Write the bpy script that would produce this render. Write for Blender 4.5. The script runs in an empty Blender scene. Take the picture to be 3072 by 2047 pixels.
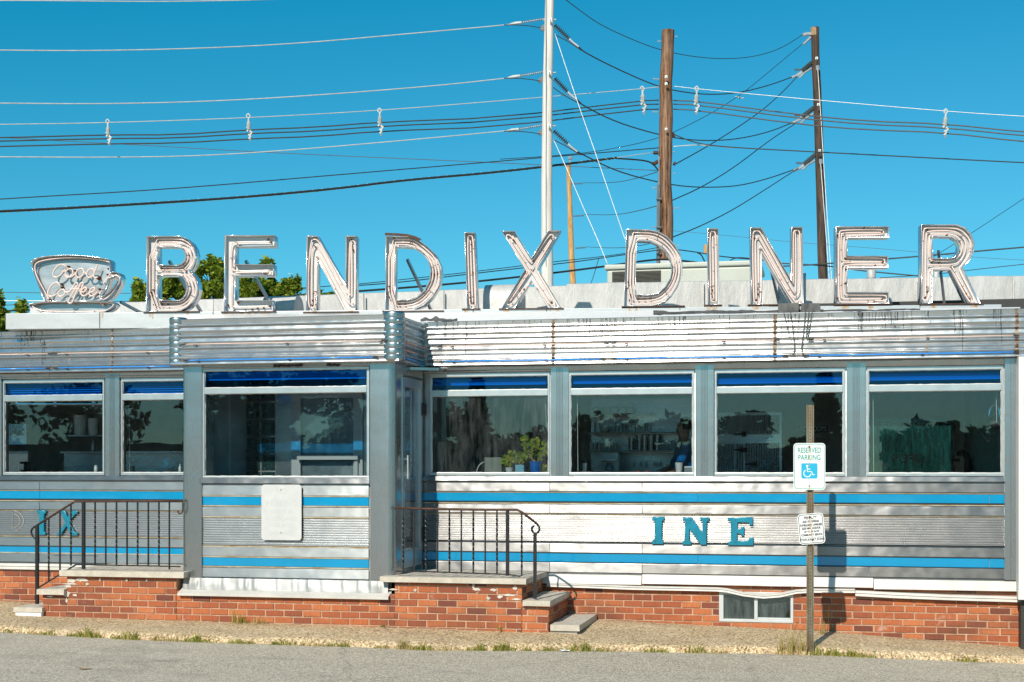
import bpy, math, random
from mathutils import Vector, Matrix, noise
rnd = random.Random(7)
R = math.radians
PI = math.pi
# ------------------------------------------------------------------ camera geometry
F = 4267.0; CX = 1536.0; HY = 1408.0; TH = math.atan(F/19606.0*1.0)
CAM = Vector((0.0, -15.56, 1.8))
FW = Vector((-math.sin(TH), math.cos(TH), 0)); RT = Vector((math.cos(TH), math.sin(TH), 0)); UP = Vector((0, 0, 1))
def ray(px, py): return FW + RT*((px-CX)/F) + UP*((HY-py)/F)
def W(px, py, Y=0.0):                       # a measured point of the photo on the vertical plane Y
    d = ray(px, py); return CAM + d*((Y-CAM.y)/d.y)
def X(px, Y=0.0): return W(px, 1408, Y).x
def Q(px, py, z):                           # a measured point at distance z
    return CAM + ray(px, py)*z
def YX(px, x):                              # depth at which column px meets the plane X = x
    d = ray(px, 1408); return CAM.y + d.y*((x-CAM.x)/d.x)
sc = bpy.context.scene
col = sc.collection
cd = bpy.data.cameras.new('camera'); co = bpy.data.objects.new('camera', cd); col.objects.link(co)
co.location = CAM; co.rotation_euler = (R(90), 0, TH)
cd.sensor_width = 36; cd.lens = F/3072*36; cd.shift_y = (HY-1023.5)/3072
cd.clip_start = .1; cd.clip_end = 6000
sc.camera = co
# ------------------------------------------------------------------ object helpers
WL = {}
def wl(o): return WL.get(o.name, Vector((0, 0, 0))) if o else Vector((0, 0, 0))
def tag(o, label=None, cat=None, group=None, kind=None):
    if label: o['label'] = label
    if cat: o['category'] = cat
    if group: o['group'] = group
    if kind: o['kind'] = kind
    return o
def thing(name, label, cat, loc, group=None):
    o = bpy.data.objects.new(name, None); o.empty_display_size = .1; col.objects.link(o)
    o.location = loc; WL[o.name] = Vector(loc); return tag(o, label, cat, group)
def link(name, me, parent=None, origin=None):
    o = bpy.data.objects.new(name, me); col.objects.link(o)
    base = Vector(origin) if origin is not None else wl(parent)
    if parent: o.parent = parent
    o.location = base-wl(parent); WL[o.name] = base.copy()
    return o
class MB:
    def __init__(s): s.v = []; s.f = []
    def quad(s, *p):
        n = len(s.v); s.v += [tuple(q) for q in p]; s.f.append(tuple(range(n, n+len(p)))); return s
    def box(s, x0, x1, y0, y1, z0, z1):
        if x0 > x1: x0, x1 = x1, x0
        if y0 > y1: y0, y1 = y1, y0
        if z0 > z1: z0, z1 = z1, z0
        n = len(s.v)
        s.v += [(x, y, z) for z in (z0, z1) for y in (y0, y1) for x in (x0, x1)]
        for f in ((0, 2, 3, 1), (4, 5, 7, 6), (0, 1, 5, 4), (2, 6, 7, 3), (0, 4, 6, 2), (1, 3, 7, 5)):
            s.f.append(tuple(n+i for i in f))
        return s
    def bar(s, a, b, w, h=None, up=(0, 0, 1)):
        a = Vector(a); b = Vector(b); h = h or w; d = (b-a).normalized(); u = Vector(up)
        if abs(d.dot(u)) > .98: u = Vector((0, 1, 0))
        r = d.cross(u).normalized()*(w/2); u = r.cross(d).normalized()*(h/2); n = len(s.v)
        for p in (a, b):
            for q in (-r-u, r-u, r+u, -r+u): s.v.append(tuple(p+q))
        for f in ((0, 1, 2, 3), (7, 6, 5, 4), (0, 4, 5, 1), (1, 5, 6, 2), (2, 6, 7, 3), (3, 7, 4, 0)): s.f.append(tuple(n+i for i in f))
        return s
    def tube(s, pts, r, n=8, closed=False, caps=True):
        pts = [Vector(p) for p in pts]; m = len(pts)
        rs = r if isinstance(r, (list, tuple)) else [r]*m
        base = len(s.v); prev = None
        for i, p in enumerate(pts):
            if closed: t = pts[(i+1) % m]-pts[i-1]
            else: t = pts[min(i+1, m-1)]-pts[max(i-1, 0)]
            t = t.normalized() if t.length > 1e-9 else Vector((0, 0, 1))
            if prev is None:
                u = Vector((0, 0, 1)) if abs(t.z) < .9 else Vector((0, 1, 0))
                u = (u-t*u.dot(t)).normalized()
            else:
                u = prev-t*prev.dot(t)
                u = u.normalized() if u.length > 1e-6 else t.orthogonal().normalized()
            prev = u; w = t.cross(u)
            for k in range(n):
                a = 2*PI*k/n; s.v.append(tuple(p+(u*math.cos(a)+w*math.sin(a))*rs[i]))
        for i in range(m if closed else m-1):
            for k in range(n):
                a = base+i*n+k; b = base+i*n+(k+1) % n; j = (i+1) % m
                s.f.append((a, b, base+j*n+(k+1) % n, base+j*n+k))
        if caps and not closed:
            s.f.append(tuple(base+k for k in range(n))[::-1]); s.f.append(tuple(base+(m-1)*n+k for k in range(n)))
        return s
    def cone(s, a, b, ra, rb, n=16): return s.tube([a, b], [ra, rb], n)
    def prism(s, poly, y0, y1):             # poly in XZ, extruded along Y (convex or filled as ngon)
        n = len(s.v); m = len(poly)
        for y in (y0, y1): s.v += [(p[0], y, p[1]) for p in poly]
        s.f.append(tuple(range(n, n+m))); s.f.append(tuple(range(n+m, n+2*m))[::-1])
        for i in range(m): j = (i+1) % m; s.f.append((n+j, n+i, n+m+i, n+m+j))
        return s
    def prismz(s, poly, z0, z1):            # poly in XY, extruded along Z
        n = len(s.v); m = len(poly)
        for z in (z0, z1): s.v += [(p[0], p[1], z) for p in poly]
        s.f.append(tuple(range(n, n+m))[::-1]); s.f.append(tuple(range(n+m, n+2*m)))
        for i in range(m): j = (i+1) % m; s.f.append((n+i, n+j, n+m+j, n+m+i))
        return s
    def profile(s, prof, xs, wob=0):        # prof: (y, z) list swept through the x stations
        n = len(s.v); m = len(prof)
        for x in xs:
            for (y, z) in prof:
                d = wob*noise.noise(Vector((x*1.7, 3.1, z*2.3))) if wob else 0
                s.v.append((x, y+d, z))
        for i in range(len(xs)-1):
            for k in range(m-1):
                a = n+i*m+k; s.f.append((a, a+m, a+m+1, a+1))
        return s
    def lathe(s, prof, c, n=20):            # prof: (r, z) list
        base = len(s.v); c = Vector(c)
        for (r, z) in prof:
            for k in range(n): a = 2*PI*k/n; s.v.append((c.x+r*math.cos(a), c.y+r*math.sin(a), c.z+z))
        for i in range(len(prof)-1):
            for k in range(n):
                a = base+i*n+k; b = base+i*n+(k+1) % n; s.f.append((a, b, b+n, a+n))
        s.f.append(tuple(base+k for k in range(n))[::-1]); s.f.append(tuple(base+(len(prof)-1)*n+k for k in range(n)))
        return s
    def build(s, name, m, parent=None, smooth=False, origin=None, fix=False):
        base = Vector(origin) if origin is not None else wl(parent)
        if parent is None and origin is None and s.v:
            xs = [v[0] for v in s.v]; ys = [v[1] for v in s.v]; zs = [v[2] for v in s.v]
            base = Vector(((min(xs)+max(xs))/2, (min(ys)+max(ys))/2, min(zs)))
        me = bpy.data.meshes.new(name)
        me.from_pydata([(v[0]-base.x, v[1]-base.y, v[2]-base.z) for v in s.v], [], s.f)
        for mm in (m if isinstance(m, (list, tuple)) else [m]): me.materials.append(mm)
        if fix:
            import bmesh
            b = bmesh.new(); b.from_mesh(me); bmesh.ops.remove_doubles(b, verts=b.verts, dist=1e-5)
            bmesh.ops.recalc_face_normals(b, faces=b.faces); b.to_mesh(me); b.free()
        if smooth:
            for p in me.polygons: p.use_smooth = True
            if smooth != True: me.set_sharp_from_angle(angle=R(smooth))
        me.update()
        return link(name, me, parent, base)
def pieces(b):
    p = list(range(len(b.v)))
    def find(i):
        while p[i] != i: p[i] = p[p[i]]; i = p[i]
        return i
    for f in b.f:
        r = find(f[0])
        for i in f[1:]: p[find(i)] = r
    out = {}
    for f in b.f: out.setdefault(find(f[0]), []).append(f)
    res = []
    for fs in out.values():
        q = MB(); mp = {}
        for f in fs:
            g = []
            for i in f:
                if i not in mp: mp[i] = len(q.v); q.v.append(b.v[i])
                g.append(mp[i])
            q.f.append(tuple(g))
        res.append(q)
    return res
def each(b, name, m, parent=None, **k): return [q.build(name, m, parent, **k) for q in pieces(b)]
def bevel(o, w=.004, seg=2):
    m = o.modifiers.new('b', 'BEVEL'); m.width = w; m.segments = seg; m.limit_method = 'ANGLE'; m.angle_limit = R(40); return o
def panel(b, x0, x1, z0, z1, y, depth=.012, amp=.0012, tilt=0.0, nx=None, seed=0.0, nz=5, sag=0.0):
    """thin sheet metal strip with folded edges and slight dents"""
    nx = nx or max(2, int(abs(x1-x0)/.06)); h = z1-z0
    prof = [(0, depth), (0, .003), (.004, 0)]+[(h*k/(nz-1)*.98+.01*h, 0) for k in range(nz)]+[(h-.004, 0), (h, .003), (h, depth)]
    prof = [prof[0], prof[1], prof[2]]+[p for p in prof[3:-3] if .004 < p[0] < h-.004]+prof[-3:]
    n = len(b.v); m = len(prof)
    for i in range(nx+1):
        x = x0+(x1-x0)*i/nx
        for (dz, dy) in prof:
            d = noise.noise(Vector((x*1.9+seed, seed*3, (z0+dz)*3.0)))*amp*2+noise.noise(Vector((x*7+seed, seed, (z0+dz)*9)))*amp*.5
            zz = z0+dz-sag*math.sin(PI*i/nx)
            b.v.append((x, y+dy+(d if dy == 0 else 0)+tilt*(dz-h/2), zz))
    for i in range(nx):
        for k in range(m-1):
            a = n+i*m+k; b.f.append((a, a+m, a+m+1, a+1))
    return b
def text_mesh(body, size, loc, m, parent, name='lettering', ext=.001, align='CENTER', sx=1.0, rot=0.0, mirror=False, face=(R(90), 0, 0), offset=0.0, center_y=True):
    cu = bpy.data.curves.new('t', 'FONT'); cu.body = body; cu.size = size; cu.extrude = ext; cu.align_x = align; cu.offset = offset
    if center_y: cu.align_y = 'CENTER'
    t = bpy.data.objects.new('t', cu); col.objects.link(t)
    bpy.context.view_layer.update()
    me = bpy.data.meshes.new_from_object(t.evaluated_get(bpy.context.evaluated_depsgraph_get()))
    bpy.data.objects.remove(t); me.materials.clear(); me.materials.append(m)
    S = Matrix.Diagonal((-sx if mirror else sx, 1, 1, 1))
    me.transform(Matrix.Rotation(R(90), 4, 'X') @ Matrix.Rotation(rot, 4, 'Z') @ S)
    if mirror: me.flip_normals()
    o = link(name, me, parent, loc)
    return o
def filled(loops, y, ext=0.0, bev=0.0):
    """filled outline with holes -> mesh in the XZ plane"""
    cu = bpy.data.curves.new('c', 'CURVE'); cu.dimensions = '2D'; cu.fill_mode = 'BOTH'; cu.extrude = ext; cu.bevel_depth = bev; cu.bevel_resolution = 3
    for lp in loops:
        sp = cu.splines.new('POLY'); sp.points.add(len(lp)-1); sp.use_cyclic_u = True
        for i, p in enumerate(lp): sp.points[i].co = (p[0], p[1], 0, 1)
    t = bpy.data.objects.new('c', cu); col.objects.link(t); bpy.context.view_layer.update()
    me = bpy.data.meshes.new_from_object(t.evaluated_get(bpy.context.evaluated_depsgraph_get()))
    bpy.data.objects.remove(t); me.transform(Matrix.Translation((0, y, 0)) @ Matrix.Rotation(R(90), 4, 'X')); me.materials.clear()
    return me
def area2(lp): return sum(lp[i][0]*lp[(i+1) % len(lp)][1]-lp[(i+1) % len(lp)][0]*lp[i][1] for i in range(len(lp)))
def inset(lp, d):
    """offset a closed outline towards its inside by d (negative: outwards)"""
    if area2(lp) < 0: lp = lp[::-1]
    out = []; n = len(lp)
    for i in range(n):
        a = Vector(lp[i-1][:2]); b = Vector(lp[i][:2]); c = Vector(lp[(i+1) % n][:2])
        e1 = (b-a).normalized(); e2 = (c-b).normalized(); n1 = Vector((-e1.y, e1.x)); n2 = Vector((-e2.y, e2.x))
        k = 1+n1.dot(n2); k = max(k, .35); q = b+(n1+n2)*(d/k); out.append((q.x, q.y))
    return out
def smooth_path(pts, it=2, closed=False):
    pts = [Vector(p) for p in pts]
    for _ in range(it):
        o = []; n = len(pts)
        if not closed: o.append(pts[0])
        for i in range(n if closed else n-1):
            a = pts[i]; b = pts[(i+1) % n]
            o.append(a*.75+b*.25); o.append(a*.25+b*.75)
        if not closed: o.append(pts[-1])
        pts = o
    return pts
def arc(cx, cz, rx, rz, a0, a1, n=14): return [(cx+rx*math.cos(R(a0+(a1-a0)*i/n)), cz+rz*math.sin(R(a0+(a1-a0)*i/n))) for i in range(n+1)]
def copy_tree(o, parent=None, name=None):
    c = o.copy(); col.objects.link(c); c.parent = parent
    for ch in [k for k in bpy.data.objects if k.parent == o]: copy_tree(ch, c)
    return c
# ------------------------------------------------------------------ materials
def mk(name):
    m = bpy.data.materials.new(name); m.use_nodes = True; nt = m.node_tree
    return m, nt, nt.nodes['Principled BSDF'], lambda t, **k: setn(nt.nodes.new(t), k)
def setn(n, k):
    for a, b in k.items():
        if a.startswith('i_'): n.inputs[a[2:].replace('_', ' ')].default_value = b
        else: setattr(n, a, b)
    return n
def ramp(nt, src, stops):
    r = nt.nodes.new('ShaderNodeValToRGB'); cr = r.color_ramp
    while len(cr.elements) < len(stops): cr.elements.new(.5)
    for e, (p, c) in zip(cr.elements, stops): e.position = p; e.color = tuple(c)+(1,) if isinstance(c, (tuple, list)) else (c, c, c, 1)
    nt.links.new(src, r.inputs[0]); return r.outputs[0]
def tex(nt, kind='ShaderNodeTexNoise', scale=(1, 1, 1), world=True, **k):
    tc = nt.nodes.new('ShaderNodeNewGeometry' if world else 'ShaderNodeTexCoord'); mp = nt.nodes.new('ShaderNodeMapping')
    mp.inputs['Scale'].default_value = scale
    nt.links.new(tc.outputs['Position' if world else 'Object'], mp.inputs[0]); t = setn(nt.nodes.new(kind), k)
    nt.links.new(mp.outputs[0], t.inputs['Vector']); return t
def mixc(nt, f, a, b, mode='MIX'):
    m = nt.nodes.new('ShaderNodeMix'); m.data_type = 'RGBA'; m.blend_type = mode
    for v, i in ((f, 0), (a, 6), (b, 7)):
        if hasattr(v, 'links') or hasattr(v, 'is_linked'): nt.links.new(v, m.inputs[i])
        elif i == 0: m.inputs[0].default_value = v
        else: m.inputs[i].default_value = tuple(v)+(1,)
    return m.outputs[2]
def bump(nt, bsdf, h, dist=.002, strength=1.0, prev=None):
    b = nt.nodes.new('ShaderNodeBump'); b.inputs['Distance'].default_value = dist; b.inputs['Strength'].default_value = strength
    nt.links.new(h, b.inputs['Height'])
    if prev is not None: nt.links.new(prev, b.inputs['Normal'])
    nt.links.new(b.outputs[0], bsdf.inputs['Normal']); return b.outputs[0]
def simple(name, c, rough=.6, metal=0.0, var=.25, scale=6, bmp=.0, c2=None, coat=0.0, stretch=(1, 1, 1), spec=None, world=True):
    m, nt, b, N = mk(name)
    t = tex(nt, scale=stretch, world=world, i_Scale=scale, i_Detail=6, i_Roughness=.65)
    c2 = c2 or tuple(x*(1-var) for x in c)
    nt.links.new(ramp(nt, t.outputs[0], [(.35, c2), (.65, c)]), b.inputs['Base Color'])
    b.inputs['Roughness'].default_value = rough; b.inputs['Metallic'].default_value = metal; b.inputs['Coat Weight'].default_value = coat
    if spec is not None: b.inputs['Specular IOR Level'].default_value = spec
    if bmp: bump(nt, b, t.outputs[0], bmp)
    return m
def steel(name, base=(.62, .64, .65), rough=.34, rv=.10, stain=.25, rust=.0, wave=.0015, streak=(1, 30, 30), rcol=(.35, .16, .05), metal=.85, aniso=0.0, blot=(.9, .9, 2.2)):
    m, nt, b, N = mk(name)
    t1 = tex(nt, scale=blot, i_Scale=1.5, i_Detail=6, i_Roughness=.6)
    tw = tex(nt, scale=(1, 1, 1.6), i_Scale=3.2, i_Detail=1.5)
    t2 = tex(nt, scale=streak, i_Scale=6, i_Detail=3)
    t3 = tex(nt, scale=(1, 1, 1), i_Scale=17, i_Detail=8, i_Roughness=.75)
    c = ramp(nt, t1.outputs[0], [(.3, tuple(x*(1-stain) for x in base)), (.65, base)])
    c = mixc(nt, .10, c, ramp(nt, t2.outputs[0], [(.35, .35), (.65, .8)]), 'OVERLAY')
    c = mixc(nt, ramp(nt, t3.outputs[0], [(.66, 0), (.74, .5)]), c, tuple(x*.7 for x in base))
    b.inputs['Metallic'].default_value = metal
    if aniso:
        b.inputs['Anisotropic'].default_value = aniso; tg = nt.nodes.new('ShaderNodeCombineXYZ'); tg.inputs[2].default_value = 1; nt.links.new(tg.outputs[0], b.inputs['Tangent'])
    if rust:
        t4 = tex(nt, scale=(1.6, 1.6, .5), i_Scale=3.2, i_Detail=9, i_Roughness=.72)
        f = ramp(nt, t4.outputs[0], [(.66-rust*.2, 0), (.74-rust*.2, 1)])
        c = mixc(nt, f, c, rcol)
        mm = nt.nodes.new('ShaderNodeMath'); mm.operation = 'MULTIPLY_ADD'; mm.inputs[1].default_value = -metal; mm.inputs[2].default_value = metal; nt.links.new(f, mm.inputs[0]); nt.links.new(mm.outputs[0], b.inputs['Metallic'])
    nt.links.new(c, b.inputs['Base Color'])
    nt.links.new(ramp(nt, t1.outputs[0], [(.3, rough+rv), (.7, rough-rv*.3)]), b.inputs['Roughness'])
    bump(nt, b, tw.outputs[0], wave*4)
    return m
M = {}
M['steel'] = steel('brushed_steel', base=(.29, .292, .295), rough=.36, rv=.05, metal=.97, wave=.003, stain=.22, aniso=.88)
M['ribsteel'] = steel('ribbed_steel', base=(.36, .362, .365), rough=.27, rv=.05, metal=.97, wave=.0007, stain=.22)
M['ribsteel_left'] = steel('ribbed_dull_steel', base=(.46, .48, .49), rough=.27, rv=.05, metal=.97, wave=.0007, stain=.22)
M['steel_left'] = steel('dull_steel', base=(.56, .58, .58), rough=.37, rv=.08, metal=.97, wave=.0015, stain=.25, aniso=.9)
M['cornice'] = steel('cornice_steel', base=(.58, .585, .59), rough=.24, rv=.06, stain=.2, rust=.05, metal=.97, aniso=.6, wave=.002)
M['post'] = steel('post_steel', base=(.47, .46, .46), rough=.25, rv=.05, streak=(40, 40, 1), stain=.18, metal=.97, wave=.0006, blot=(2, 2, .6))
M['chrome'] = steel('chrome', base=(.42, .43, .43), rough=.28, rv=.06, stain=.2, wave=.001, metal=.97)
M['flash'] = steel('crumpled_flashing', base=(.40, .40, .39), rough=.5, wave=.002, stain=.25, metal=.6)
M['lettermetal'] = steel('letter_return_metal', base=(.7, .72, .74), rough=.14, rv=.1, stain=.15, rust=.05)
M['letterback'] = steel('letter_back_metal', base=(.52, .51, .51), rough=.42, rv=.1, stain=.2, rust=.10, rcol=(.36, .15, .06), wave=.001, metal=.4)
M['cupface'] = steel('cup_face_metal', base=(.42, .43, .44), rough=.32, rv=.1, stain=.2, rust=.05, metal=.9, wave=.002)
M['beam'] = steel('sign_beam_metal', base=(.5, .52, .53), rough=.42, stain=.2, rust=.06, rcol=(.4, .24, .1), wave=.001, metal=.5)
M['whitetrim'] = simple('white_metal_trim', (.60, .57, .52), .45, 0, .18, 4, .0)
M['caulk'] = simple('white_caulk', (.7, .69, .65), .8, 0, .3, 30, .002)
M['annex'] = simple('white_siding', (.66, .66, .64), .5, 0, .06, 3)
M['blue'] = simple('blue_enamel', (.001, .26, .50), .22, 0, .12, 3, coat=.6)
M['teal'] = simple('teal_enamel', (.004, .22, .33), .25, 0, .25, 8, coat=.5)
M['black'] = simple('black_iron', (.022, .022, .024), .45, .3, .5, 40, .0006)
M['rustiron'] = simple('rusty_iron', (.03, .02, .016), .65, .2, .6, 30, .001, c2=(.11, .04, .018))
M['rust'] = simple('rust', (.22, .075, .025), .9, 0, .6, 40, .001)
M['tar'] = simple('roof_tar', (.035, .035, .037), .7, 0, .5, 12, .006)
M['greytar'] = simple('grey_roof_cement', (.14, .135, .13), .8, 0, .5, 9, .006, c2=(.04, .04, .04))
M['whiteroof'] = simple('white_roof_coating', (.8, .79, .77), .7, 0, .12, 12, .004)
M['silver'] = simple('silver_roof_coating', (.60, .59, .57), .55, .2, .30, 3.2, .02, c2=(.46, .455, .44), stretch=(1.6, 1.6, .5))
M['stone'] = simple('bluestone_slab', (.58, .52, .43), .85, 0, .25, 9, .006)
M['concrete'] = simple('concrete', (.45, .42, .37), .9, 0, .25, 14, .003)
M['paper'] = simple('paper', (.8, .8, .8), .8)
M['signwhite'] = simple('sign_white', (.78, .79, .78), .4, 0, .05, 5)
M['fadedsign'] = simple('faded_sign_white', (.56, .56, .55), .5, 0, .10, 9)
M['faint'] = simple('faint_lettering', (.49, .49, .49), .5, 0, .02, 9)
M['signgreen'] = simple('sign_green', (.015, .30, .24), .4, 0, .1, 5)
M['signblue'] = simple('sign_blue', (.01, .38, .58), .4, 0, .1, 5)
M['signblack'] = simple('sign_black', (.02, .02, .02), .4)
M['postgreen'] = simple('rusty_galvanised_post', (.20, .20, .15), .5, .4, .3, 14, .001, c2=(.15, .09, .045), stretch=(1, 1, .25))
M['al'] = simple('aluminium_frame', (.55, .58, .58), .35, .8, .15, 6)
M['alwhite'] = simple('white_aluminium', (.55, .57, .57), .45, .1, .1, 6)
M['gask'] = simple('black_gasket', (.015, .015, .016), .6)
M['pinktube'] = simple('unlit_neon_glass', (.80, .60, .53), .18, 0, .08, 20, coat=.5)
M['redtube'] = simple('faded_red_neon_tube', (.75, .32, .22), .2, 0, .1, 10, coat=.5)
M['bluetube'] = simple('blue_neon_tube', (.03, .30, .85), .2, 0, .1, 10, coat=.5)
M['cream'] = simple('air_conditioner_paint', (.50, .51, .44), .5, 0, .08, 3)
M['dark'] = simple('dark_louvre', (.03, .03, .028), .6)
M['wire'] = simple('black_cable', (.02, .021, .023), .5)
M['wirelight'] = simple('bare_aluminium_wire', (.75, .74, .7), .4, .3)
M['wiregrey'] = simple('grey_cable', (.07, .075, .08), .5, .2)
M['insul'] = simple('grey_polymer_insulator', (.16, .18, .19), .5)
M['plastic'] = simple('grey_plastic_hanger', (.62, .62, .6), .5)
M['galv'] = simple('galvanised_hardware', (.5, .52, .54), .4, .6)
M['palewood'] = simple('pale_weathered_pole', (.78, .73, .68), .85, 0, .30, 3, .004, stretch=(8, 8, .35))
M['darkwood'] = simple('creosote_pole', (.12, .07, .045), .85, 0, .6, 2.6, .01, c2=(.012, .010, .010), stretch=(5, 5, .4))
M['yellowwood'] = simple('new_yellow_pole', (.62, .40, .17), .85, 0, .4, 3, .004, c2=(.42, .17, .04), stretch=(4, 4, .5))
m, nt, b, N = mk('split_brown_pole')
t = tex(nt, scale=(6, 6, .4), i_Scale=2.6, i_Detail=7, i_Roughness=.72); t2 = tex(nt, scale=(1.5, 1.5, .8), i_Scale=1.7, i_Detail=5)
c = ramp(nt, t.outputs[0], [(.40, (.02, .010, .006)), (.5, (.17, .075, .035)), (.62, (.34, .19, .11))])
nt.links.new(mixc(nt, ramp(nt, t2.outputs[0], [(.45, 0), (.7, .55)]), c, (.26, .19, .14)), b.inputs['Base Color']); b.inputs['Roughness'].default_value = .9
bump(nt, b, t.outputs[0], .03); M['brownwood'] = m
# brick
def brick(name, stain=0.0):
    m, nt, b, N = mk(name)
    g = nt.nodes.new('ShaderNodeNewGeometry'); s = nt.nodes.new('ShaderNodeSeparateXYZ'); nt.links.new(g.outputs['Position'], s.inputs[0])
    a = nt.nodes.new('ShaderNodeMath'); a.operation = 'ADD'; nt.links.new(s.outputs[0], a.inputs[0]); nt.links.new(s.outputs[1], a.inputs[1])
    nz = tex(nt, i_Scale=9, i_Detail=3); z2 = nt.nodes.new('ShaderNodeMath'); z2.operation = 'MULTIPLY_ADD'; z2.inputs[1].default_value = .007
    nt.links.new(nz.outputs[0], z2.inputs[0]); nt.links.new(s.outputs[2], z2.inputs[2])
    cx = nt.nodes.new('ShaderNodeCombineXYZ'); nt.links.new(a.outputs[0], cx.inputs[0]); nt.links.new(z2.outputs[0], cx.inputs[1])
    br = setn(nt.nodes.new('ShaderNodeTexBrick'), dict(i_Scale=1.0)); nt.links.new(cx.outputs[0], br.inputs['Vector'])
    br.inputs['Brick Width'].default_value = .213; br.inputs['Row Height'].default_value = .0715
    br.inputs['Mortar Size'].default_value = .007; br.inputs['Mortar Smooth'].default_value = .25; br.inputs['Bias'].default_value = -.1
    br.inputs['Color1'].default_value = (.44, .115, .048, 1); br.inputs['Color2'].default_value = (.20, .055, .032, 1); br.inputs['Mortar'].default_value = (.38, .20, .12, 1)
    t = tex(nt, scale=(1, 1, 1), i_Scale=2.2, i_Detail=9, i_Roughness=.75)
    t3 = tex(nt, scale=(60, 60, 6), i_Scale=3, i_Detail=3)
    c = mixc(nt, .35, br.outputs[0], ramp(nt, t3.outputs[0], [(.3, .3), (.7, .72)]), 'OVERLAY')
    c = mixc(nt, ramp(nt, t.outputs[0], [(.60, 0), (.74, .6)]), c, (.58, .46, .38))
    t4 = tex(nt, scale=(.6, .6, 1.6), i_Scale=1.6, i_Detail=6)
    c = mixc(nt, ramp(nt, t4.outputs[0], [(.48, 0), (.72, .7)]), c, (.09, .045, .03))
    nt.links.new(c, b.inputs['Base Color']); b.inputs['Roughness'].default_value = .88
    inv = nt.nodes.new('ShaderNodeMath'); inv.operation = 'SUBTRACT'; inv.inputs[0].default_value = 1; nt.links.new(br.outputs['Fac'], inv.inputs[1])
    p = bump(nt, b, inv.outputs[0], .035); bump(nt, b, t3.outputs[0], .002, 1, p)
    return m
def brick_island():
    m, nt, b, N = mk('fired_brick'); g = nt.nodes.new('ShaderNodeNewGeometry')
    c = ramp(nt, g.outputs['Random Per Island'], [(0, (.15, .045, .030)), (.3, (.32, .085, .035)), (.7, (.42, .12, .042)), (1, (.47, .155, .06))])
    t3 = tex(nt, scale=(70, 70, 5), i_Scale=3, i_Detail=3); t = tex(nt, i_Scale=2.6, i_Detail=9, i_Roughness=.75); t4 = tex(nt, scale=(.7, .7, 1.8), i_Scale=1.6, i_Detail=6)
    c = mixc(nt, .4, c, ramp(nt, t3.outputs[0], [(.3, .25), (.7, .75)]), 'OVERLAY')
    c = mixc(nt, ramp(nt, t.outputs[0], [(.60, 0), (.72, .6)]), c, (.60, .48, .40)); c = mixc(nt, ramp(nt, t4.outputs[0], [(.52, 0), (.72, .65)]), c, (.10, .045, .03))
    nt.links.new(c, b.inputs['Base Color']); b.inputs['Roughness'].default_value = .88; bump(nt, b, t3.outputs[0], .003); return m
M['brickisland'] = brick_island(); M['mortar'] = simple('tan_mortar', (.56, .36, .24), .9, 0, .35, 9, .004, c2=(.36, .21, .13))
# ground
m, nt, b, N = mk('asphalt')
v = tex(nt, 'ShaderNodeTexVoronoi', i_Scale=95); t = tex(nt, i_Scale=260, i_Detail=4); t2 = tex(nt, scale=(.5, 1.4, 1), i_Scale=1.3, i_Detail=7, i_Roughness=.6)
c = ramp(nt, v.outputs['Color'], [(.2, (.20, .165, .125)), (.5, (.48, .415, .32)), (.85, (.74, .65, .50))])
c = mixc(nt, .5, c, ramp(nt, t.outputs[0], [(.35, .2), (.65, .8)]), 'OVERLAY')
c = mixc(nt, ramp(nt, t2.outputs[0], [(.58, 0), (.75, .5)]), c, (.10, .085, .07))
vc = tex(nt, 'ShaderNodeTexVoronoi', scale=(1, 1, 1), i_Scale=.45); vc.feature = 'DISTANCE_TO_EDGE'; dn = tex(nt, i_Scale=2.5, i_Detail=6)
va = nt.nodes.new('ShaderNodeMix'); va.data_type = 'VECTOR'; va.inputs[0].default_value = .22; gg = nt.nodes.new('ShaderNodeNewGeometry'); nt.links.new(gg.outputs['Position'], va.inputs[4]); nt.links.new(dn.outputs['Color'], va.inputs[5]); nt.links.new(va.outputs[1], vc.inputs['Vector'])
c = mixc(nt, ramp(nt, vc.outputs['Distance'], [(.0, .3), (.010, 0)]), c, (.07, .06, .05))
t5 = tex(nt, scale=(.7, 2.2, 1), i_Scale=2.1, i_Detail=3); c = mixc(nt, ramp(nt, t5.outputs[0], [(.64, 0), (.8, .35)]), c, (.12, .10, .085))
t6 = tex(nt, scale=(.35, .9, 1), i_Scale=1.1, i_Detail=5); c = mixc(nt, ramp(nt, t6.outputs[0], [(.3, .0), (.7, .35)]), c, (.62, .55, .45))
nt.links.new(c, b.inputs['Base Color']); b.inputs['Roughness'].default_value = .9; p = bump(nt, b, v.outputs['Distance'], .004); bump(nt, b, t.outputs[0], .002, 1, p); M['asphalt'] = m
m, nt, b, N = mk('exposed_aggregate_concrete')
v = tex(nt, 'ShaderNodeTexVoronoi', i_Scale=70); t = tex(nt, scale=(1, 1, 1), i_Scale=2.5, i_Detail=9, i_Roughness=.7); t2 = tex(nt, i_Scale=38, i_Detail=7)
c = ramp(nt, v.outputs['Color'], [(.15, (.17, .11, .06)), (.45, (.52, .38, .21)), (.8, (.70, .54, .33))])
c = mixc(nt, ramp(nt, t.outputs[0], [(.5, 0), (.62, .7)]), c, (.58, .45, .29))
c = mixc(nt, .5, c, ramp(nt, t2.outputs[0], [(.40, .12), (.60, .82)]), 'OVERLAY')
t7 = tex(nt, scale=(.8, 2, 1), i_Scale=1.6, i_Detail=6); c = mixc(nt, ramp(nt, t7.outputs[0], [(.45, 0), (.7, .35)]), c, (.30, .23, .15))
nt.links.new(c, b.inputs['Base Color']); b.inputs['Roughness'].default_value = .92; p = bump(nt, b, t2.outputs[0], .008); bump(nt, b, t.outputs[0], .01, 1, p); M['walk'] = m
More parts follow.
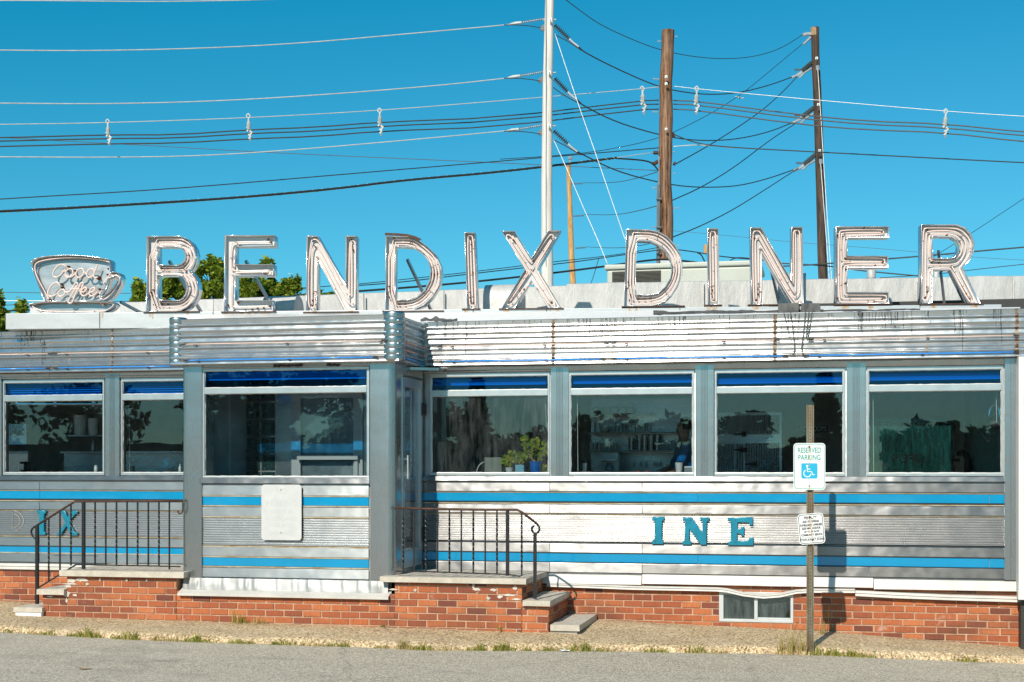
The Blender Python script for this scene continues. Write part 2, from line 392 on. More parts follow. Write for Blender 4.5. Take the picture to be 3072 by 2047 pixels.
# glass
def glass(name, tint, ior=1.75, gl=(.8, .95, 1), dirt=0.0):
    m = bpy.data.materials.new(name); m.use_nodes = True; nt = m.node_tree; nt.nodes.clear()
    o = nt.nodes.new('ShaderNodeOutputMaterial'); tr = nt.nodes.new('ShaderNodeBsdfTransparent'); tr.inputs[0].default_value = tuple(tint)+(1,)
    g = nt.nodes.new('ShaderNodeBsdfGlossy'); g.inputs['Roughness'].default_value = 0.0; g.inputs[0].default_value = tuple(gl)+(1,)
    t = tex(nt, i_Scale=1.1, i_Detail=2); bp = nt.nodes.new('ShaderNodeBump'); bp.inputs['Distance'].default_value = .0009; nt.links.new(t.outputs[0], bp.inputs['Height']); nt.links.new(bp.outputs[0], g.inputs['Normal'])
    lw = nt.nodes.new('ShaderNodeLayerWeight'); lw.inputs[0].default_value = .5; pw5 = nt.nodes.new('ShaderNodeMath'); pw5.operation = 'POWER'; pw5.inputs[1].default_value = 5; nt.links.new(lw.outputs['Facing'], pw5.inputs[0])
    F0 = ((ior-1)/(ior+1))**2; f = nt.nodes.new('ShaderNodeMath'); f.operation = 'MULTIPLY_ADD'; f.inputs[1].default_value = 1-F0; f.inputs[2].default_value = F0; nt.links.new(pw5.outputs[0], f.inputs[0])
    mx = nt.nodes.new('ShaderNodeMixShader'); nt.links.new(f.outputs[0], mx.inputs[0]); nt.links.new(tr.outputs[0], mx.inputs[1]); nt.links.new(g.outputs[0], mx.inputs[2])
    out = mx.outputs[0]
    if dirt:
        d = nt.nodes.new('ShaderNodeBsdfDiffuse'); d.inputs[0].default_value = (.5, .55, .55, 1); m2 = nt.nodes.new('ShaderNodeMixShader')
        td = tex(nt, scale=(6, 6, 1), i_Scale=3, i_Detail=7, i_Roughness=.7); nt.links.new(ramp(nt, td.outputs[0], [(.4, 0), (.75, dirt)]), m2.inputs[0])
        nt.links.new(out, m2.inputs[1]); nt.links.new(d.outputs[0], m2.inputs[2]); out = m2.outputs[0]
    nt.links.new(out, o.inputs[0]); return m
M['glass'] = glass('window_glass', (.82, .86, .87), 1.6, (1, .85, .9), .004)
M['glassdirty'] = glass('dusty_window_glass', (.78, .83, .84), 1.6, (1, .85, .9), .06)
M['blueglass'] = glass('blue_transom_glass', (.05, .58, .88), 1.5, (.4, .7, 1))
M['basement'] = glass('basement_glass', (.35, .5, .5), 2.1, (.8, .95, 1), .15)
def leafmat(name, c1, c2, c3=None):
    m = bpy.data.materials.new(name); m.use_nodes = True; nt = m.node_tree; nt.nodes.clear()
    o = nt.nodes.new('ShaderNodeOutputMaterial'); gi = nt.nodes.new('ShaderNodeNewGeometry')
    c = ramp(nt, gi.outputs['Random Per Island'], [(0, c1), (.6, c2), (1, c3 or c2)])
    d = nt.nodes.new('ShaderNodeBsdfDiffuse'); t = nt.nodes.new('ShaderNodeBsdfTranslucent'); mx = nt.nodes.new('ShaderNodeMixShader'); mx.inputs[0].default_value = .35
    nt.links.new(c, d.inputs[0]); nt.links.new(c, t.inputs[0]); nt.links.new(d.outputs[0], mx.inputs[1]); nt.links.new(t.outputs[0], mx.inputs[2]); nt.links.new(mx.outputs[0], o.inputs[0]); return m
M['leaf'] = leafmat('tree_leaves', (.07, .13, .015), (.20, .27, .03), (.42, .44, .06))
M['leafdark'] = leafmat('dark_tree_leaves', (.015, .04, .012), (.04, .085, .02))
M['grass'] = leafmat('weed_leaves', (.20, .26, .04), (.45, .42, .10), (.65, .52, .22))
M['drygrass'] = leafmat('dry_grass', (.42, .33, .12), (.65, .52, .25), (.28, .30, .06))
M['bark'] = simple('bark', (.13, .09, .06), .9, 0, .4, 10, .01)
# ------------------------------------------------------------------ world, sun
SUNAZ, SUNEL = R(9.7), R(34.2)             # the light travels this way: azimuth from +Y, elevation
w = bpy.data.worlds.new('World'); sc.world = w; w.use_nodes = True; nt = w.node_tree; bg = nt.nodes['Background']
sky = nt.nodes.new('ShaderNodeTexSky'); sky.sky_type = 'NISHITA'; sky.sun_disc = False; sky.sun_elevation = SUNEL; sky.sun_rotation = PI+SUNAZ
sky.air_density = 1.0; sky.dust_density = .3; sky.ozone_density = 1.5; sky.altitude = 100
mx = nt.nodes.new('ShaderNodeMix'); mx.data_type = 'RGBA'; mx.blend_type = 'MULTIPLY'; mx.inputs[0].default_value = 1; mx.inputs[7].default_value = (.22, .94, 1.08, 1)
nt.links.new(sky.outputs[0], mx.inputs[6]); sp_ = nt.nodes.new('ShaderNodeSeparateColor'); cb_ = nt.nodes.new('ShaderNodeCombineColor'); ma_ = nt.nodes.new('ShaderNodeMath'); ma_.operation = 'MULTIPLY_ADD'; ma_.inputs[1].default_value = 2.0; ma_.inputs[2].default_value = -.75
mb_ = nt.nodes.new('ShaderNodeMath'); mb_.operation = 'MAXIMUM'; mb_.inputs[1].default_value = .01
nt.links.new(mx.outputs[2], sp_.inputs[0]); nt.links.new(sp_.outputs[0], ma_.inputs[0]); nt.links.new(ma_.outputs[0], mb_.inputs[0]); nt.links.new(mb_.outputs[0], cb_.inputs[0]); nt.links.new(sp_.outputs[1], cb_.inputs[1]); nt.links.new(sp_.outputs[2], cb_.inputs[2]); nt.links.new(cb_.outputs[0], bg.inputs[0]); bg.inputs[1].default_value = .09
sl = bpy.data.lights.new('sun', 'SUN'); sl.energy = 4.6; sl.angle = R(.55); sl.color = (1, .915, .79); so = bpy.data.objects.new('sun', sl); col.objects.link(so)
sd = Vector((math.sin(SUNAZ)*math.cos(SUNEL), math.cos(SUNAZ)*math.cos(SUNEL), -math.sin(SUNEL)))
so.rotation_euler = sd.to_track_quat('-Z', 'Y').to_euler(); so.location = (-5, -20, 20)
vs = sc.view_settings; vs.view_transform = 'Standard'; vs.look = 'None'; vs.exposure = .15; vs.gamma = 1
sc.cycles.max_bounces = 8; sc.cycles.transparent_max_bounces = 16
# ------------------------------------------------------------------ ground
def lerp(a, b, t): return a+(b-a)*t
def interp(tab, x):
    if x <= tab[0][0]: return tab[0][1]
    for (x0, y0), (x1, y1) in zip(tab, tab[1:]):
        if x <= x1: return lerp(y0, y1, (x-x0)/(x1-x0))
    return tab[-1][1]
def ga(x): return interp([(-40, .10), (-9.5, .10), (-4.5, .035), (-.1, -.015), (2.2, -.12), (40, -.12)], x)      # asphalt level
def gs(x): return interp([(-40, .20), (-9.5, .20), (-8.5, .16), (-2.6, .145), (-.1, .075), (2.2, -.055), (40, -.055)], x)  # foot of the wall
b = MB(); xs = [-220, -120, -60, -30]+[-20+i*.5 for i in range(60)]+[14, 30, 60, 120, 220]; ys = [-220, -120, -60, -30, -20, -14, -8, -4, 6, 20, 60, 120, 260]
for y in ys:
    for x in xs: b.v.append((x, y, ga(x)-(.0 if y < 5 else .02)))
n = len(xs)
for j in range(len(ys)-1):
    for i in range(n-1): b.f.append((j*n+i, j*n+i+1, (j+1)*n+i+1, (j+1)*n+i))
tag(b.build('asphalt_ground', M['asphalt'], smooth=True), kind='structure')
curb_px = [(-500, 1874), (0, 1895), (400, 1918), (800, 1932), (1050, 1939), (1300, 1950), (1720, 1951), (2100, 1957), (2430, 1962), (2700, 1975), (3072, 1990), (3500, 2008)]
curb = []
for px, py in curb_px:
    for it in range(8):
        z = ga(curb[-1][0] if False else (p.x if it else X(px, -1.5))); d = ray(px, py); t = (z-CAM.z)/d.z; p = CAM+d*t
    curb.append((p.x, p.y))
def curby(x): return interp(curb, x)
b = MB(); cw = []
x = -13.0
while x < 6.5:
    yc = curby(x)+noise.noise(Vector((x*2.1, 0, 0)))*.035+noise.noise(Vector((x*7, 4, 0)))*.015; a = ga(x); s = gs(x)
    zc = a+.065+noise.noise(Vector((x*1.3, 7, 0)))*.015
    row = [(x, yc-.01, a-.05), (x, yc-.005, a+.02), (x, yc+.02, zc-.015), (x, yc+.06, zc)]
    for k in range(1, 9):
        t = k/8; y = lerp(yc+.06, -.02, t); row.append((x, y, lerp(zc, s, min(1, t*1.35))+noise.noise(Vector((x*2, y*2, 3)))*.008))
    cw.append(row); x += .09
for row in cw: b.v += row
m_ = len(cw[0])
for i in range(len(cw)-1):
    for k in range(m_-1): a = i*m_+k; b.f.append((a, a+m_, a+m_+1, a+1))
tag(b.build('sidewalk', M['walk'], smooth=60), kind='structure')
# ------------------------------------------------------------------ diner
def bricks(name, parent, boxes, seed=0, front=True, sides=()):
    """boxes (x0, x1, y0, y1, z0, z1) of mortar faced with individual bricks set proud of the joints"""
    r_ = random.Random(seed+5)
    for bi, (x0, x1, y0, y1, z0, z1) in enumerate(boxes):
        b = MB(); rec = .009; b.box(x0+(rec if 'L' in sides else 0), x1-(rec if 'R' in sides else 0), y0+rec, y1, z0, z1); nm_ = len(b.f)
        W_, H_, J = .213, .0715, .0125
        row = int(max(z0, -.16)/H_)-1
        while row*H_ < z1:
            za = max(row*H_+J/2, z0); zb = min((row+1)*H_-J/2, z1)
            if zb-za > .012:
                off = (row % 2)*W_/2+r_.uniform(-.012, .012)
                k = math.floor((x0-off)/W_)
                while k*W_+off < x1:
                    xa = max(k*W_+off+J/2+r_.uniform(-.002, .002), x0); xb = min((k+1)*W_+off-J/2+r_.uniform(-.002, .002), x1); k += 1
                    if xb-xa < .015: continue
                    p = r_.uniform(-.002, .003); c = .0025; n = len(b.v); dz0, dz1 = r_.uniform(-.0015, .0015), r_.uniform(-.0015, .0015)
                    yf = y0-p; b.v += [(xa+c, yf, za+c+dz0), (xb-c, yf, za+c+dz1), (xb-c, yf, zb-c+dz1), (xa+c, yf, zb-c+dz0), (xa, yf+.015, za+dz0), (xb, yf+.015, za+dz1), (xb, yf+.015, zb+dz1), (xa, yf+.015, zb+dz0)]
                    for f in ((0, 1, 2, 3), (4, 5, 1, 0), (5, 6, 2, 1), (6, 7, 3, 2), (7, 4, 0, 3)): b.f.append(tuple(n+i for i in f))
                for sd in sides:
                    xs_, dx = (x0, -1) if sd == 'L' else (x1, 1); y = y0+.0; kk = 0
                    y = y0+((row % 2)*W_/2 if row % 2 else 0)-(.0 if row % 2 == 0 else W_/2-.1)
                    y = y0+.002; first = True
                    while y < y1:
                        ln = (.1 if (row % 2 == 0 and first) else W_)-J; first = False; yb = min(y+ln, y1); n = len(b.v); p = r_.uniform(-.002, .003); c = .0025; xf = xs_+dx*p
                        b.v += [(xf, y+c, za+c), (xf, yb-c, za+c), (xf, yb-c, zb-c), (xf, y+c, zb-c), (xf-dx*.015, y, za), (xf-dx*.015, yb, za), (xf-dx*.015, yb, zb), (xf-dx*.015, y, zb)]
                        for f in ((0, 1, 2, 3), (4, 5, 1, 0), (5, 6, 2, 1), (6, 7, 3, 2), (7, 4, 0, 3)): b.f.append(tuple(n+i for i in f))
                        y += ln+J
            row += 1
        o = b.build(name, [M['mortar'], M['brickisland']], parent)
        for q in o.data.polygons:
            if q.index >= nm_: q.material_index = 1
BY = -1.05                                  # front plane of the entrance bay
XS = X(1195, -.95)                          # its right side
XL = X(547, BY)                             # its left side
XLEFT = X(-700); XR = X(3016); XE = X(3052)
diner = thing('diner', 'stainless steel diner with blue enamel bands, corrugated cornice and red brick base', 'diner', (XS, 0, 0))
SPLIT = {'steel_panel', 'trim_strip', 'skirt_panel', 'base_flashing', 'window_sill', 'header_band', 'header_rod', 'cornice_joint', 'bay_side_wall', 'lobby_wall', 'brick_base', 'wall_shell'}
def part(b, name, m, parent=None, **k):
    if name in SPLIT: return each(b, name, m, parent or diner, **k)[0]
    return b.build(name, m, parent or diner, **k)
LSEG = [XLEFT, X(-330), X(120), XL+.002]
RSEG = [XS, X(1650), X(1927), X(2605), XR]
# steel rows on the main wall
rows = [(1.657, 1.553), (1.407, 1.312), (.976, .876)]
b = MB(); k = 0
for (z1, z0) in rows:
    for segs in (RSEG,):
        for x0, x1 in zip(segs, segs[1:]): k += 1; panel(b, x0+.003, x1-.003, z0, z1, -.014, tilt=rnd.uniform(-.06, .06), seed=k*1.7)
for x0, x1 in zip(RSEG, RSEG[1:]):
    k += 1; panel(b, x0+.003, x1-.003, .656, .762, -.016, tilt=-.10+rnd.uniform(-.05, .05), seed=k)
part(b, 'steel_panel', M['steel'], smooth=25)
b = MB()
for (z1, z0) in rows+[(.782, .68)]:
    for x0, x1 in zip(LSEG, LSEG[1:]): k += 1; panel(b, x0+.003, x1-.003, z0, z1, -.014, tilt=rnd.uniform(-.03, .02), seed=k*1.7)
part(b, 'steel_panel', M['steel_left'], smooth=25)
for segs, nm in ((LSEG, 0), ([XS, X(2094), X(2968), XR], 1)):
    for (z1, z0) in ((1.536, 1.442), (.872, .771)):
        b = MB()
        for x0, x1 in zip(segs, segs[1:]): k += 1; panel(b, x0+.002, x1-.002, z0, z1, -.004, depth=.006, amp=.0008, seed=k)
        part(b, 'blue_stripe', M['blue'], smooth=25)
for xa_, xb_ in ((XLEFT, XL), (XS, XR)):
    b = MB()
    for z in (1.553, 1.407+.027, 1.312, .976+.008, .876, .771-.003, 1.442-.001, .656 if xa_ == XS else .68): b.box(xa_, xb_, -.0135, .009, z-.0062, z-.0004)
    each(b, 'panel_gap_shade', M['gask'], diner)  # black strips stand in for the shade in the panel seams, not gaskets
# thin trim strips either side of the stripes
def trims(b, x0, x1, y, zs):
    for z in zs: b.box(x0, x1, y-.010, y+.01, z-.006, z+.006)
b = MB(); trims(b, XLEFT, XL, 0, (1.545, 1.421, 1.304, .988, .864+.03, .79)); part(b, 'trim_strip', simple('brass_stained_trim', (.62, .55, .42), .4, .5, .35, 5, c2=(.42, .27, .12), stretch=(1, 1, 1)))
TRM = bpy.data.materials['brass_stained_trim']
b = MB(); trims(b, XS, XR, 0, (1.545, 1.421, 1.304, .864+.03)); part(b, 'trim_strip', TRM)
def corrugated(b, x0, x1, z0, z1, y, n):
    prof = []
    for i in range(n*8+1):
        t = i/(n*8); prof.append((y-.008+.0075*math.cos(2*PI*n*t), z1+(z0-z1)*t))
    m = max(2, int((x1-x0)/.15)); b.profile(prof, [x0+(x1-x0)*i/m for i in range(m+1)], wob=.0012)
b = MB(); corrugated(b, XS, XR, .991, 1.299, 0, 12); part(b, 'corrugated_panel', M['ribsteel'], smooth=True)
b = MB(); corrugated(b, XLEFT, XL, .991, 1.299, 0, 12); part(b, 'corrugated_panel', M['ribsteel_left'], smooth=True)
# skirt and flashing at the bottom (right), trim (left)
b = MB()
for x0, x1, dz in ((X(1655, -.1)-.4, X(1927), -.012), (X(1927), X(2620), .0), (X(2620), X(3052), -.012)): k += 1; panel(b, x0+.004, x1-.004, .545+dz, .648+dz, -.045, amp=.003, tilt=.35, seed=k, depth=.04)
part(b, 'skirt_panel', M['whitetrim'], smooth=25)
b = MB()
def sagstrip(pts, y, h, amp=.004):
    n = len(b.v)
    for i, (px, py) in enumerate(pts):
        p = W(px, py, y)
        for (dy, dz) in ((.06, 0), (0, -.004), (-.012, -h*.45), (.0, -h*.5), (-.006, -h), (.05, -h-.002)): b.v.append((p.x, p.y+dy, p.z+dz+noise.noise(Vector((p.x*5, dz*9, 1)))*amp))
    for i in range(len(pts)-1):
        for q in range(5): a = n+i*6+q; b.f.append((a, a+6, a+7, a+1))
sagstrip([(1640, 1748), (1760, 1752), (1900, 1757), (2060, 1760), (2150, 1762), (2180, 1765), (2230, 1777), (2290, 1783), (2340, 1779), (2390, 1769), (2440, 1766), (2565, 1766)], -.055, .045)
sagstrip([(2566, 1771), (2700, 1778), (2850, 1784), (3060, 1790)], -.06, .06)
sagstrip([(-600, 1688), (0, 1689), (150, 1691), (300, 1694), (560, 1697)], -.03, .075)
part(b, 'base_flashing', M['whitetrim'], smooth=50)
# brick base: right wall with basement window opening, left wall, bay and stoop face
bx0, bx1 = X(2157, -.005), X(2380, -.005); bz0, bz1 = .147, .475
bricks('brick_base', diner, [(XS+.1, bx0, 0, .2, -.5, .60), (bx1, XE+.6, 0, .2, -.5, .60), (bx0, bx1, 0, .2, -.5, bz0), (bx0, bx1, 0, .2, bz1, .60), (XLEFT, XL+.1, 0.0, .2, -.5, .64)], 1)
BF = -1.15
bricks('bay_brick_base', diner, [(XL-.02, XS+.02, BF, -.01, -.5, .47)], 2)
# basement window
f = MB(); t = .03
f.box(bx0, bx1, -.004, .06, bz0, bz0+t).box(bx0, bx1, -.004, .06, bz1-t, bz1).box(bx0, bx0+t*1.6, -.004, .06, bz0+t, bz1-t).box(bx1-t, bx1, -.004, .06, bz0+t, bz1-t)
xm = X(2268); f.box(xm-.018, xm+.018, -.008, .05, bz0+t, bz1-t)
f.box(xm+.018, bx1-t, .0, .03, bz0+t, bz0+t+.022).box(xm+.018, bx1-t, .0, .03, bz1-t-.02, bz1-t)
bw = part(f, 'basement_window', M['alwhite']); bevel(bw, .003)
for a, c_ in ((bx0+t*1.6, xm-.018), (xm+.018, bx1-t)):
    g = MB(); g.box(a, c_, .036, .04, bz0+t, bz1-t); g.build('pane', M['basement'], bw)
g = MB(); g.box(bx0-.2, bx1+.2, .5, .52, -.2, .8); part(g, 'basement_lining', simple('pale_curtain', (.35, .42, .36), .9))
# wall core, roof, back
b = MB()
YC0, YC1 = .012, .12
b.box(XLEFT, XE, YC0, YC1, .60, 1.716)
b.box(XLEFT, XE, YC0, YC1, 2.888, 3.40)
posts = [(-45, 10), (314, 364), (1650, 1712-5), (2080, 2147-3), (2532, 2600), (3003, 3052)]
wins = [(-420, -45), (10, 314), (364, 690), (1290, 1650), (1707, 2083), (2144, 2535), (2600, 3010)]
allw = [(X(a), X(c)) for a, c in wins]
cur = XLEFT
for a, c in allw+[(XE, XE)]:
    if a > cur+.001: b.box(cur, a, YC0, YC1, 1.716, 2.888)
    cur = c
b.box(XLEFT, XLEFT+.1, YC1, 4.4, .6, 3.4).box(XE-.1, XE, YC1, 4.4, .6, 3.4).box(XLEFT, XE, 4.4, 4.5, .0, 3.4)
part(b, 'wall_shell', M['steel_left'])
b = MB(); b.box(XLEFT, XE, -.05, 4.5, 3.40, 3.44); part(b, 'flat_roof', M['silver'])
# window frames, panes, sill
def window(x0, x1, gm, Y=0.0, z=(1.728, 1.765, 2.622, 2.692, 2.842, 2.884), fm='al', side=.022):
    f = MB(); y0, y1 = Y-.012, Y+.05
    f.box(x0, x1, y0, y1, z[0], z[1]-.004).box(x0, x1, y0, y1, z[4], z[5]).box(x0, x0+side, y0, y1, z[1]-.004, z[4]).box(x1-side, x1, y0, y1, z[1]-.004, z[4])
    f.box(x0+side, x1-side, y0-.004, y1, z[2], z[3])
    w_ = part(f, 'window', M[fm]); bevel(w_, .003)
    cb = MB()                                # ragged caulk beads round the panes
    for (za, zb) in ((z[1]-.004, z[2]), (z[3], z[4])):
        loop = [(x0+side, za), (x1-side, za), (x1-side, zb), (x0+side, zb)]
        for i in range(4):
            a = Vector(loop[i]); c = Vector(loop[(i+1) % 4]); m = max(3, int((c-a).length/.04))
            pts = [(lerp(a.x, c.x, q/m), Y+.008, lerp(a.y, c.y, q/m)) for q in range(m+1)]
            cb.tube(pts, [rnd.uniform(.003, .0075) for _ in pts], 6)
    cb.build('caulk', M['caulk'], w_, smooth=True)
    g = MB(); g.box(x0+side, x1-side, Y+.018, Y+.022, z[1]-.004, z[2]); g.build('pane', M[gm], w_)
    g = MB(); g.box(x0+side, x1-side, Y+.018, Y+.022, z[3], z[4]); g.build('transom_pane', M['blueglass'], w_)
    return w_
for i, (x0, x1) in enumerate(allw): window(x0, x1, 'glassdirty' if i == 3 else 'glass')
def fluted(x0, x1, z0, z1, y, m='post', flutes=5, parent=None, name='window_post'):
    b = MB(); w_ = x1-x0; poly = [(x0, y+.06), (x0, y)]
    for i in range(flutes):
        c = x0+w_*(.3+.4*(i+.5)/flutes); h = w_*.018; poly += [(c-h, y), (c-h*.4, y+.005), (c+h*.4, y+.005), (c+h, y)]
    poly += [(x1, y), (x1, y+.06)]
    b.prismz(poly, z0, z1); o = part(b, name, M[m], parent); return o
for a, c in ((-40, 4), (316, 358), (1652, 1706), (2086, 2141), (2540, 2597)): fluted(X(a, -.03), X(c, -.03), 1.722, 2.93, -.032)
fluted(X(3014, -.05), X(3050, -.05), .65, 2.95, -.05, flutes=1, name='end_post')
b = MB()
for s in ((XLEFT, XL), (XS, X(1755)), (X(1755), XR)):
    x0, x1 = s; panel(b, x0+.002, x1-.002, 1.668, 1.722, -.045, depth=.05, amp=.0015, tilt=.12, seed=x0)
part(b, 'window_sill', M['steel'], smooth=25)
b = MB()
for s in ((XLEFT, X(150)), (X(150), XL), (XS, X(1700)), (X(1700), X(2590)), (X(2590), XR)):
    x0, x1 = s; panel(b, x0+.002, x1-.002, 2.888, 2.955, -.02, depth=.03, amp=.0015, tilt=-.1, seed=x0)
part(b, 'header_band', M['post'], smooth=40)
b = MB()
for x0, x1 in ((XLEFT, XL), (X(1338), X(1655))): b.tube([(x0, -.035, 2.905), (x1, -.035, 2.905)], .007, 8)
part(b, 'header_rod', M['al'], smooth=True)
# cornice
RIBS = [3.389, 3.271, 3.147, 3.037]
def cprof(dz=0.0):
    p = [(.04, 3.462), (0.0, 3.458), (-.006, 3.452)]
    zt = 3.452
    for i, z in enumerate(RIBS):
        r = .0165
        top = z+r; mid = zt+(top-zt)*.52
        if i: p += [(-.019, mid+.003), (-.019, mid-.003)]
        p += [(0, top+.002)]
        for a in range(0, 181, 20): p.append((-.006-.024*math.sin(R(a)), z+r*math.cos(R(a))))
        zt = z-r; p.append((0, zt-.002))
    p += [(-.012, 3.003), (-.03, 2.985), (-.034, 2.965), (-.028, 2.958), (.10, 2.962)]
    return [(y, z+dz) for y, z in p]
def sweep(b, prof, path, wob=.0012):
    """profile offset (outwards negative) swept along a plan path; outside is to the right-hand side of travel reversed"""
    n = len(b.v); m = len(prof); N = len(path)
    for i, p in enumerate(path):
        p = Vector(p); d0 = (p-Vector(path[i-1])).normalized() if i else None; d1 = (Vector(path[i+1])-p).normalized() if i < N-1 else None
        d0 = d0 or d1; d1 = d1 or d0; n0 = Vector((d0.y, -d0.x)); n1 = Vector((d1.y, -d1.x)); q = (n0+n1)/(1+n0.dot(n1))
        for (y, z) in prof:
            o = -y+wob*noise.noise(Vector((p.x*1.3+p.y, z*4, 2)))
            b.v.append((p.x+q.x*o, p.y+q.y*o, z))
    for i in range(N-1):
        for k_ in range(m-1): a = n+i*m+k_; b.f.append((a, a+m, a+m+1, a+1))
def stations(x0, x1, y, step=.12): m = max(2, int(abs(x1-x0)/step)); return [(lerp(x0, x1, i/m), y) for i in range(m+1)]
CY = -.12
for seg in ((XLEFT, X(338, CY)), (X(338, CY), XL), (XS, X(1660, CY)), (X(1660, CY), X(2325, CY)), (X(2325, CY), X(3052, CY)), (X(3052, CY), 6.4)):
    b = MB(); sweep(b, cprof(), stations(seg[0]+.003, seg[1]-.003, CY)); part(b, 'cornice', M['cornice'], smooth=28)
b = MB()
for px, wd in ((338, .02), (1660, .035), (2325, .035), (3050, .035)):
    x = X(px, CY); sweep(b, [(y-.003, z) for y, z in cprof()], [(x-wd/2, CY), (x+wd/2, CY)])
part(b, 'cornice_joint', simple('rusty_joint', (.40, .32, .25), .6, .5, .5, 22, .001, c2=(.10, .05, .03)), smooth=28)
# bay cornice
BC = -1.16; XCL = X(522, BC); XCR = X(1190, BC)+.0
b = MB(); path = [(XCL, -.12), (XCL, BC)]+stations(XCL+.1, XCR-.1, BC)+[(XCR, BC)]+[(XCR, BC+.12*i) for i in range(1, 8)]+[(XCR, -.13)]
sweep(b, cprof(-.022), path); part(b, 'bay_cornice', M['cornice'], smooth=28)
b = MB(); b.box(XCL-.005, XCR+.005, BC, .0, 3.41, 3.43); part(b, 'bay_roof', M['whiteroof'])
def cap(cx, cy, r, z0, z1, name='corner_cap'):
    b = MB(); pr = []; n = 60
    for i in range(n+1):
        t = i/n; z = z0+(z1-z0)*t; q = abs(math.sin(PI*t*8)); pr.append((r-.005*(1-q)**3, z))
    pr = [(r-.02, z0)]+pr+[(r-.01, z1+.004)]
    b.lathe(pr, (cx, cy, 0), 28)
    for i, v in enumerate(b.v): d = noise.noise(Vector((v[0]*20, v[1]*20, v[2]*14)))*.004; b.v[i] = (v[0]+d, v[1]+d, v[2])
    return part(b, name, M['chrome'], smooth=50)
cap(XCR-.05, BC+.07, .118, 2.945, 3.462); cap(XCL+.02, BC+.07, .10, 2.93, 3.455)
b = MB(); b.prismz([(XCR-.05, -.16), (XCR+.03, -.18), (XCR+.05, -.13), (XCR+.03, -.10)], 2.96, 3.44); part(b, 'cornice_joint', M['post'])
# neon lines on the cornices
def neon(name, m, segs, z, Y=CY, dy=-.05, r=.0058):
    for a, c in segs:
        b = MB(); x0, x1 = X(a, Y), X(c, Y); n = max(2, int((x1-x0)/.5))
        b.tube([(lerp(x0, x1, i/n), Y+dy, z+rnd.uniform(-.002, .002)) for i in range(n+1)], r, 8); o = part(b, name, M[m], smooth=True)
        c_ = MB(); x = x0+.12
        while x < x1: c_.tube([(x, Y+dy*.2, z-.012), (x, Y+dy, z-.012), (x, Y+dy, z)], .004, 6).tube([(x-.022, Y+dy-.004, z-.008), (x+.012, Y+dy-.004, z-.008)], .006, 6); x += 1.05
        c_.build('tube_clip', M['rustiron'], o)
        e = MB()
        for xx, s in ((x0, -1), (x1, 1)): e.tube([(xx-.004*s, Y+dy, z), (xx+.05*s, Y+dy-.004, z-.004)], .009, 8)
        each(e, 'tube_end', M['gask'], o)
neon('pink_neon_tube', 'pinktube', [(-400, 152), (178, 560), (1330, 1815), (1850, 2325), (2440, 3040)], 3.176)
neon('blue_neon_tube', 'bluetube', [(-400, 145), (180, 560), (1335, 1805), (1850, 2350), (2425, 3040)], 3.004, r=.008)
neon('pink_neon_tube', 'pinktube', [(562, 1150)], 3.156, BC); neon('blue_neon_tube', 'bluetube', [(570, 1125)], 2.982, BC, r=.008)
for nm, mm, z in (('red_neon_tube', 'redtube', 3.158), ('red_neon_tube', 'redtube', 3.07), ('blue_neon_tube', 'bluetube', 2.985)):
    b = MB(); b.tube([(XCR+.045, BC+.16, z), (XCR+.045, -.22, z-.01)], .008, 8); o = part(b, nm, M[mm], smooth=True)
# tar drips on the cornice
def drips(seed, spec, Y=CY):
    r_ = random.Random(seed); b = MB()
    pr = [(y, z) for y, z in cprof()]
    def yat(z):
        for (ya, za), (yb, zb) in zip(pr, pr[1:]):
            if za >= z >= zb and za > zb: return ya+(yb-ya)*(za-z)/(za-zb)
        return 0
    for (px0, px1, n, lmax) in spec:
        for i in range(n):
            px = r_.uniform(px0, px1); x = X(px, Y); L = lmax*r_.random()**2.2+.02; z = 3.452-(0 if r_.random() < .7 else r_.uniform(.05, .2)); pts = []; wd = r_.uniform(.0012, .003); dx = 0
            m = max(2, int(L/.012))
            for q in range(m+1):
                zz = z-L*q/m; dx += r_.uniform(-.0014, .0014)
                if zz < 2.97: break
                pts.append((x+dx, Y+yat(zz)-.0015, zz))
            if len(pts) > 1: b.tube(pts, wd, 4)
    tag(part(b, 'tar_drip', M['tar']), kind='stuff')
drips(3, [(60, 140, 16, .28), (0, 330, 10, .10)]); drips(5, [(1310, 1450, 24, .30), (1450, 1700, 14, .16), (1700, 1860, 34, .22), (1860, 2060, 26, .2), (2020, 2060, 8, .14), (2060, 2330, 14, .18)])
drips(8, [(2310, 2400, 20, .2), (2480, 2505, 5, .2), (2560, 2740, 54, .13), (2575, 2600, 6, .3), (2760, 2800, 9, .06), (2860, 2900, 18, .3), (2980, 3010, 9, .25)])
# ---- bay walls
b = MB(); rowsb = [(1.635, 1.515), (1.386, 1.286), (.951, .852), (.724, .622)]
x0, x1 = X(607, BY), X(1107, BY)
for i, (z1, z0) in enumerate(rowsb): panel(b, x0, x1, z0, z1, BY-.014, tilt=(.05, -.04, -.02, .03)[i], seed=i+40, amp=.0015)
part(b, 'steel_panel', M['steel_left'], smooth=25)
for (z1, z0) in ((1.50, 1.407), (.837, .745)):
    b = MB(); panel(b, x0, x1, z0, z1, BY-.005, depth=.006, amp=.0008, seed=z1); part(b, 'blue_stripe', M['blue'], smooth=25)
b = MB(); trims(b, x0, x1, BY, (1.508, 1.400, 1.279, .958, .844, .738)); part(b, 'trim_strip', TRM)
b = MB(); corrugated(b, x0, x1, .964, 1.272, BY, 12); part(b, 'corrugated_panel', M['ribsteel_left'], smooth=True)
b = MB(); b.box(XL+.05, XS-.05, BY+.01, BY+.1, .45, 1.64)
part(b, 'bay_wall', M['steel_left'])
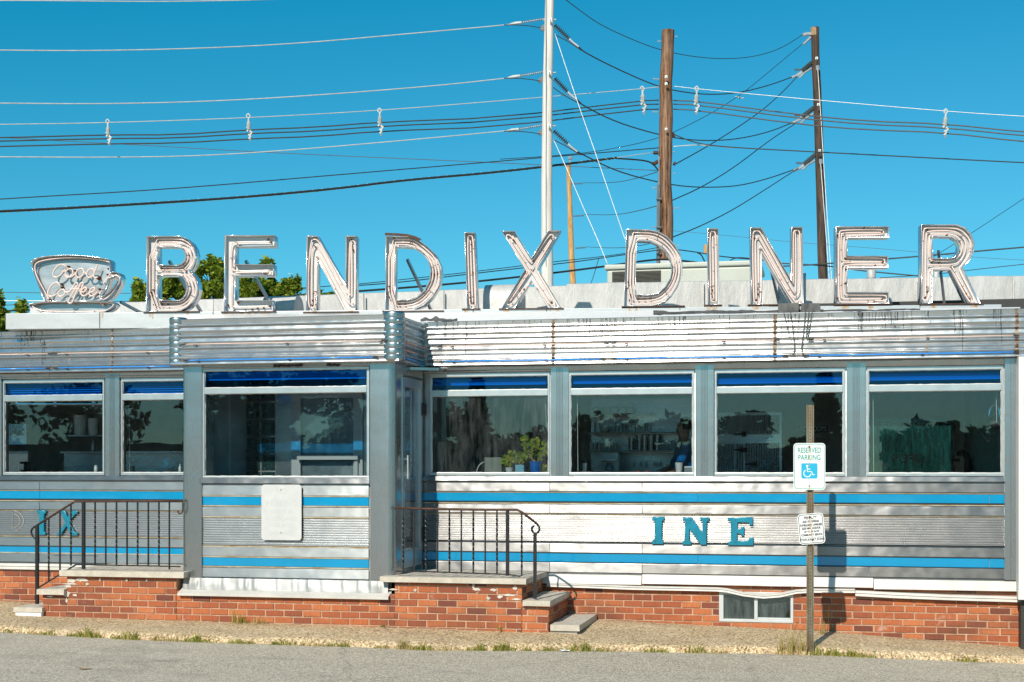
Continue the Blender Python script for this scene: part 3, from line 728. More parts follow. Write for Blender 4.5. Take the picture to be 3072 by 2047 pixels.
def rpost(xa, xb, ya, yb, r, z0, z1, corner, name='corner_post'):
    """corner post with one rounded vertical edge"""
    poly = []
    if corner == 'R': poly = [(xa, ya)]+[(xb-r+r*math.sin(R(a)), ya+r-r*math.cos(R(a))) for a in range(0, 91, 9)]+[(xb, yb), (xa, yb)]
    else: poly = [(xb, ya), (xb, yb), (xa, yb)]+[(xa+r-r*math.cos(R(a)), ya+r-r*math.sin(R(a))) for a in range(0, 91, 9)]
    b = MB(); n = 24; base = len(b.v); m = len(poly)
    for i in range(n+1):
        z = lerp(z0, z1, i/n)
        for (x, y) in poly: d = noise.noise(Vector((x*6, y*6, z*2.6)))*.004; b.v.append((x, y+d, z))
    for i in range(n):
        for q in range(m): a = base+i*m+q; c = base+i*m+(q+1) % m; b.f.append((a, c, c+m, a+m))
    b.f.append(tuple(base+n*m+q for q in range(m)))
    return part(b, name, M['post'], smooth=40)
rpost(X(1110, BY-.03), XS, BY-.03, BY+.28, .09, .60, 2.95, 'R'); rpost(XL-.0, X(605, BY-.03), BY-.03, BY+.28, .07, .60, 2.95, 'L')
# bay window
zb = (1.705, 1.728, 2.622, 2.690, 2.872, 2.895)
window(X(607, BY), X(1109, BY), 'glass', BY, zb, side=.03)
b = MB(); panel(b, X(603, BY), X(1111, BY), 1.645, 1.705, BY-.045, depth=.06, amp=.0015, tilt=.1, seed=9); part(b, 'window_sill', M['steel'], smooth=25)
b = MB(); b.box(X(606, BY), X(1110, BY), BY-.01, BY+.08, 2.896, 2.95); b.tube([(X(600, BY), BY-.02, 2.905), (X(1106, BY), BY-.02, 2.905)], .009, 8); part(b, 'header_band', M['post'])
def blob(x0, x1, z0, z1, y, m, seed, name, parent=None, n=26, rag=.18, ext=.004, onto=None):
    r_ = random.Random(seed); top = []; bot = []
    for i in range(n+1):
        t = i/n; x = lerp(x0, x1, t); h = (z1-z0); top.append((x, z1-h*rag*r_.random())); bot.append((x, z0+h*rag*r_.random()))
    b = MB(); k0 = len(b.v)
    for (a, c) in zip(top, bot): b.v += [(a[0], y, a[1]), (c[0], y, c[1])]
    for i in range(n): q = k0+i*2; b.f.append((q, q+1, q+3, q+2))
    return part(b, name, M[m], parent)
blob(X(812, BC), X(898, BC), 2.897, 2.94, BY-.032, 'tar', 4, 'black_tape', rag=.3); blob(X(972, BC), X(1010, BC), 2.897, 2.938, BY-.032, 'tar', 9, 'black_tape', n=8, rag=.35)
# crumpled flashing under the bay and its white ledge
b = MB(); xa, xb = X(552, BY-.03), X(1166, BY-.03); n = 150; nz = 7; r_ = random.Random(5); creases = [(r_.random(), r_.uniform(.004, .014), r_.uniform(.004, .012)) for _ in range(34)]
for i in range(n+1):
    t = i/n; x = lerp(xa, xb, t)
    for q in range(nz+1):
        s = q/nz; z = .612-.125*s; d = sum(a*math.exp(-((t-c-(.004*s))/wd)**2) for c, wd, a in creases)
        d += noise.noise(Vector((x*9, z*9, 0)))*.006; b.v.append((x, BY-.035-d*(.3+.7*math.sin(PI*min(1, s*.9+.1)))-(.03*s), z))
for i in range(n):
    for q in range(nz): a = i*(nz+1)+q; b.f.append((a, a+1, a+nz+2, a+nz+1))
part(b, 'crumpled_flashing', M['flash'], smooth=True)
b = MB(); xa, xb = X(533, BF-.05), X(1165, BF-.05)
b.prism([(0, 0)]*0 or [(xa, .425), (xb, .425), (xb, .452), (xa, .452)], BF-.055, BF-.045)
b.quad((xa, BF-.055, .452), (xb, BF-.055, .452), (xb, BY-.03, .500), (xa, BY-.03, .500)); b.quad((xa, BF-.045, .426), (xb, BF-.045, .426), (xb, BY, .426), (xa, BY, .426))
part(b, 'white_ledge', M['whitetrim'])
blob(X(1020, BF-.055), X(1070, BF-.055), .452, .468, BF-.02, 'rust', 3, 'leaf_debris', n=10, rag=.7)
# ---- bay side wall and door
yd0, yd1 = YX(1205, XS), YX(1264, XS)
zd1 = W(1204, 1130, yd0).z; zd0 = W(1199, 1707, yd0).z
b = MB(); b.box(XS-.1, XS-.004, BY+.27, -.0, zd1+.03, 2.97).box(XS-.1, XS-.004, yd1+.03, .012, .6, zd1+.03).box(XS-.1, XS-.004, BY+.26, yd0-.02, .6, zd1+.03).box(XS-.1, XS-.01, yd0-.02, yd1+.03, .6, zd0-.01)
part(b, 'bay_side_wall', M['chrome'])
b = MB(); b.box(XL+.004, XL+.1, BY+.27, .0, .6, 2.97); part(b, 'bay_side_wall', M['chrome'])
d = MB(); xd0, xd1 = XS-.055, XS+.012; s = .085
d.box(xd0, xd1, yd0, yd0+s, zd0, zd1).box(xd0, xd1, yd1-s, yd1, zd0, zd1).box(xd0, xd1, yd0+s, yd1-s, zd1-.10, zd1).box(xd0, xd1, yd0+s, yd1-s, zd0, zd0+.2)
door = part(d, 'entrance_door', M['al']); bevel(door, .004)
g = MB(); g.box(XS-.02, XS-.016, yd0+s, yd1-s, zd0+.2, zd1-.10); g.build('pane', M['glass'], door)
g = MB(); hz0, hz1 = W(1215, 1437, yd0).z, W(1215, 1366, yd0).z; g.box(XS+.045, XS+.06, yd0+.05, yd0+.10, hz0, hz1).box(XS+.012, XS+.045, yd0+.06, yd0+.09, hz0+.03, hz0+.05).box(XS+.012, XS+.045, yd0+.06, yd0+.09, hz1-.05, hz1-.03).box(XS-.07, XS-.05, yd0+s, yd1-s, hz1-.1, hz1-.06); g.build('handle', M['al'], door)
g = MB()
for hz in (zd1-.32, zd0+.35): g.box(XS+.005, XS+.03, yd1-.012, yd1+.03, hz-.07, hz+.07)
each(g, 'hinge', M['gask'], door)
g = MB(); g.prismz([(XS-.1, -.55), (XS+.27, -.30), (XS+.27, -.06), (XS-.1, -.02)], 2.895, 2.925); part(g, 'door_canopy', M['post'])
# steel panelling on the part of the side wall below the door canopy: bands carry round
g = MB(); g.box(XS-.004, XS+.01, yd1+.035, -.03, .66, 2.9); part(g, 'door_jamb', M['post'])
# ---- inner lobby between bay and dining room (seen through the bay window)
lob = thing('glass_block_wall', 'column of wavy glass blocks inside the entrance bay beside the inner door', 'glass blocks', (X(785, .0), .02, .75))
gb = MB(); gm = MB(); u0, u1 = X(737, .0), X(827, .0); 
m, nt, bb, N = mk('wavy_glass_block'); t = tex(nt, 'ShaderNodeTexNoise', i_Scale=16, i_Detail=3, i_Distortion=2.2); bb.inputs['Base Color'].default_value = (.03, .08, .08, 1); bb.inputs['Roughness'].default_value = .06; bb.inputs['Specular IOR Level'].default_value = .9; bb.inputs['Coat Weight'].default_value = 1.0; p = bump(nt, bb, t.outputs[0], .06); M['gblock'] = m
wv = (u1-u0)/2
for i in range(2):
    for j in range(11):
        z = .78+j*.2; gb.box(u0+i*wv+.012, u0+(i+1)*wv-.012, .0, .08, z+.012, z+.188)
gm.box(u0, u1, .02, .07, .75, 3.0)
gb.build('block', M['gblock'], lob); gm.build('mortar', simple('dark_mortar', (.06, .07, .07), .9), lob)
b = MB(); b.box(XL+.1, X(737, .0), 0.125, .18, .75, 3.0); b.box(X(827), X(877), .0, .1, .75, 3.0); b.box(X(1090), XS-.1, .0, .1, .75, 3.0).box(X(877), X(1090), .0, .1, 2.72, 3.0)
part(b, 'lobby_wall', M['chrome'])
b = MB(); xi0, xi1 = X(877), X(1090); s = .11
b.box(xi0, xi0+s, -.03, .02, .75, 2.72).box(xi1-s, xi1, -.03, .02, .75, 2.72).box(xi0+s, xi1-s, -.03, .02, 2.62, 2.72).box(xi0+s, xi1-s, -.03, .02, .75, 1.0)
idoor = thing('inner_door', 'white framed inner glass door seen through the window of the entrance bay', 'door', ((xi0+xi1)/2, 0, .75))
b.build('frame', M['alwhite'], idoor); g = MB(); g.box(xi0+s, xi1-s, .0, .004, 1.0, 2.62); g.build('pane', M['glass'], idoor)
g = MB(); z = W(900, 1372, 0).z; g.box(xi0+s-.02, xi1-.04, -.09, -.05, z-.03, z+.015).box(xi1-.09, xi1-.05, -.06, -.02, z-.25, z); g.build('push_bar', M['alwhite'], idoor)
b = MB(); b.box(XL+.02, XS-.02, BY+.1, 4.3, .70, .75); part(b, 'lobby_floor', M['concrete'])
# ------------------------------------------------------------------ stoops
def slab(b, x0, x1, y0, y1, z0, z1, seed=0, step=.07):
    """stone slab with rough chipped faces"""
    n = max(2, int((x1-x0)/step)); m = max(2, int((y1-y0)/step)); base = len(b.v)
    def P(i, j, top):
        x = lerp(x0, x1, i/n); y = lerp(y0, y1, j/m); e = 1 if i in (0, n) or j in (0, m) else 0
        q = Vector((x*6+seed, y*6, 0 if top else 5))
        return (x+(noise.noise(q*2)*.007 if i in (0, n) else 0), y+(noise.noise(q*2.3)*.008 if j in (0, m) else 0), (z1 if top else z0)+(noise.noise(q)*.004-.004*e if top else 0))
    idx = {}
    for top in (1, 0):
        for j in range(m+1):
            for i in range(n+1): idx[(i, j, top)] = len(b.v); b.v.append(P(i, j, top))
    for j in range(m):
        for i in range(n):
            b.f.append((idx[i, j, 1], idx[i+1, j, 1], idx[i+1, j+1, 1], idx[i, j+1, 1])); b.f.append((idx[i, j, 0], idx[i, j+1, 0], idx[i+1, j+1, 0], idx[i+1, j, 0]))
    for i in range(n): b.f.append((idx[i, 0, 0], idx[i+1, 0, 0], idx[i+1, 0, 1], idx[i, 0, 1])); b.f.append((idx[i, m, 1], idx[i+1, m, 1], idx[i+1, m, 0], idx[i, m, 0]))
    for j in range(m): b.f.append((idx[0, j, 1], idx[0, j+1, 1], idx[0, j+1, 0], idx[0, j, 0])); b.f.append((idx[n, j, 0], idx[n, j+1, 0], idx[n, j+1, 1], idx[n, j, 1]))
SF = -1.21
st = thing('entrance_stoop', 'brick stoop with stone steps coming down to the right of the entrance bay', 'steps', (X(1400, -.6), -.6, .1))
xr0, xr1, xr2, xr3 = X(1139, SF), X(1578, SF), X(1650, SF), X(1737, SF)
bricks('brick_wall', st, [(XS+.021, X(1566, BF), BF, -.02, -.3, .603), (X(1566, BF)+.001, X(1646, BF), BF+.001, -.02, -.3, .385)], 3, sides=('R',))
b = MB(); slab(b, xr0, xr1, SF, -.02, .612, .672, 1); b.build('platform_slab', M['stone'], st, smooth=30)
b = MB(); slab(b, X(1567, SF), xr2, SF, -.06, .39, .45, 2); b.build('step_slab', M['stone'], st, smooth=30)
b = MB(); slab(b, xr2, xr3, SF+.02, -.02, .14, .205, 3); b.build('step_slab', M['stone'], st, smooth=30)
b = MB(); b.box(xr2, xr3-.03, SF+.05, -.03, -.2, .139); b.build('step_base', M['concrete'], st)
st = thing('entrance_stoop', 'brick stoop with stone steps coming down to the left of the entrance bay', 'steps', (X(350, -.6), -.6, .15))
xl0 = X(128, BF)
bricks('brick_wall', st, [(X(200, BF), XL-.021, BF, -.02, -.3, .61), (xl0, X(200, BF)-.001, BF+.001, -.02, -.3, .40)], 4)
b = MB(); slab(b, X(178, SF), X(551, SF), SF, -.02, .615, .682, 5); b.build('platform_slab', M['stone'], st, smooth=30)
b = MB(); slab(b, X(110, SF), X(191.5, SF), SF, -.35, .405, .47, 6); b.build('step_slab', M['stone'], st, smooth=30)
b = MB(); slab(b, X(41, SF), X(126, SF), SF, -.35, .205, .262, 7); b.build('step_slab', M['stone'], st, smooth=30)
b = MB(); b.box(X(45, SF), X(122, SF), SF+.01, -.36, .0, .204); b.build('step_base', M['whiteroof'], st)
# ------------------------------------------------------------------ railings
def rails(fn, name, label, Y, top, bot, posts_, bal, curl=None):
    P = lambda u, v: W(*fn(u, v), Y)
    t = thing(name, label, 'railing', (P(*posts_[0][:2]).x, Y, P(posts_[0][0], posts_[0][2]).z))
    b = MB(); pts = [P(*q) for q in top]; 
    b.tube(pts, .0125, 8); b.build('handrail', M['rustiron'], t, smooth=True)
    if curl: c_ = MB(); c_.tube(smooth_path([P(*q) for q in curl], 2), .011, 8); c_.build('scroll', M['black'], t, smooth=True)
    b = MB(); q = [P(*p) for p in bot]
    for a, c in zip(q, q[1:]): b.bar(a, c, .012, .03, (0, 1, 0))
    b.build('bottom_rail', M['black'], t)
    for (u, v0, v1) in posts_: b = MB(); a, c = P(u, v0), P(u, v1); b.bar(a, (a.x, a.y, c.z), .032, .032, (0, 1, 0)); b.build('post', M['black'], t)
    for (u, v0, v1, tw) in bal:
        a, c = P(u, v0), P(u, v1); b = MB(); n = 36 if tw else 1; h = .0085
        for i in range(n+1):
            s_ = i/n; z = lerp(a.z, c.z, s_); ang = PI/4+(max(0, min(1, (s_-.12)/.76))*PI*5 if tw else 0); k_ = 1.35 if tw and .1 < s_ < .9 else 1.2
            for q_ in range(4): b.v.append((a.x+h*k_*math.cos(ang+q_*PI/2), Y+h*k_*math.sin(ang+q_*PI/2), z))
        for i in range(n):
            for q_ in range(4): e = i*4+q_; g_ = i*4+(q_+1) % 4; b.f.append((e, g_, g_+4, e+4))
        b.build('baluster', M['black'], t)
    return t
ra = lambda u, v: (u*.387, 1440+v*.387)
rails(ra, 'iron_railing', 'black iron railing with twisted bars on the left stoop, in front of teal X', -1.13,
      [(290, 350), (580, 168), (1000, 166), (1418, 162)], [(295, 838), (590, 657), (1000, 664), (1395, 672)], [(288, 355, 962), (648, 172, 690)],
      [(378, 300, 783, 1), (465, 245, 702, 0), (550, 190, 665, 1)]+[(x, 168, 660+i, (i % 2 == 0)) for i, x in enumerate((737, 820, 903, 985, 1067, 1150, 1232))]+[(1313, 166, 695, 0)],
      [(275, 458), (250, 432), (240, 400), (252, 375), (292, 350)])
b = MB(); P = lambda u, v: W(*ra(u, v), -1.13); b.tube(smooth_path([P(1416, 163), P(1417, 240), P(1408, 260), P(1390, 262), P(1378, 250), P(1384, 236)], 1), .008, 6); b.build('scroll', M['rustiron'], [o for o in bpy.data.objects if o.name == 'iron_railing'][0], smooth=True)
rb = lambda u, v: (1120+u*.3871, 1440+v*.3871)
rails(rb, 'iron_railing', 'dark iron railing on the right stoop, in front of the entrance door', -1.13,
      [(165, 218), (430, 225), (800, 231), (1115, 232), (1150, 250), (1262, 335)], [(172, 708), (420, 712), (1040, 732), (1140, 748)], [(1040, 234, 742), (1253, 418, 922)],
      [(x, 228, 706+i*3, (i % 2 == 0)) for i, x in enumerate((232, 315, 408, 498, 590, 682, 775, 867, 958))]+[(1150, 252, 745, 1)],
      [(1262, 335), (1285, 362), (1288, 392), (1270, 414), (1245, 414), (1228, 392), (1228, 370), (1248, 354)])
# ------------------------------------------------------------------ annex at the right edge
ax0 = X(3056, -.25)
an = thing('white_annex', 'white ribbed metal annex at the right edge beside the diner', 'building', (ax0+1.5, 1, 0))
b = MB(); poly = [(ax0, -.25)]
x = ax0
while x < ax0+3: poly += [(x+.05, -.25), (x+.056, -.244), (x+.066, -.244), (x+.072, -.25)]; x += .072
poly += [(ax0+3.1, -.25), (ax0+3.1, 3), (ax0, 3)]
b.prismz(poly, .56, 2.95); b.build('wall', M['annex'], an)
b = MB(); b.box(ax0-.01, ax0+3.1, -.30, -.18, .47, .56); b.build('base_trim', M['annex'], an)
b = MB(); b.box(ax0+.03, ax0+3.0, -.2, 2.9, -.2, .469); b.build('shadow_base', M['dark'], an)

# outline left on the corrugated band by a missing letter
b = MB(); g1_ = lambda u, v: W(u*.387, 1440+v*.387, -.012)
for rr in ((88, 80), (60, 56)): b.tube([g1_(95+rr[0]*math.cos(R(a)), 318+rr[1]*math.sin(R(a))) for a in range(-80, 81, 10)], .003, 5)
b.tube([g1_(95, 250), g1_(95, 385)], .003, 5)
each(b, 'letter_outline', simple('old_glue_marks', (.55, .45, .36), .8), diner)

def smear(pts, par, seed):
    r_ = random.Random(seed); b = MB()
    for (px, py, w_, h_) in pts:
        p = W(px, py, BF-.0045); n = 14; k = 1/270; c = (p.x, BF-.0045, p.z); ring = [(p.x+math.cos(2*PI*i/n)*w_*k/2*r_.uniform(.5, 1.1), BF-.0045-r_.uniform(0, .002), p.z+math.sin(2*PI*i/n)*h_*k/2*r_.uniform(.5, 1.1)) for i in range(n)]
        for i in range(n): b.quad(c, ring[i], ring[(i+1) % n])
    tag(b.build('mortar_smear', M['whiteroof2'], par), kind='stuff')
M['whiteroof2'] = simple('white_mortar_smear', (.66, .60, .52), .9, 0, .3, 30, .004)
stp = [o for o in bpy.data.objects if o.name.startswith('entrance_stoop')]
smear([(215, 1742, 40, 14), (245, 1740, 46, 12), (205, 1760, 30, 10), (200, 1783, 30, 22), (225, 1786, 16, 8), (212, 1752, 60, 6), (262, 1752, 12, 10), (200, 1802, 8, 20), (150, 1790, 30, 6), (300, 1739, 8, 12), (380, 1740, 8, 12), (440, 1741, 8, 12), (140, 1770, 20, 6)], stp[1], 3)
smear([(1430, 1768, 26, 10), (1480, 1770, 26, 10), (1500, 1790, 20, 12), (1530, 1786, 44, 8), (1465, 1795, 14, 12), (1180, 1769, 30, 6), (1245, 1771, 10, 10), (1545, 1765, 14, 14), (1420, 1758, 10, 14), (1550, 1798, 30, 6)], stp[0], 4)
# ------------------------------------------------------------------ rooftop letters
def plane_pt(px, zc): p = Q(px, 1408, zc); return Vector((p.x, p.y, 0))
SA = plane_pt(440, 16.75); SB = plane_pt(2850, 16.0); SE = (SB-SA).normalized(); SN = Vector((SE.y, -SE.x, 0))    # SN faces the street
def S(px, py):                              # photo point on the sign plane -> (along, z)
    d = ray(px, py); t = (SA-Vector((CAM.x, CAM.y, 0))).dot(SN)/Vector((d.x, d.y, 0)).dot(SN); p = CAM+d*t
    return ((p-SA).dot(SE), p.z)
def SW(s, d, z): p = SA+SE*s-SN*d; return (p.x, p.y, z)      # d: depth away from the street
SMAT = Matrix.Translation(SA) @ Matrix(((SE.x, -SN.x, 0, 0), (SE.y, -SN.y, 0, 0), (0, 0, 1, 0), (0, 0, 0, 1)))
def r1(u, v): return (u*.2635, 650+v*.2635)
def r2(u, v): return (580+u*.2635, 650+v*.2635)
def r3(u, v): return (1160+u*.2635, 650+v*.2635)
def r4(u, v): return (1740+u*.2635, 650+v*.2635)
def r5(u, v): return (2300+u*.328, 650+v*.328)
def r0(u, v): return (u, v)
def shell(t, loops, depth=.19, face=.085, fmat='letterback'):
    b = MB()
    for lp in loops:
        n = len(b.v); m = len(lp)
        o = inset(lp, -.0035 if lp is loops[0] else .0035)
        for k in range(m): b.v += [SW(lp[k][0], 0, lp[k][1]), SW(lp[k][0], depth, lp[k][1])]
        for k in range(m): j = (k+1) % m; b.f.append((n+2*k, n+2*j, n+2*j+1, n+2*k+1))
    ret = b.build('return', M['lettermetal'], t, smooth=32); md = ret.modifiers.new('s', 'SOLIDIFY'); md.thickness = .005; md.offset = 0
    for nm, dd in (('face', face), ('back', depth-.004)):
        me = filled(loops, dd); me.transform(SMAT); base = wl(t); me.transform(Matrix.Translation(-base)); me.materials.append(M[fmat] if nm == 'face' else M['lettermetal']); link(nm, me, t)
def rustbits(t, pts, r=.012):
    b = MB()
    for (s, z) in pts: b.tube([SW(s, .03, z), SW(s, .084, z)], [r*.55, r], 7)
    each(b, 'rusty_electrode', M['rust'], t)
letters = []
def letter(name, label, fn, loops, tubes, group='rooftop letters of the two-word sign', brace=True, bits=(), lean=0):
    L = [[S(*fn(*p)) for p in lp] for lp in loops]
    for i, lp in enumerate(L):
        if area2(lp) < 0: L[i] = lp[::-1]
    s0 = min(p[0] for p in L[0]); s1 = max(p[0] for p in L[0]); z0 = min(p[1] for p in L[0])
    t = thing(name, label, 'sign letter', SW((s0+s1)/2, .1, z0), group); shell(t, L)
    paths = []
    for k in tubes:
        if k[0] == 'in': paths.append((smooth_path([Vector((p[0], 0, p[1])) for p in inset(L[k[1]], k[2])], 1, True), True))
        else: paths.append((smooth_path([Vector((S(*fn(*p))[0], 0, S(*fn(*p))[1])) for p in k[1]], 2, k[0] == 'loop'), k[0] == 'loop'))
    for pts, cl in paths:
        b = MB(); b.tube([SW(p.x, .045, p.z) for p in pts], .0078, 8, closed=cl); b.build('neon_tube', M['pinktube'], t, smooth=True)
    r_ = random.Random(name+label); sp = MB()
    for pts, cl in paths:
        for p in pts[::max(1, len(pts)//4)]: sp.tube([SW(p.x, .03, p.z), SW(p.x, .085, p.z)], .005, 5)
    sp.build('tube_support', M['rustiron'], t)
    rustbits(t, [S(*fn(*p)) for p in bits])
    if brace and not any(k_ in label for k_ in ('intact channel letter D', 'neon tubes complete', 'letter X', 'narrow channel')):
        b = MB(); sm = lerp(s0, s1, .35 if lean == 0 else lean); b.bar(SW(sm, .19, z0+.62), SW(sm+.25, .95, z0-.05), .03, .03); b.build('brace', M['post'], t)
    b = MB(); 
    for q in (s0-.03, s1-.10) if s1-s0 > .3 else (s0-.04,): b.prism([(0, 0)]*0 or [(0, 0), (0, 0), (0, 0)], 0, 0) if False else None
    p0 = SW(s0-.03, .02, z0-.012); p1 = SW(s1+.03, .02, z0-.012); b.bar((p0[0], p0[1], z0-.008), (p1[0], p1[1], z0-.008), .10, .012, (0, 0, 1)); b.build('base_plate', M['rustiron'], t)
    letters.append(t); return t
IN = .034
def cen(lp, d): return ('in', lp, d)
letter('letter_b', 'open channel letter B with rusty neon tubes, beside the coffee cup sign', r1,
  [[(1668, 225), (2040, 222), (2115, 247), (2172, 295), (2210, 360), (2225, 430), (2215, 510), (2190, 570), (2150, 614), (2205, 665), (2238, 740), (2248, 820), (2232, 900), (2192, 975), (2130, 1035), (2060, 1070), (1980, 1080), (1665, 1080)],
   [(1785, 340), (2010, 340), (2060, 360), (2095, 400), (2107, 450), (2095, 500), (2060, 540), (2010, 552), (1785, 552)],
   [(1785, 665), (2030, 665), (2075, 690), (2110, 740), (2125, 810), (2110, 880), (2075, 930), (2030, 952), (1785, 952)]],
  [cen(0, .026), cen(0, .062), cen(1, -.024), cen(2, -.024), ('line', [(1760, 605), (2040, 605), (2110, 600)])], bits=[(1725, 830), (1700, 900), (1735, 1000), (1820, 590), (1890, 592), (1820, 990), (1890, 995), (2110, 265), (1760, 255), (1700, 860)])
letter('letter_e', 'dented channel letter E with sparse neon and large rusty holes in its bottom arm', r2,
  [[(355, 213), (920, 213), (920, 335), (470, 335), (470, 545), (908, 545), (908, 668), (470, 668), (470, 955), (905, 955), (905, 1078), (350, 1078)]],
  [('line', [(870, 280), (460, 280), (415, 310), (415, 560), (425, 620), (860, 605)]), ('line', [(840, 655), (880, 640), (830, 620), (440, 632), (425, 680), (415, 1010), (445, 1022), (855, 1015)]), ('line', [(510, 322), (455, 350), (450, 520), (440, 600)])],
  bits=[(870, 283), (835, 250), (715, 1040), (785, 1035), (855, 1015), (650, 1050), (490, 975), (375, 1000), (510, 320), (800, 650), (570, 1062), (450, 1065)])
letter('letter_n', 'channel letter N between the dented E and the D with a lifted cap', r2,
  [[(1290, 220), (1408, 220), (1733, 790), (1733, 220), (1855, 220), (1845, 1080), (1720, 1080), (1410, 480), (1402, 1083), (1283, 1083)]],
  [('line', [(1370, 850), (1375, 1010), (1350, 1040), (1300, 1035), (1298, 600), (1330, 270), (1360, 250), (1410, 260), (1500, 420), (1790, 980), (1795, 700), (1790, 300)]),
   ('line', [(1335, 1000), (1335, 400), (1370, 320), (1400, 330), (1500, 520), (1745, 985), (1810, 1000), (1830, 940), (1840, 290), (1810, 268), (1785, 275), (1768, 320), (1760, 950)]), ('line', [(1380, 900), (1388, 420), (1420, 440), (1720, 1050), (1740, 1070), (1815, 1068)])],
  bits=[(1365, 870), (1385, 850), (1345, 1010), (1385, 940), (1385, 1000), (1785, 250), (1805, 370), (1370, 325), (1345, 950)])
letter('letter_d', 'channel letter D with a lifted bent cap on top, first D from the left', r0,
  [[(1157, 709), (1224, 709), (1247, 713), (1278.6, 737), (1307.6, 764), (1322, 797.6), (1324, 822), (1318, 855.5), (1297, 890), (1270.7, 916), (1233.8, 932.5), (1156, 932.5)],
   [(1185, 738), (1236, 741), (1265, 758), (1284, 782), (1291.7, 808), (1289, 840), (1273, 871), (1249.6, 892), (1223, 900), (1185, 900)]],
  [cen(0, .03), cen(0, .064), cen(1, -.026)], bits=[(1164, 858), (1163, 875), (1171, 900), (1195, 912), (1212, 911), (1180, 715), (1301, 822), (1311, 820), (1166, 890), (1230, 726)])
t = letters[-1]; b = MB(); pts = [(1156, 700), (1190, 701), (1225, 704), (1250, 711), (1262, 717)]
for (pa, pb) in zip(pts, pts[1:]):
    a, c = S(*pa), S(*pb); b.quad(SW(a[0], -.03, a[1]), SW(c[0], -.03, c[1]), SW(c[0], .2, c[1]+.01), SW(a[0], .2, a[1]+.01)); b.quad(SW(a[0], -.03, a[1]), SW(a[0], -.03, a[1]-.03), SW(c[0], -.03, c[1]-.03), SW(c[0], -.03, c[1]))
b.build('lifted_cap', M['rustiron'], t)
def bar_letter(nm, label, fn, q, bits):
    (a, b_, c, d) = q
    m = lambda s, t_: tuple((a[i]*(1-s)+b_[i]*s)*(1-t_)+(d[i]*(1-s)+c[i]*s)*t_ for i in (0, 1))
    letter(nm, label, fn, [[a, b_, c, d]], [('loop', [m(.22, .05), m(.5, .025), m(.78, .05), m(.78, .3), m(.78, .93), m(.7, .955), m(.3, .955), m(.22, .93), m(.22, .5)]), ('line', [m(.5, .09), m(.5, .5), m(.5, .92)])], bits=[m(*z) for z in bits])
bar_letter('letter_i', 'narrow channel letter I between the first D and the X', r3, [(887, 182), (1003, 182), (1037, 1046), (915, 1046)], [(.5, .08), (.55, .15), (.25, .78), (.3, .85), (.55, .92), (.6, .52), (.3, .9)])
letter('letter_x', 'channel letter X with rusty neon tubes, standing in front of the pale utility pole', r3,
  [[(1312, 165), (1455, 165), (1648, 478), (1840, 158), (1983, 158), (1722, 600), (1985, 1035), (1840, 1040), (1645, 722), (1455, 1045), (1308, 1045), (1573, 600)]],
  [('line', [(1440, 255), (1400, 200), (1355, 205), (1370, 260), (1590, 600), (1600, 640), (1355, 970), (1370, 1000), (1420, 1000), (1640, 690), (1840, 980), (1860, 1005), (1910, 1000), (1915, 960), (1700, 600), (1690, 575), (1900, 230), (1890, 200), (1845, 200), (1650, 510), (1620, 510), (1430, 215)]),
   ('line', [(1870, 970), (1410, 250)]), ('line', [(1870, 250), (1400, 960)])],
  bits=[(1445, 260), (1875, 250), (1420, 970), (1480, 900), (1875, 965), (1515, 840), (1560, 820), (1640, 600), (1580, 640), (1665, 495)])
letter('letter_d', 'intact channel letter D in front of the brown wooden pole and air conditioner', r4,
  [[(527, 145), (770, 147), (880, 165), (990, 225), (1080, 320), (1140, 420), (1165, 540), (1162, 660), (1120, 780), (1050, 890), (960, 970), (860, 1008), (720, 1018), (503, 1018)],
   [(645, 268), (800, 272), (900, 320), (980, 400), (1035, 500), (1050, 600), (1030, 700), (970, 800), (890, 870), (800, 890), (628, 890)]],
  [cen(0, .03), cen(0, .064), cen(1, -.026)], bits=[(545, 740), (540, 810), (570, 880), (565, 945), (660, 935), (735, 935), (615, 185), (765, 250), (800, 925)])
bar_letter('letter_i', 'narrow channel letter I in front of the air conditioner, right of the intact D', r4, [(1453, 135), (1575, 135), (1588, 1003), (1465, 1003)], [(.5, .08), (.25, .76), (.3, .85), (.5, .94), (.5, .75), (.4, .8)])
letter('letter_n', 'channel letter N standing over the grey roof cement and hanging cables', r0,
  [[(2251.7, 683), (2284, 683), (2375, 843), (2375.4, 681), (2407.6, 681), (2410, 911), (2376, 911), (2286, 757), (2287.5, 913.5), (2255, 913.5)]],
  [('line', [(2276, 865), (2283, 862), (2283, 900), (2279, 906), (2266, 906), (2262, 898), (2259, 760), (2260, 700), (2264, 691), (2278, 691), (2284, 700), (2384, 880), (2389, 880), (2389, 700), (2384, 692)]),
   ('line', [(2270, 898), (2268, 760), (2267, 712), (2276, 710), (2284, 722), (2376, 886), (2383, 890), (2395, 886), (2402, 870), (2402, 695), (2395, 690), (2384, 690), (2381, 700), (2381, 850)]), ('line', [(2277, 850), (2276, 740), (2286, 735), (2378, 900), (2398, 905), (2404, 895)])],
  bits=[(2279, 860), (2277, 880), (2270, 898), (2389, 697), (2266, 712), (2368, 870), (2283, 875)])
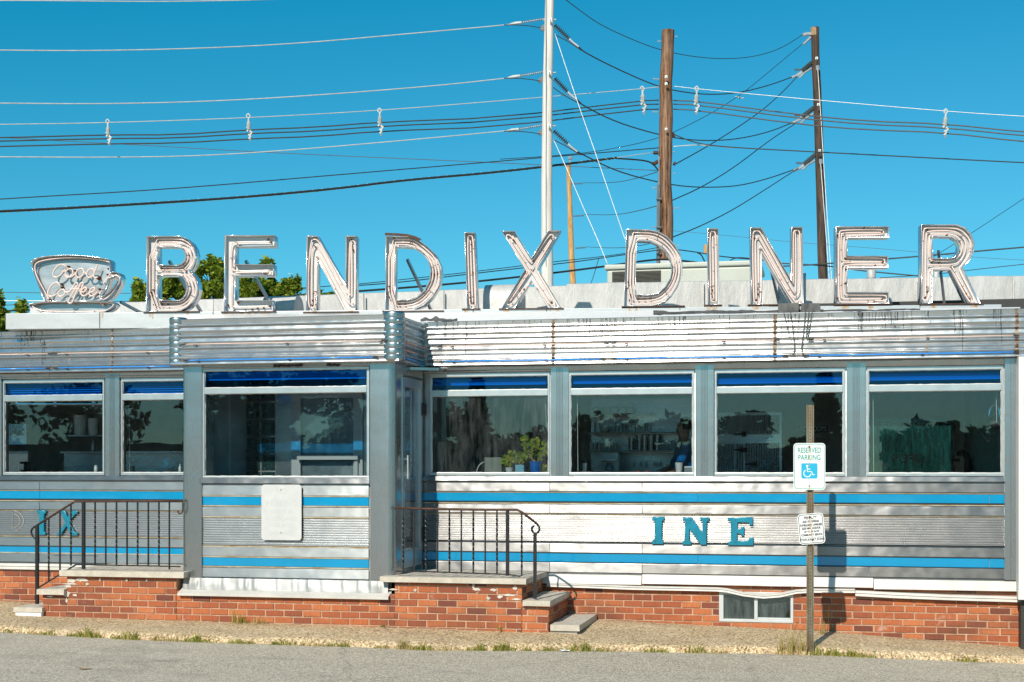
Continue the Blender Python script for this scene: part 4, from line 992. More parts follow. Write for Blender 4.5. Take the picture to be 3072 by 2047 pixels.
letter('letter_e', 'channel letter E with neon tubes complete and rust along its inner edges', r5,
  [[(635, 90), (1118, 90), (1118, 190), (738, 190), (738, 360), (1110, 360), (1110, 465), (738, 465), (738, 690), (1117, 690), (1117, 795), (635, 795)]],
  [('line', [(720, 370), (712, 340), (712, 190), (730, 168), (1060, 162), (1080, 135), (1060, 110), (690, 118), (665, 140), (665, 760), (685, 780), (985, 775)]),
   ('line', [(1060, 140), (700, 142), (685, 165), (685, 380), (700, 405), (1060, 408)]), ('line', [(735, 372), (1065, 372), (1088, 395), (1085, 430), (1060, 437), (735, 435), (712, 460), (712, 700), (730, 715), (1090, 712), (1105, 735), (1100, 760), (1070, 768), (1000, 765)]), ('line', [(1065, 408), (700, 415), (685, 440), (685, 735), (700, 748), (1060, 745)])],
  bits=[(1060, 140), (935, 768), (990, 770), (1065, 745), (655, 160), (655, 740), (735, 380), (735, 470), (900, 90), (1000, 440), (735, 600), (1070, 410)])
letter('letter_r', 'channel letter R at the right end of the rooftop sign', r5,
  [[(1417, 73), (1740, 73), (1815, 100), (1870, 160), (1900, 240), (1895, 320), (1860, 400), (1790, 465), (1955, 793), (1840, 793), (1690, 483), (1515, 483), (1512, 793), (1417, 793)],
   [(1518, 178), (1700, 180), (1745, 205), (1766, 265), (1755, 330), (1720, 370), (1690, 381), (1518, 381)]],
  [('line', [(1490, 680), (1488, 740), (1460, 765), (1430, 750), (1425, 690), (1432, 400), (1440, 110), (1470, 97), (1720, 97), (1800, 125), (1860, 190), (1875, 260), (1860, 350), (1790, 440), (1762, 470), (1850, 640), (1910, 760), (1900, 778), (1855, 775), (1700, 470), (1660, 465), (1510, 467), (1490, 490), (1488, 640)]),
   ('line', [(1460, 730), (1462, 400), (1465, 150), (1490, 125), (1710, 122), (1790, 160), (1835, 240), (1825, 330), (1770, 415), (1700, 437), (1480, 437)]), ('line', [(1500, 155), (1710, 152), (1770, 190), (1800, 255), (1790, 330), (1740, 385), (1690, 405), (1520, 402), (1490, 380), (1495, 175), (1510, 155)]), ('line', [(1700, 445), (1870, 745)])],
  bits=[(1460, 735), (1475, 640), (1480, 680), (1525, 410), (1590, 412), (1870, 745), (1835, 700), (1485, 110), (1720, 455), (1875, 285), (1660, 160)])
# coffee cup sign
cup = thing('coffee_cup_sign', 'metal coffee cup and saucer sign with pink neon script, left of the rooftop letters', 'sign', SW(*(lambda s: (s[0], .1, s[1]))(S(*r1(800, 1090)))))
body = [(345, 535), (368, 495), (430, 468), (520, 452), (600, 445), (760, 438), (950, 445), (1110, 465), (1225, 483), (1245, 500), (1245, 640), (1290, 628), (1345, 640), (1368, 690), (1350, 760), (1300, 850), (1230, 925), (1180, 953), (1128, 955), (510, 966), (440, 800), (385, 650)]
hole = [(1228, 705), (1292, 672), (1325, 685), (1328, 720), (1290, 800), (1235, 860), (1150, 918), (1140, 905), (1190, 820)]
sauc = [(300, 1005), (400, 980), (505, 967), (900, 962), (1280, 970), (1303, 1000), (1262, 1042), (1180, 1088), (1100, 1093), (480, 1093), (380, 1050)]
Lb = [[S(*r1(*p)) for p in lp] for lp in (body, hole)]; Ls = [[S(*r1(*p)) for p in sauc]]
for LL in (Lb, Ls):
    LL[:] = [lp if area2(lp) > 0 else lp[::-1] for lp in LL]; shell(cup, LL, .2, .10, 'cupface')
def neon_px(t, fn, pts, r=.0078, d=.04, closed=False, it=2, nm='neon_tube', m='pinktube'):
    P = [Vector((S(*fn(*p))[0], 0, S(*fn(*p))[1])) for p in pts]; P = smooth_path(P, it, closed); b = MB(); b.tube([SW(p.x, d, p.z) for p in P], r, 8, closed=closed); b.build(nm, M[m], t, smooth=True)
neon_px(cup, r1, [(545, 940), (400, 680), (375, 560), (410, 510), (560, 478), (760, 460), (1000, 468), (1230, 505), (1248, 540), (1240, 660), (1185, 720), (1165, 760)])
neon_px(cup, r1, [(1215, 700), (1290, 655), (1350, 680), (1345, 740), (1280, 850), (1180, 940), (1120, 930), (1120, 860), (1160, 830)])
neon_px(cup, r1, [(340, 1010), (400, 985), (520, 970), (900, 965), (1240, 975), (1290, 1000), (1230, 1050), (1150, 1078), (500, 1078), (390, 1045)], closed=True)
neon_px(cup, r1, [(1100, 960), (1140, 985), (1160, 1005)], .010, .05, m='redtube')
TX = dict(r=.0098, d=.005)
def ell(cx, cy, rx, ry, a0=0, a1=360, sl=.25, n=18): return [(cx+rx*math.cos(R(a0+(a1-a0)*i/n))-sl*ry*math.sin(R(a0+(a1-a0)*i/n)), cy+ry*math.sin(R(a0+(a1-a0)*i/n))) for i in range(n+1)]
neon_px(cup, r1, [(748, 570), (715, 540), (665, 550), (618, 600), (597, 655), (610, 690), (650, 692), (690, 665), (722, 625), (700, 625), (742, 622), (740, 600)], **TX)
neon_px(cup, r1, ell(785, 643, 42, 50), it=1, **TX); neon_px(cup, r1, [(745, 665), (800, 700), (870, 640)], **TX)
neon_px(cup, r1, ell(908, 643, 44, 52), it=1, **TX); neon_px(cup, r1, [(950, 620), (985, 660)], **TX)
neon_px(cup, r1, ell(1030, 645, 42, 50), it=1, **TX); neon_px(cup, r1, [(1110, 545), (1085, 610), (1060, 670), (1075, 700), (1110, 690)], **TX)
neon_px(cup, r1, [(682, 790), (670, 755), (625, 752), (575, 790), (542, 860), (548, 905), (590, 912), (640, 885), (672, 850)], **TX)
neon_px(cup, r1, ell(700, 870, 38, 40), it=1, **TX)
neon_px(cup, r1, [(725, 850), (775, 870), (815, 830), (850, 760), (878, 748), (885, 775), (840, 850), (790, 930), (768, 975), (800, 990), (822, 975)], **TX)
neon_px(cup, r1, [(800, 825), (870, 822), (905, 820)], **TX)
neon_px(cup, r1, [(822, 975), (850, 900), (905, 790), (925, 750), (948, 755), (940, 795), (905, 850)], **TX)
neon_px(cup, r1, [(905, 860), (960, 860), (990, 825), (970, 803), (935, 825), (918, 870), (935, 905), (975, 900), (1015, 865)], **TX)
neon_px(cup, r1, [(1015, 865), (1060, 855), (1085, 825), (1065, 805), (1030, 825), (1008, 870), (1025, 905), (1065, 900), (1110, 860)], **TX)
rustbits(cup, [S(*r1(*p)) for p in [(545, 940), (735, 600), (755, 560), (1215, 590), (1205, 655), (1185, 760), (1155, 830), (1110, 820), (1105, 880), (680, 800), (675, 765), (1105, 680), (1090, 700), (455, 1085), (590, 1085), (830, 1085), (1065, 1080), (830, 610), (900, 805)]], .014)
for (a, c) in (((1270, 940), (1395, 1095)),):
    p, q = S(*r1(*a)), S(*r1(*c)); b = MB(); b.bar(SW(p[0], .3, p[1]), SW(q[0]+.1, .9, q[1]), .03); b.build('brace', M['post'], cup)
# sign beam, roof flashing
bm = thing('sign_beam', 'long rust-streaked metal box beam that carries the rooftop letters', 'beam', SW(3, .1, 3.46))
s0, _ = S(17, 940); s1, _ = S(3010, 909); zt0, zt1 = S(440, 939)[1], S(2850, 911)[1]; zt = (zt0+zt1)/2-.004
segs = [17, 300, 640, 1150, 1420, 1640, 2040, 2440, 2760, 3005]
for a, c in zip(segs, segs[1:]):
    sa, sb = S(a, 930)[0], S(c, 930)[0]; b = MB(); zb_ = zt-(.19 if c < 1200 else .12)
    q = [SW(sa+.002, -.01, zb_), SW(sb-.002, -.01, zb_), SW(sb-.002, .24, zb_), SW(sa+.002, .24, zb_)]
    b.prismz([(p[0], p[1]) for p in q], zb_, zt); bevel(b.build('beam_segment', M['beam'], bm), .006)
def slope_strip(name, mat, px0, px1, lo, hi, seed, rag=.0, n=90, lift=0.0, rl=0.0):
    """strip on the sloping curb between the cornice top (t=0) and the beam (t=1)"""
    r_ = random.Random(seed); b = MB(); L = []
    for i in range(n+1):
        px = lerp(px0, px1, i/n); a = Vector((X(px, CY+.01), CY+.01, 3.458)); sp = SW(S(px, 930)[0], -.014, zt-.035); c = Vector(sp)
        h = hi+rag*(noise.noise(Vector((px*.012, seed, 0)))*1.3+noise.noise(Vector((px*.06, seed, 2)))*.5); l = lo+rl*(noise.noise(Vector((px*.013, seed, 5)))+noise.noise(Vector((px*.07, seed, 9)))*.5)
        h = max(h, l+.01)
        row = []
        for k in range(5):
            t_ = lerp(l, h, k/4); p = a.lerp(c, t_)+Vector((0, -.6, 1)).normalized()*lift; p.z += noise.noise(Vector((p.x*4, t_*4, seed)))*.006; row.append(tuple(p))
        b.v += row
    for i in range(n):
        for k in range(4): q = i*5+k; b.f.append((q, q+5, q+6, q+1))
    return part(b, name, M[mat], smooth=True)
slope_strip('roof_curb', 'whiteroof', 1200, 3060, 0, 1, 1); slope_strip('roof_curb', 'silver', 522, 1215, 0, 1, 2)
slope_strip('roof_cement', 'greytar', 1960, 2470, .30, .80, 6, rag=.28, lift=.006, rl=.2)
slope_strip('roof_cement', 'greytar', 2440, 2760, .25, .62, 7, rag=.32, lift=.006, rl=.3)
slope_strip('roof_cement', 'greytar', 1262, 1372, .05, .30, 8, rag=.35, lift=.006, rl=.2)
cm = thing('cement_box', 'two grey tarred box ends holding cables over the roof edge below the second N', 'junction box', W(2380, 935, .35))
for (a, c, y0, y1) in ((2333, 2397, 908, 943), (2402, 2461, 908, 940)):
    p, q = W(a, y1, .1), W(c, y0, .1); b = MB(); b.box(p.x, q.x, .1, .6, p.z, q.z)
    for i, v in enumerate(b.v): b.v[i] = (v[0]+noise.noise(Vector((v[0]*9, v[2]*9, 1)))*.012, v[1], v[2]+noise.noise(Vector((v[0]*9, v[2]*9, 4)))*.012)
    o = b.build('box', M['greytar'], cm); bevel(o, .008)
for i, pts in enumerate(([(2352, 940), (2366, 1000), (2371, 1014)], [(2372, 938), (2380, 1000), (2386, 1060), (2370, 1068)], [(2417, 925), (2412, 990), (2402, 1060), (2420, 1067)], [(2428, 930), (2420, 990), (2418, 1020), (2440, 1022)], [(2438, 930), (2430, 970), (2424, 1010)])):
    b = MB(); b.tube(smooth_path([W(p[0], p[1], -.17) for p in pts], 2), .0055, 6); tag(b.build('cable', M['wiregrey'], smooth=True), ['short grey cable hanging left from the tarred boxes to the pink tube', 'long grey cable hanging from the left tarred box to the blue tube', 'long grey cable hanging from the right tarred box to the blue tube', 'grey cable from the right tarred box to the pink tube end', 'short thin grey cable at the right of the hanging bundle'][i], 'cable', 'cables hanging over the cornice')
# ------------------------------------------------------------------ teal letters on the wall
def serif(name, label, polys, Y=-.03):
    L = [[(W(*p, Y).x, W(*p, Y).z) for p in lp] for lp in polys]
    L = [lp if area2(lp) > 0 else lp[::-1] for lp in L]
    me = filled([inset(lp, .007) for lp in L], Y, .006, .009); me.materials.append(M['teal'])
    x0 = min(p[0] for p in L[0]); x1 = max(p[0] for p in L[0]); z0 = min(p[1] for p in L[0]); t = thing(name, label, 'sign letter', ((x0+x1)/2, Y, z0), 'teal serif letters on the corrugated band')
    me.transform(Matrix.Translation(-wl(t)))
    for p in me.polygons: p.use_smooth = True
    me.set_sharp_from_angle(angle=R(50)); link('face', me, t)
    b = MB()
    for (x, z) in ((lerp(x0, x1, .3), z0+.03), (lerp(x0, x1, .3), max(p[1] for p in L[0])-.03)): b.tube([(x, Y-.018, z), (x, Y-.012, z)], .005, 8)
    each(b, 'screw', M['gask'], t)
    return t
def g4(u, v): return (1720+u*.3871, 1440+v*.3871)
serif('serif_letter_i', 'teal enamel serif letter I, left of the teal N', [[g4(*p) for p in [(613, 287), (705, 287), (703, 312), (688, 320), (686, 460), (697, 470), (698, 498), (611, 498), (613, 472), (632, 460), (634, 322), (614, 310)]]])
serif('serif_letter_n', 'teal enamel serif letter N, right of the teal I on the right wall', [[g4(*p) for p in [(850, 292), (918, 292), (1004, 420), (1003, 322), (984, 312), (984, 291), (1054, 291), (1053, 315), (1036, 326), (1032, 503), (990, 503), (898, 372), (898, 470), (914, 478), (914, 502), (846, 502), (847, 480), (864, 470), (868, 322), (850, 312)]]])
serif('serif_letter_e', 'teal enamel serif letter E on the corrugated band', [[g4(*p) for p in [(1198, 294), (1391, 291), (1391, 352), (1370, 352), (1360, 330), (1272, 328), (1270, 382), (1298, 380), (1304, 364), (1325, 364), (1322, 432), (1302, 432), (1296, 412), (1270, 412), (1268, 474), (1352, 474), (1368, 448), (1395, 448), (1395, 508), (1200, 506), (1202, 484), (1222, 476), (1222, 322), (1200, 314)]]])
g1 = lambda u, v: (u*.387, 1440+v*.387)
serif('serif_letter_i', 'teal enamel serif letter I behind the left railing end post', [[g1(*p) for p in [(289, 238), (360, 238), (358, 258), (344, 266), (342, 400), (354, 408), (354, 426), (286, 426), (288, 408), (304, 400), (306, 266), (290, 258)]]])
serif('serif_letter_x', 'teal enamel serif letter X behind the left railing', [[g1(*p) for p in [(478, 238), (508, 240), (524, 290), (556, 256), (562, 240), (606, 242), (602, 260), (586, 264), (540, 320), (578, 404), (602, 412), (602, 430), (548, 430), (520, 356), (484, 408), (482, 426), (443, 424), (446, 408), (464, 400), (510, 332), (476, 258)]]])
# ------------------------------------------------------------------ faded blank sign on the bay
fs = thing('faded_sign', 'blank sun-faded white metal sign fixed on the front of the entrance bay', 'sign', (X(844, BY-.05), BY-.05, W(844, 1621, BY-.05).z))
def rrect(x0, x1, z0, z1, r, n=6): return [(x1-r+r*math.cos(R(a)), z1-r+r*math.sin(R(a))) for a in [90*i/n for i in range(n+1)]]+[(x0+r+r*math.cos(R(a)), z1-r+r*math.sin(R(a))) for a in [90+90*i/n for i in range(n+1)]]+[(x0+r+r*math.cos(R(a)), z0+r+r*math.sin(R(a))) for a in [180+90*i/n for i in range(n+1)]]+[(x1-r+r*math.cos(R(a)), z0+r+r*math.sin(R(a))) for a in [270+90*i/n for i in range(n+1)]]
p0, p1 = W(784, 1620.5, BY-.05), W(904.5, 1454.5, BY-.05); b = MB(); b.prism(rrect(p0.x, p1.x, p0.z, p1.z, .035), BY-.05, BY-.046); bevel(b.build('plate', M['fadedsign'], fs), .0015, 1)
cxs = (p0.x+p1.x)/2
for tx, py, sz, sx in (('NO', 1475, .09, .8), ('PARKING', 1512, .095, .88), ('EXCEPT IN', 1536, .062, .9), ('ACCORDANCE', 1557, .062, .86), ('WITH BORO', 1577, .062, .86), ('ORDINANCE', 1600, .062, .8)):
    text_mesh(tx, sz, (cxs, BY-.0505, W(844, py, BY-.05).z), M['faint'], fs, ext=.0004, sx=sx)
b = MB()
for py in (1470, 1599): p = W(843, py, BY-.05); b.tube([(p.x, BY-.053, p.z), (p.x, BY-.045, p.z)], .006, 10)
each(b, 'bolt', M['rust'], fs)
# ------------------------------------------------------------------ parking sign post
ZP = 13.94; pb = Q(2430.5, 1963, ZP); YP = pb.y
ps = thing('parking_sign', 'rusty perforated post carrying reserved parking and penalty sign plates in front of the wall', 'sign', (pb.x, YP, pb.z))
zt_ = W(2428, 1215, YP).z; b = MB(); xc = pb.x; wd = .036
prof = [(-wd, .0), (-wd+.012, .0), (-wd+.016, .026), (-.011, .029), (.011, .029), (wd-.016, .026), (wd-.012, 0), (wd, 0), (wd, .004), (wd-.009, .004), (wd-.013, .030), (-.011, .033), (.011, .033)]
prof = [(-wd, 0), (-wd+.013, 0), (-wd+.018, .026), (wd-.018, .026), (wd-.013, 0), (wd, 0), (wd, .004), (wd-.010, .004), (wd-.015, .031), (-wd+.015, .031), (-wd+.010, .004), (-wd, .004)]
b.prismz([(xc+x_, YP+y_) for x_, y_ in prof], -.35, zt_); b.build('post', M['postgreen'], ps, smooth=40)
b = MB(); z = zt_-.03
while z > .05: b.tube([(xc, YP+.0245, z), (xc, YP+.027, z)], .0055, 8); z -= .0254*1.35
b.build('punched_hole', M['gask'], ps)
def sign_plate(x0, x1, y0, y1, z_off, rot, border, nm='sign_plate'):
    p0, p1 = W(x0, y1, YP), W(x1, y0, YP); cx_, cz_ = (p0.x+p1.x)/2, (p0.z+p1.z)/2; hw, hh = (p1.x-p0.x)/2, (p1.z-p0.z)/2
    T = lambda x_, z_: (cx_+x_*math.cos(rot)-z_*math.sin(rot), cz_+x_*math.sin(rot)+z_*math.cos(rot))
    b = MB(); b.prism([T(*q) for q in rrect(-hw, hw, -hh, hh, .035)], YP-.006, YP-.003); pl = b.build(nm, M['signwhite'], ps)
    i_ = [T(*q) for q in rrect(-hw+.008, hw-.008, -hh+.008, hh-.008, .029)]; j_ = [T(*q) for q in rrect(-hw+.014, hw-.014, -hh+.014, hh-.014, .024)]
    b = MB(); n = len(i_)
    for a, c in zip(i_, j_): b.v += [(a[0], YP-.0068, a[1]), (c[0], YP-.0068, c[1])]
    for k in range(n): q = (k+1) % n; b.f.append((2*k, 2*q, 2*q+1, 2*k+1))
    b.build('border', M[border], pl)
    return pl, T, hw, hh
pl, T, hw, hh = sign_plate(2380.5, 2476, 1329.5, 1470, 0, 0, 'signgreen')
def ttext(tx, x_, z_, sz, m, sx, rot=0.0, off=0.0):
    q = T(x_, z_); text_mesh(tx, sz, (q[0], YP-.0072, q[1]), M[m], pl, ext=.0004, sx=sx, rot=rot, offset=.0012)
ttext('RESERVED', 0, .157, .072, 'signgreen', .70); ttext('PARKING', 0, .086, .072, 'signgreen', .72)
b = MB(); b.prism([T(*q) for q in rrect(-.078, .078, -.118, .032, .014)], YP-.0078, YP-.0062); sq = b.build('blue_square', M['signblue'], pl)
b = MB()
def stroke(pts, w_): 
    P3 = [(T(x_, z_)[0], YP-.0088, T(x_, z_)[1]) for x_, z_ in pts]; b.tube(P3, w_, 6)
stroke([(-.022, -.004), (-.019, -.050), (.020, -.050), (.037, -.084), (.052, -.078)], .0042); stroke([(-.020, -.026), (.010, -.026)], .0036)
stroke([(-.038, -.036), (-.052, -.052), (-.055, -.072), (-.045, -.092), (-.022, -.103), (.0, -.098), (.014, -.080), (.016, -.07)], .0042); b.tube([(T(-.021, .005)[0], YP-.0092, T(0, .005)[1]), (T(-.021, .005)[0], YP-.0070, T(0, .005)[1])], .0105, 14)
for i, v in enumerate(b.v): b.v[i] = (v[0], YP-.0082+(v[1]-(YP-.0088))*.12, v[2])
b.build('wheelchair_symbol', M['signwhite'], pl)
pl, T, hw, hh = sign_plate(2395, 2473, 1541, 1632, 0, R(4.8), 'signblack')
rt = R(4.8)
for tx, z_, sz, sx in (('PENALTY', .108, .036, .82), ('$250 1ST OFFENSE', .070, .026, .74), ('SUBSEQUENT OFFENSES', .037, .027, .72), ('$250 MIN. AND/OR', .004, .026, .80), ('UP TO 90 DAYS', -.028, .026, .80), ('COMMUNITY SERVICE', -.060, .027, .76), ('TOW-AWAY ZONE', -.106, .033, .80)):
    ttext(tx, 0, z_, sz, 'signblack', sx, rt)
b = MB()
for (xa, xb, z_, th) in ((-hw+.014, hw-.014, -.083, .0012), (-.055, .055, .088, .0006), (-.10, .10, .021, .0006)): a, c = T(xa, z_), T(xb, z_); b.bar((a[0], YP-.0072, a[1]), (c[0], YP-.0072, c[1]), .001, th*2, (0, 0, 1))
b.build('rule_line', M['signblack'], pl)
b = MB()
for px, py, r_ in ((2428, 1341, .0115), (2428, 1458.5, .0085), (2429, 1551, .0115), (2438, 1620.5, .010)): p = W(px, py, YP); b.lathe([(0.0001, 0)], (0, 0, -50), 3) if False else b.tube([(p.x, YP-.014, p.z), (p.x, YP-.005, p.z)], [r_*.7, r_], 8)
each(b, 'rusty_bolt', M['rust'], ps)
st_ = bpy.data.materials.new('rust_stain'); st_.use_nodes = True; st_.node_tree.nodes['Principled BSDF'].inputs['Base Color'].default_value = (.62, .36, .14, 1); st_.node_tree.nodes['Principled BSDF'].inputs['Roughness'].default_value = .7
nt_ = st_.node_tree; tt = tex(nt_, scale=(40, 1, 9), i_Scale=2, i_Detail=5); nt_.links.new(ramp(nt_, tt.outputs[0], [(.35, .15), (.7, .75)]), nt_.nodes['Principled BSDF'].inputs['Alpha'])
b = MB()
for (xa, ya, xb, yb, w_) in ((2428, 1344, 2428.5, 1400, 2.6), (2429, 1553, 2437, 1618, 2.4), (2428, 1460, 2428, 1469, 1.6), (2438, 1622, 2440, 1631, 1.8)):
    b.quad(W(xa-w_, ya, YP-.0098), W(xa+w_, ya, YP-.0098), W(xb+w_*.6, yb, YP-.0098), W(xb-w_*.6, yb, YP-.0098))
b.build('rust_stain', st_, ps)

b = MB(); r_ = random.Random(77)
for px, n in ((300, 1), (450, 2), (560, 1), (690, 3), (720, 3), (760, 3), (800, 3), (935, 2), (1055, 3), (1165, 2), (1400, 2), (1510, 2), (1665, 2), (1900, 3), (2140, 3), (2270, 3), (2400, 2), (2530, 3), (2620, 2), (2790, 3), (2920, 3)):
    for _ in range(n):
        q = S(px+r_.uniform(-14, 14), 930)[0]; w_ = r_.uniform(.008, .03); h_ = r_.uniform(.05, .12)
        b.quad(SW(q-w_, -.0115, zt-.003), SW(q+w_, -.0115, zt-.003), SW(q+w_*.5, -.0115, zt-h_), SW(q-w_*.5, -.0115, zt-h_))
b.build('rust_stain', st_, bm)
# ------------------------------------------------------------------ roof furniture behind the letters
def gang(name, label, cat, loc, items, group=None):
    t = thing(name, label, cat, loc, group)
    for (b, nm, mt, sm) in items: b.build(nm, M[mt], t, smooth=sm)
    return t
ZB = 17.9
def roofwall(px0, px1, yt0, yt1, zc0, zc1, zbot, name='parapet', label='', mat='silver', th=.25):
    b = MB(); n = max(2, int(abs(px1-px0)/40)); base = len(b.v)
    for i in range(n+1):
        t_ = i/n; px = lerp(px0, px1, t_); zc = lerp(zc0, zc1, t_); p = Q(px, lerp(yt0, yt1, t_), zc); d = noise.noise(Vector((px*.01, 3, 1)))*.02
        for q in ((0, zbot), (0, (zbot+p.z)/2), (0, p.z-.01+d*.5), (.03, p.z+d*.5), (th, p.z)): b.v.append((p.x, p.y+q[0]+noise.noise(Vector((px*.02, q[1]*5, 0)))*.015, q[1]))
    for i in range(n):
        for k in range(4): a = base+i*5+k; b.f.append((a, a+5, a+6, a+1))
    return b
b = roofwall(90, 1715, 917, 855, 19.3, 17.5, 3.45); b.build('raised_roof_edge', M['silver'], diner, smooth=40)
b = roofwall(1700, 3300, 850, 822, 17.5, 17.2, 3.66); b.build('raised_roof_edge', M['silver'], diner, smooth=40)
# seams on the silver walls
b = MB()
for px, zc in ((640, 18.7), (1090, 18.1), (1330, 17.85), (1560, 17.6), (2110, 17.38), (2130, 17.38), (2750, 17.25), (3040, 17.2), (2400, 17.3)):
    p = Q(px, 900, zc); top = Q(px, lerp(917, 852, (px-90)/1625) if px < 1715 else lerp(850, 824, (px-1700)/1500), zc).z; b.box(p.x-.008, p.x+.008, p.y-.02, p.y+.02, 3.45, top-.02)
each(b, 'roof_seam', M['silver'], diner)
b = MB(); p = Q(2330, 915, 17.4); q = Q(3100, 915, 17.2); b.box(p.x, q.x, p.y+.05, p.y+.5, 3.55, 3.82); b.build('dark_roof_gap', M['dark'], diner)
def duct(label, pxa, pxb, ytop, zc, r):
    """horizontal half round vent running along the roof with an open dark right end"""
    a, c = Q(pxa, ytop, zc), Q(pxb, ytop, zc); z0 = a.z-r; b = MB(); n = 14
    sec = [(-r, -.35)]+[(-r*math.cos(R(x)), r*math.sin(R(x))) for x in [180*i/n for i in range(n+1)]]+[(r, -.35)]
    base = len(b.v)
    for x in (a.x, c.x): b.v += [(x, a.y+y, z0+z) for y, z in sec]
    m_ = len(sec)
    for k in range(m_-1): b.f.append((base+k, base+m_+k, base+m_+k+1, base+k+1))
    b.f.append(tuple(base+k for k in range(m_))); b.f.append(tuple(base+m_+k for k in range(m_))[::-1])
    o = thing('roof_vent', label, 'roof vent', ((a.x+c.x)/2, a.y, 3.5), 'half round vents on the roof'); b.build('hood', M['silver'], o, smooth=50)
duct('rounded silver roof vent behind the gap between the dented E and the first N', 800, 905, 890, 17.5, .17)
duct('rounded silver roof vent behind the letter X', 1460, 1572, 856, 17.0, .19)
duct('tall silver vent housing behind the second N', 2335, 2418, 822, 17.0, .14)
# dome vent behind the right E, pipes
p = Q(2625, 915, 16.9); r_ = .20
b = MB(); b.lathe([(.12, .0), (.12, .12), (.20, .14), (.205, .16), (.19, .20), (.14, .235), (.06, .25), (.01, .252)], (p.x, p.y, 3.62), 24); tag(b.build('roof_ventilator', M['chrome'], smooth=40), 'low domed steel ventilator behind the right letter E', 'ventilator')
for px, yt, zc, r_, lb in ((2614, 806, 18.0, .052, 'silver flue pipe rising behind the right letter E'), (2808, 815, 18.2, .038, 'thin flue pipe behind the leg of the letter R')):
    p = Q(px, yt, zc); b = MB(); b.lathe([(r_, -.6), (r_, -.12), (r_*1.08, -.12), (r_*1.08, -.02), (r_, 0), (r_*.9, .0)], p, 18); tag(b.build('flue_pipe', M['silver'], smooth=40), lb, 'flue pipe', 'flue pipes on the roof')
# air conditioner
zc = 19.0; a = Q(1818, 800, zc); c = Q(2283, 792, zc); zt0 = Q(1818, 797, zc).z; zt1 = Q(2280, 789, zc).z
ac = thing('air_conditioner', 'large cream rooftop air conditioner with a dark louvred grille behind the intact D', 'air conditioner', ((a.x+c.x)/2, a.y+.5, 3.44))
b = MB(); b.box(a.x+.01, c.x-.01, a.y, a.y+1.2, 3.44, zt0-.06); bevel(b.build('cabinet', M['cream'], ac), .03, 3)
b = MB(); b.box(a.x-.02, c.x+.02, a.y-.025, a.y+1.22, zt0-.06, zt0+.01); bevel(b.build('lid', M['cream'], ac), .02, 3)
g0 = Q(1837, 805, zc).x; g1_ = Q(1987, 805, zc).x; b = MB(); b.box(g0, g1_, a.y-.004, a.y+.0, 3.55, zt0-.085); b.build('grille_backing', M['dark'], ac)
b = MB(); z = 3.72
while z < zt0-.1: b.quad((g0+.01, a.y-.004, z+.012), (g1_-.01, a.y-.004, z+.012), (g1_-.01, a.y-.016, z), (g0+.01, a.y-.016, z)); z += .017
b.build('louvres', simple('louvre_metal', (.16, .155, .13), .5, .3), ac)
b = MB()
for (pa, pb_, y0) in ((2045, 2125, 806), (2125, 2250, 803)): p = Q(pa, y0, zc-.2); q = Q(pb_, 846, zc-.2); b.box(p.x, q.x, p.y, p.y+.1, 3.5, p.z)
each(b, 'patched_side_box', M['silver'], ac)
# ------------------------------------------------------------------ utility poles
def pole(name, label, pts, w0, w1, zc, mat, below=1600, wob=.0):
    """pts: (px, py) from the top down; w: width in photo pixels at top and bottom"""
    P = [Q(px, py, zc) for px, py in pts]; top = P[0]; foot = Vector((P[-1].x+(P[-1].x-top.x)*.25, P[-1].y, ga(P[-1].x)-.1))
    P.append(foot); L = (top.z-foot.z); R0 = w0/2*zc/F; R1 = w1/2*zc/F; path = []; rr = []
    n = 40
    for i in range(n+1):
        z = lerp(top.z, foot.z, i/n)
        for a, c in zip(P, P[1:]):
            if a.z >= z-1e-6 >= c.z-1e-3 or c is P[-1]:
                if a.z >= z-1e-6: u = (a.z-z)/(a.z-c.z); q = a.lerp(c, min(1, u)); break
        zend = P[-2].z; t_ = min(1.25, (top.z-z)/(top.z-zend)); path.append(q+Vector((noise.noise(Vector((0, z*.9, wob)))*wob, 0, 0))); rr.append(lerp(R0, R1, t_)*(1+wob*1.5*noise.noise(Vector((3, z*1.3, wob)))))
    t = thing(name, label, 'utility pole', foot); b = MB(); b.tube(path, rr, 18); b.build('shaft', M[mat], t, smooth=35); return t, P
def hook(t, pts, zc, r=.012, m='galv', nm='step_peg'): b = MB(); b.tube([Q(x, y, zc) for x, y in pts], r, 6); b.build(nm, M[m], t)
def plate(t, px, py, zc, s=4, m='galv'):
    p = Q(px, py, zc); h = s*zc/F; b = MB(); b.box(p.x-h, p.x+h, p.y-.02, p.y, p.z-h, p.z+h); b.build('bolt_plate', M[m], t); b = MB(); b.tube([(p.x, p.y-.06, p.z), (p.x, p.y, p.z)], h*.35, 6); b.build('bolt', M['insul'], t)
def insulator(t, a, c, zc, n=11, r=.07, m='insul', core=.02, zc2=None):
    a, c = Q(*a, zc), Q(*c, zc2 or zc); b = MB(); d = c-a; pts = []; rs = []
    for i in range(n):
        for u, rr in ((.0, core), (.25, core), (.35, r), (.55, r*.8), (.65, core)): pts.append(a+d*((i+u)/n)); rs.append(rr)
    pts.append(c); rs.append(core); b.tube(pts, rs, 10); return b.build('insulator', M[m], t, smooth=40)
ZW, ZBr, ZD, ZY = 36.0, 38.0, 50.0, 72.0
pw, _ = pole('utility_pole', 'tall pale grey utility pole behind the letter X, topmost in the frame', [(1653, -160), (1649, 0), (1643, 250), (1640, 560), (1642, 860)], 25, 36, ZW-.2, 'palewood')
b = MB(); b.tube([Q(1638+.5*math.sin(y), y, ZW-.35) for y in range(-40, 860, 60)], .008, 5); b.build('ground_wire', M['wiregrey'], pw)
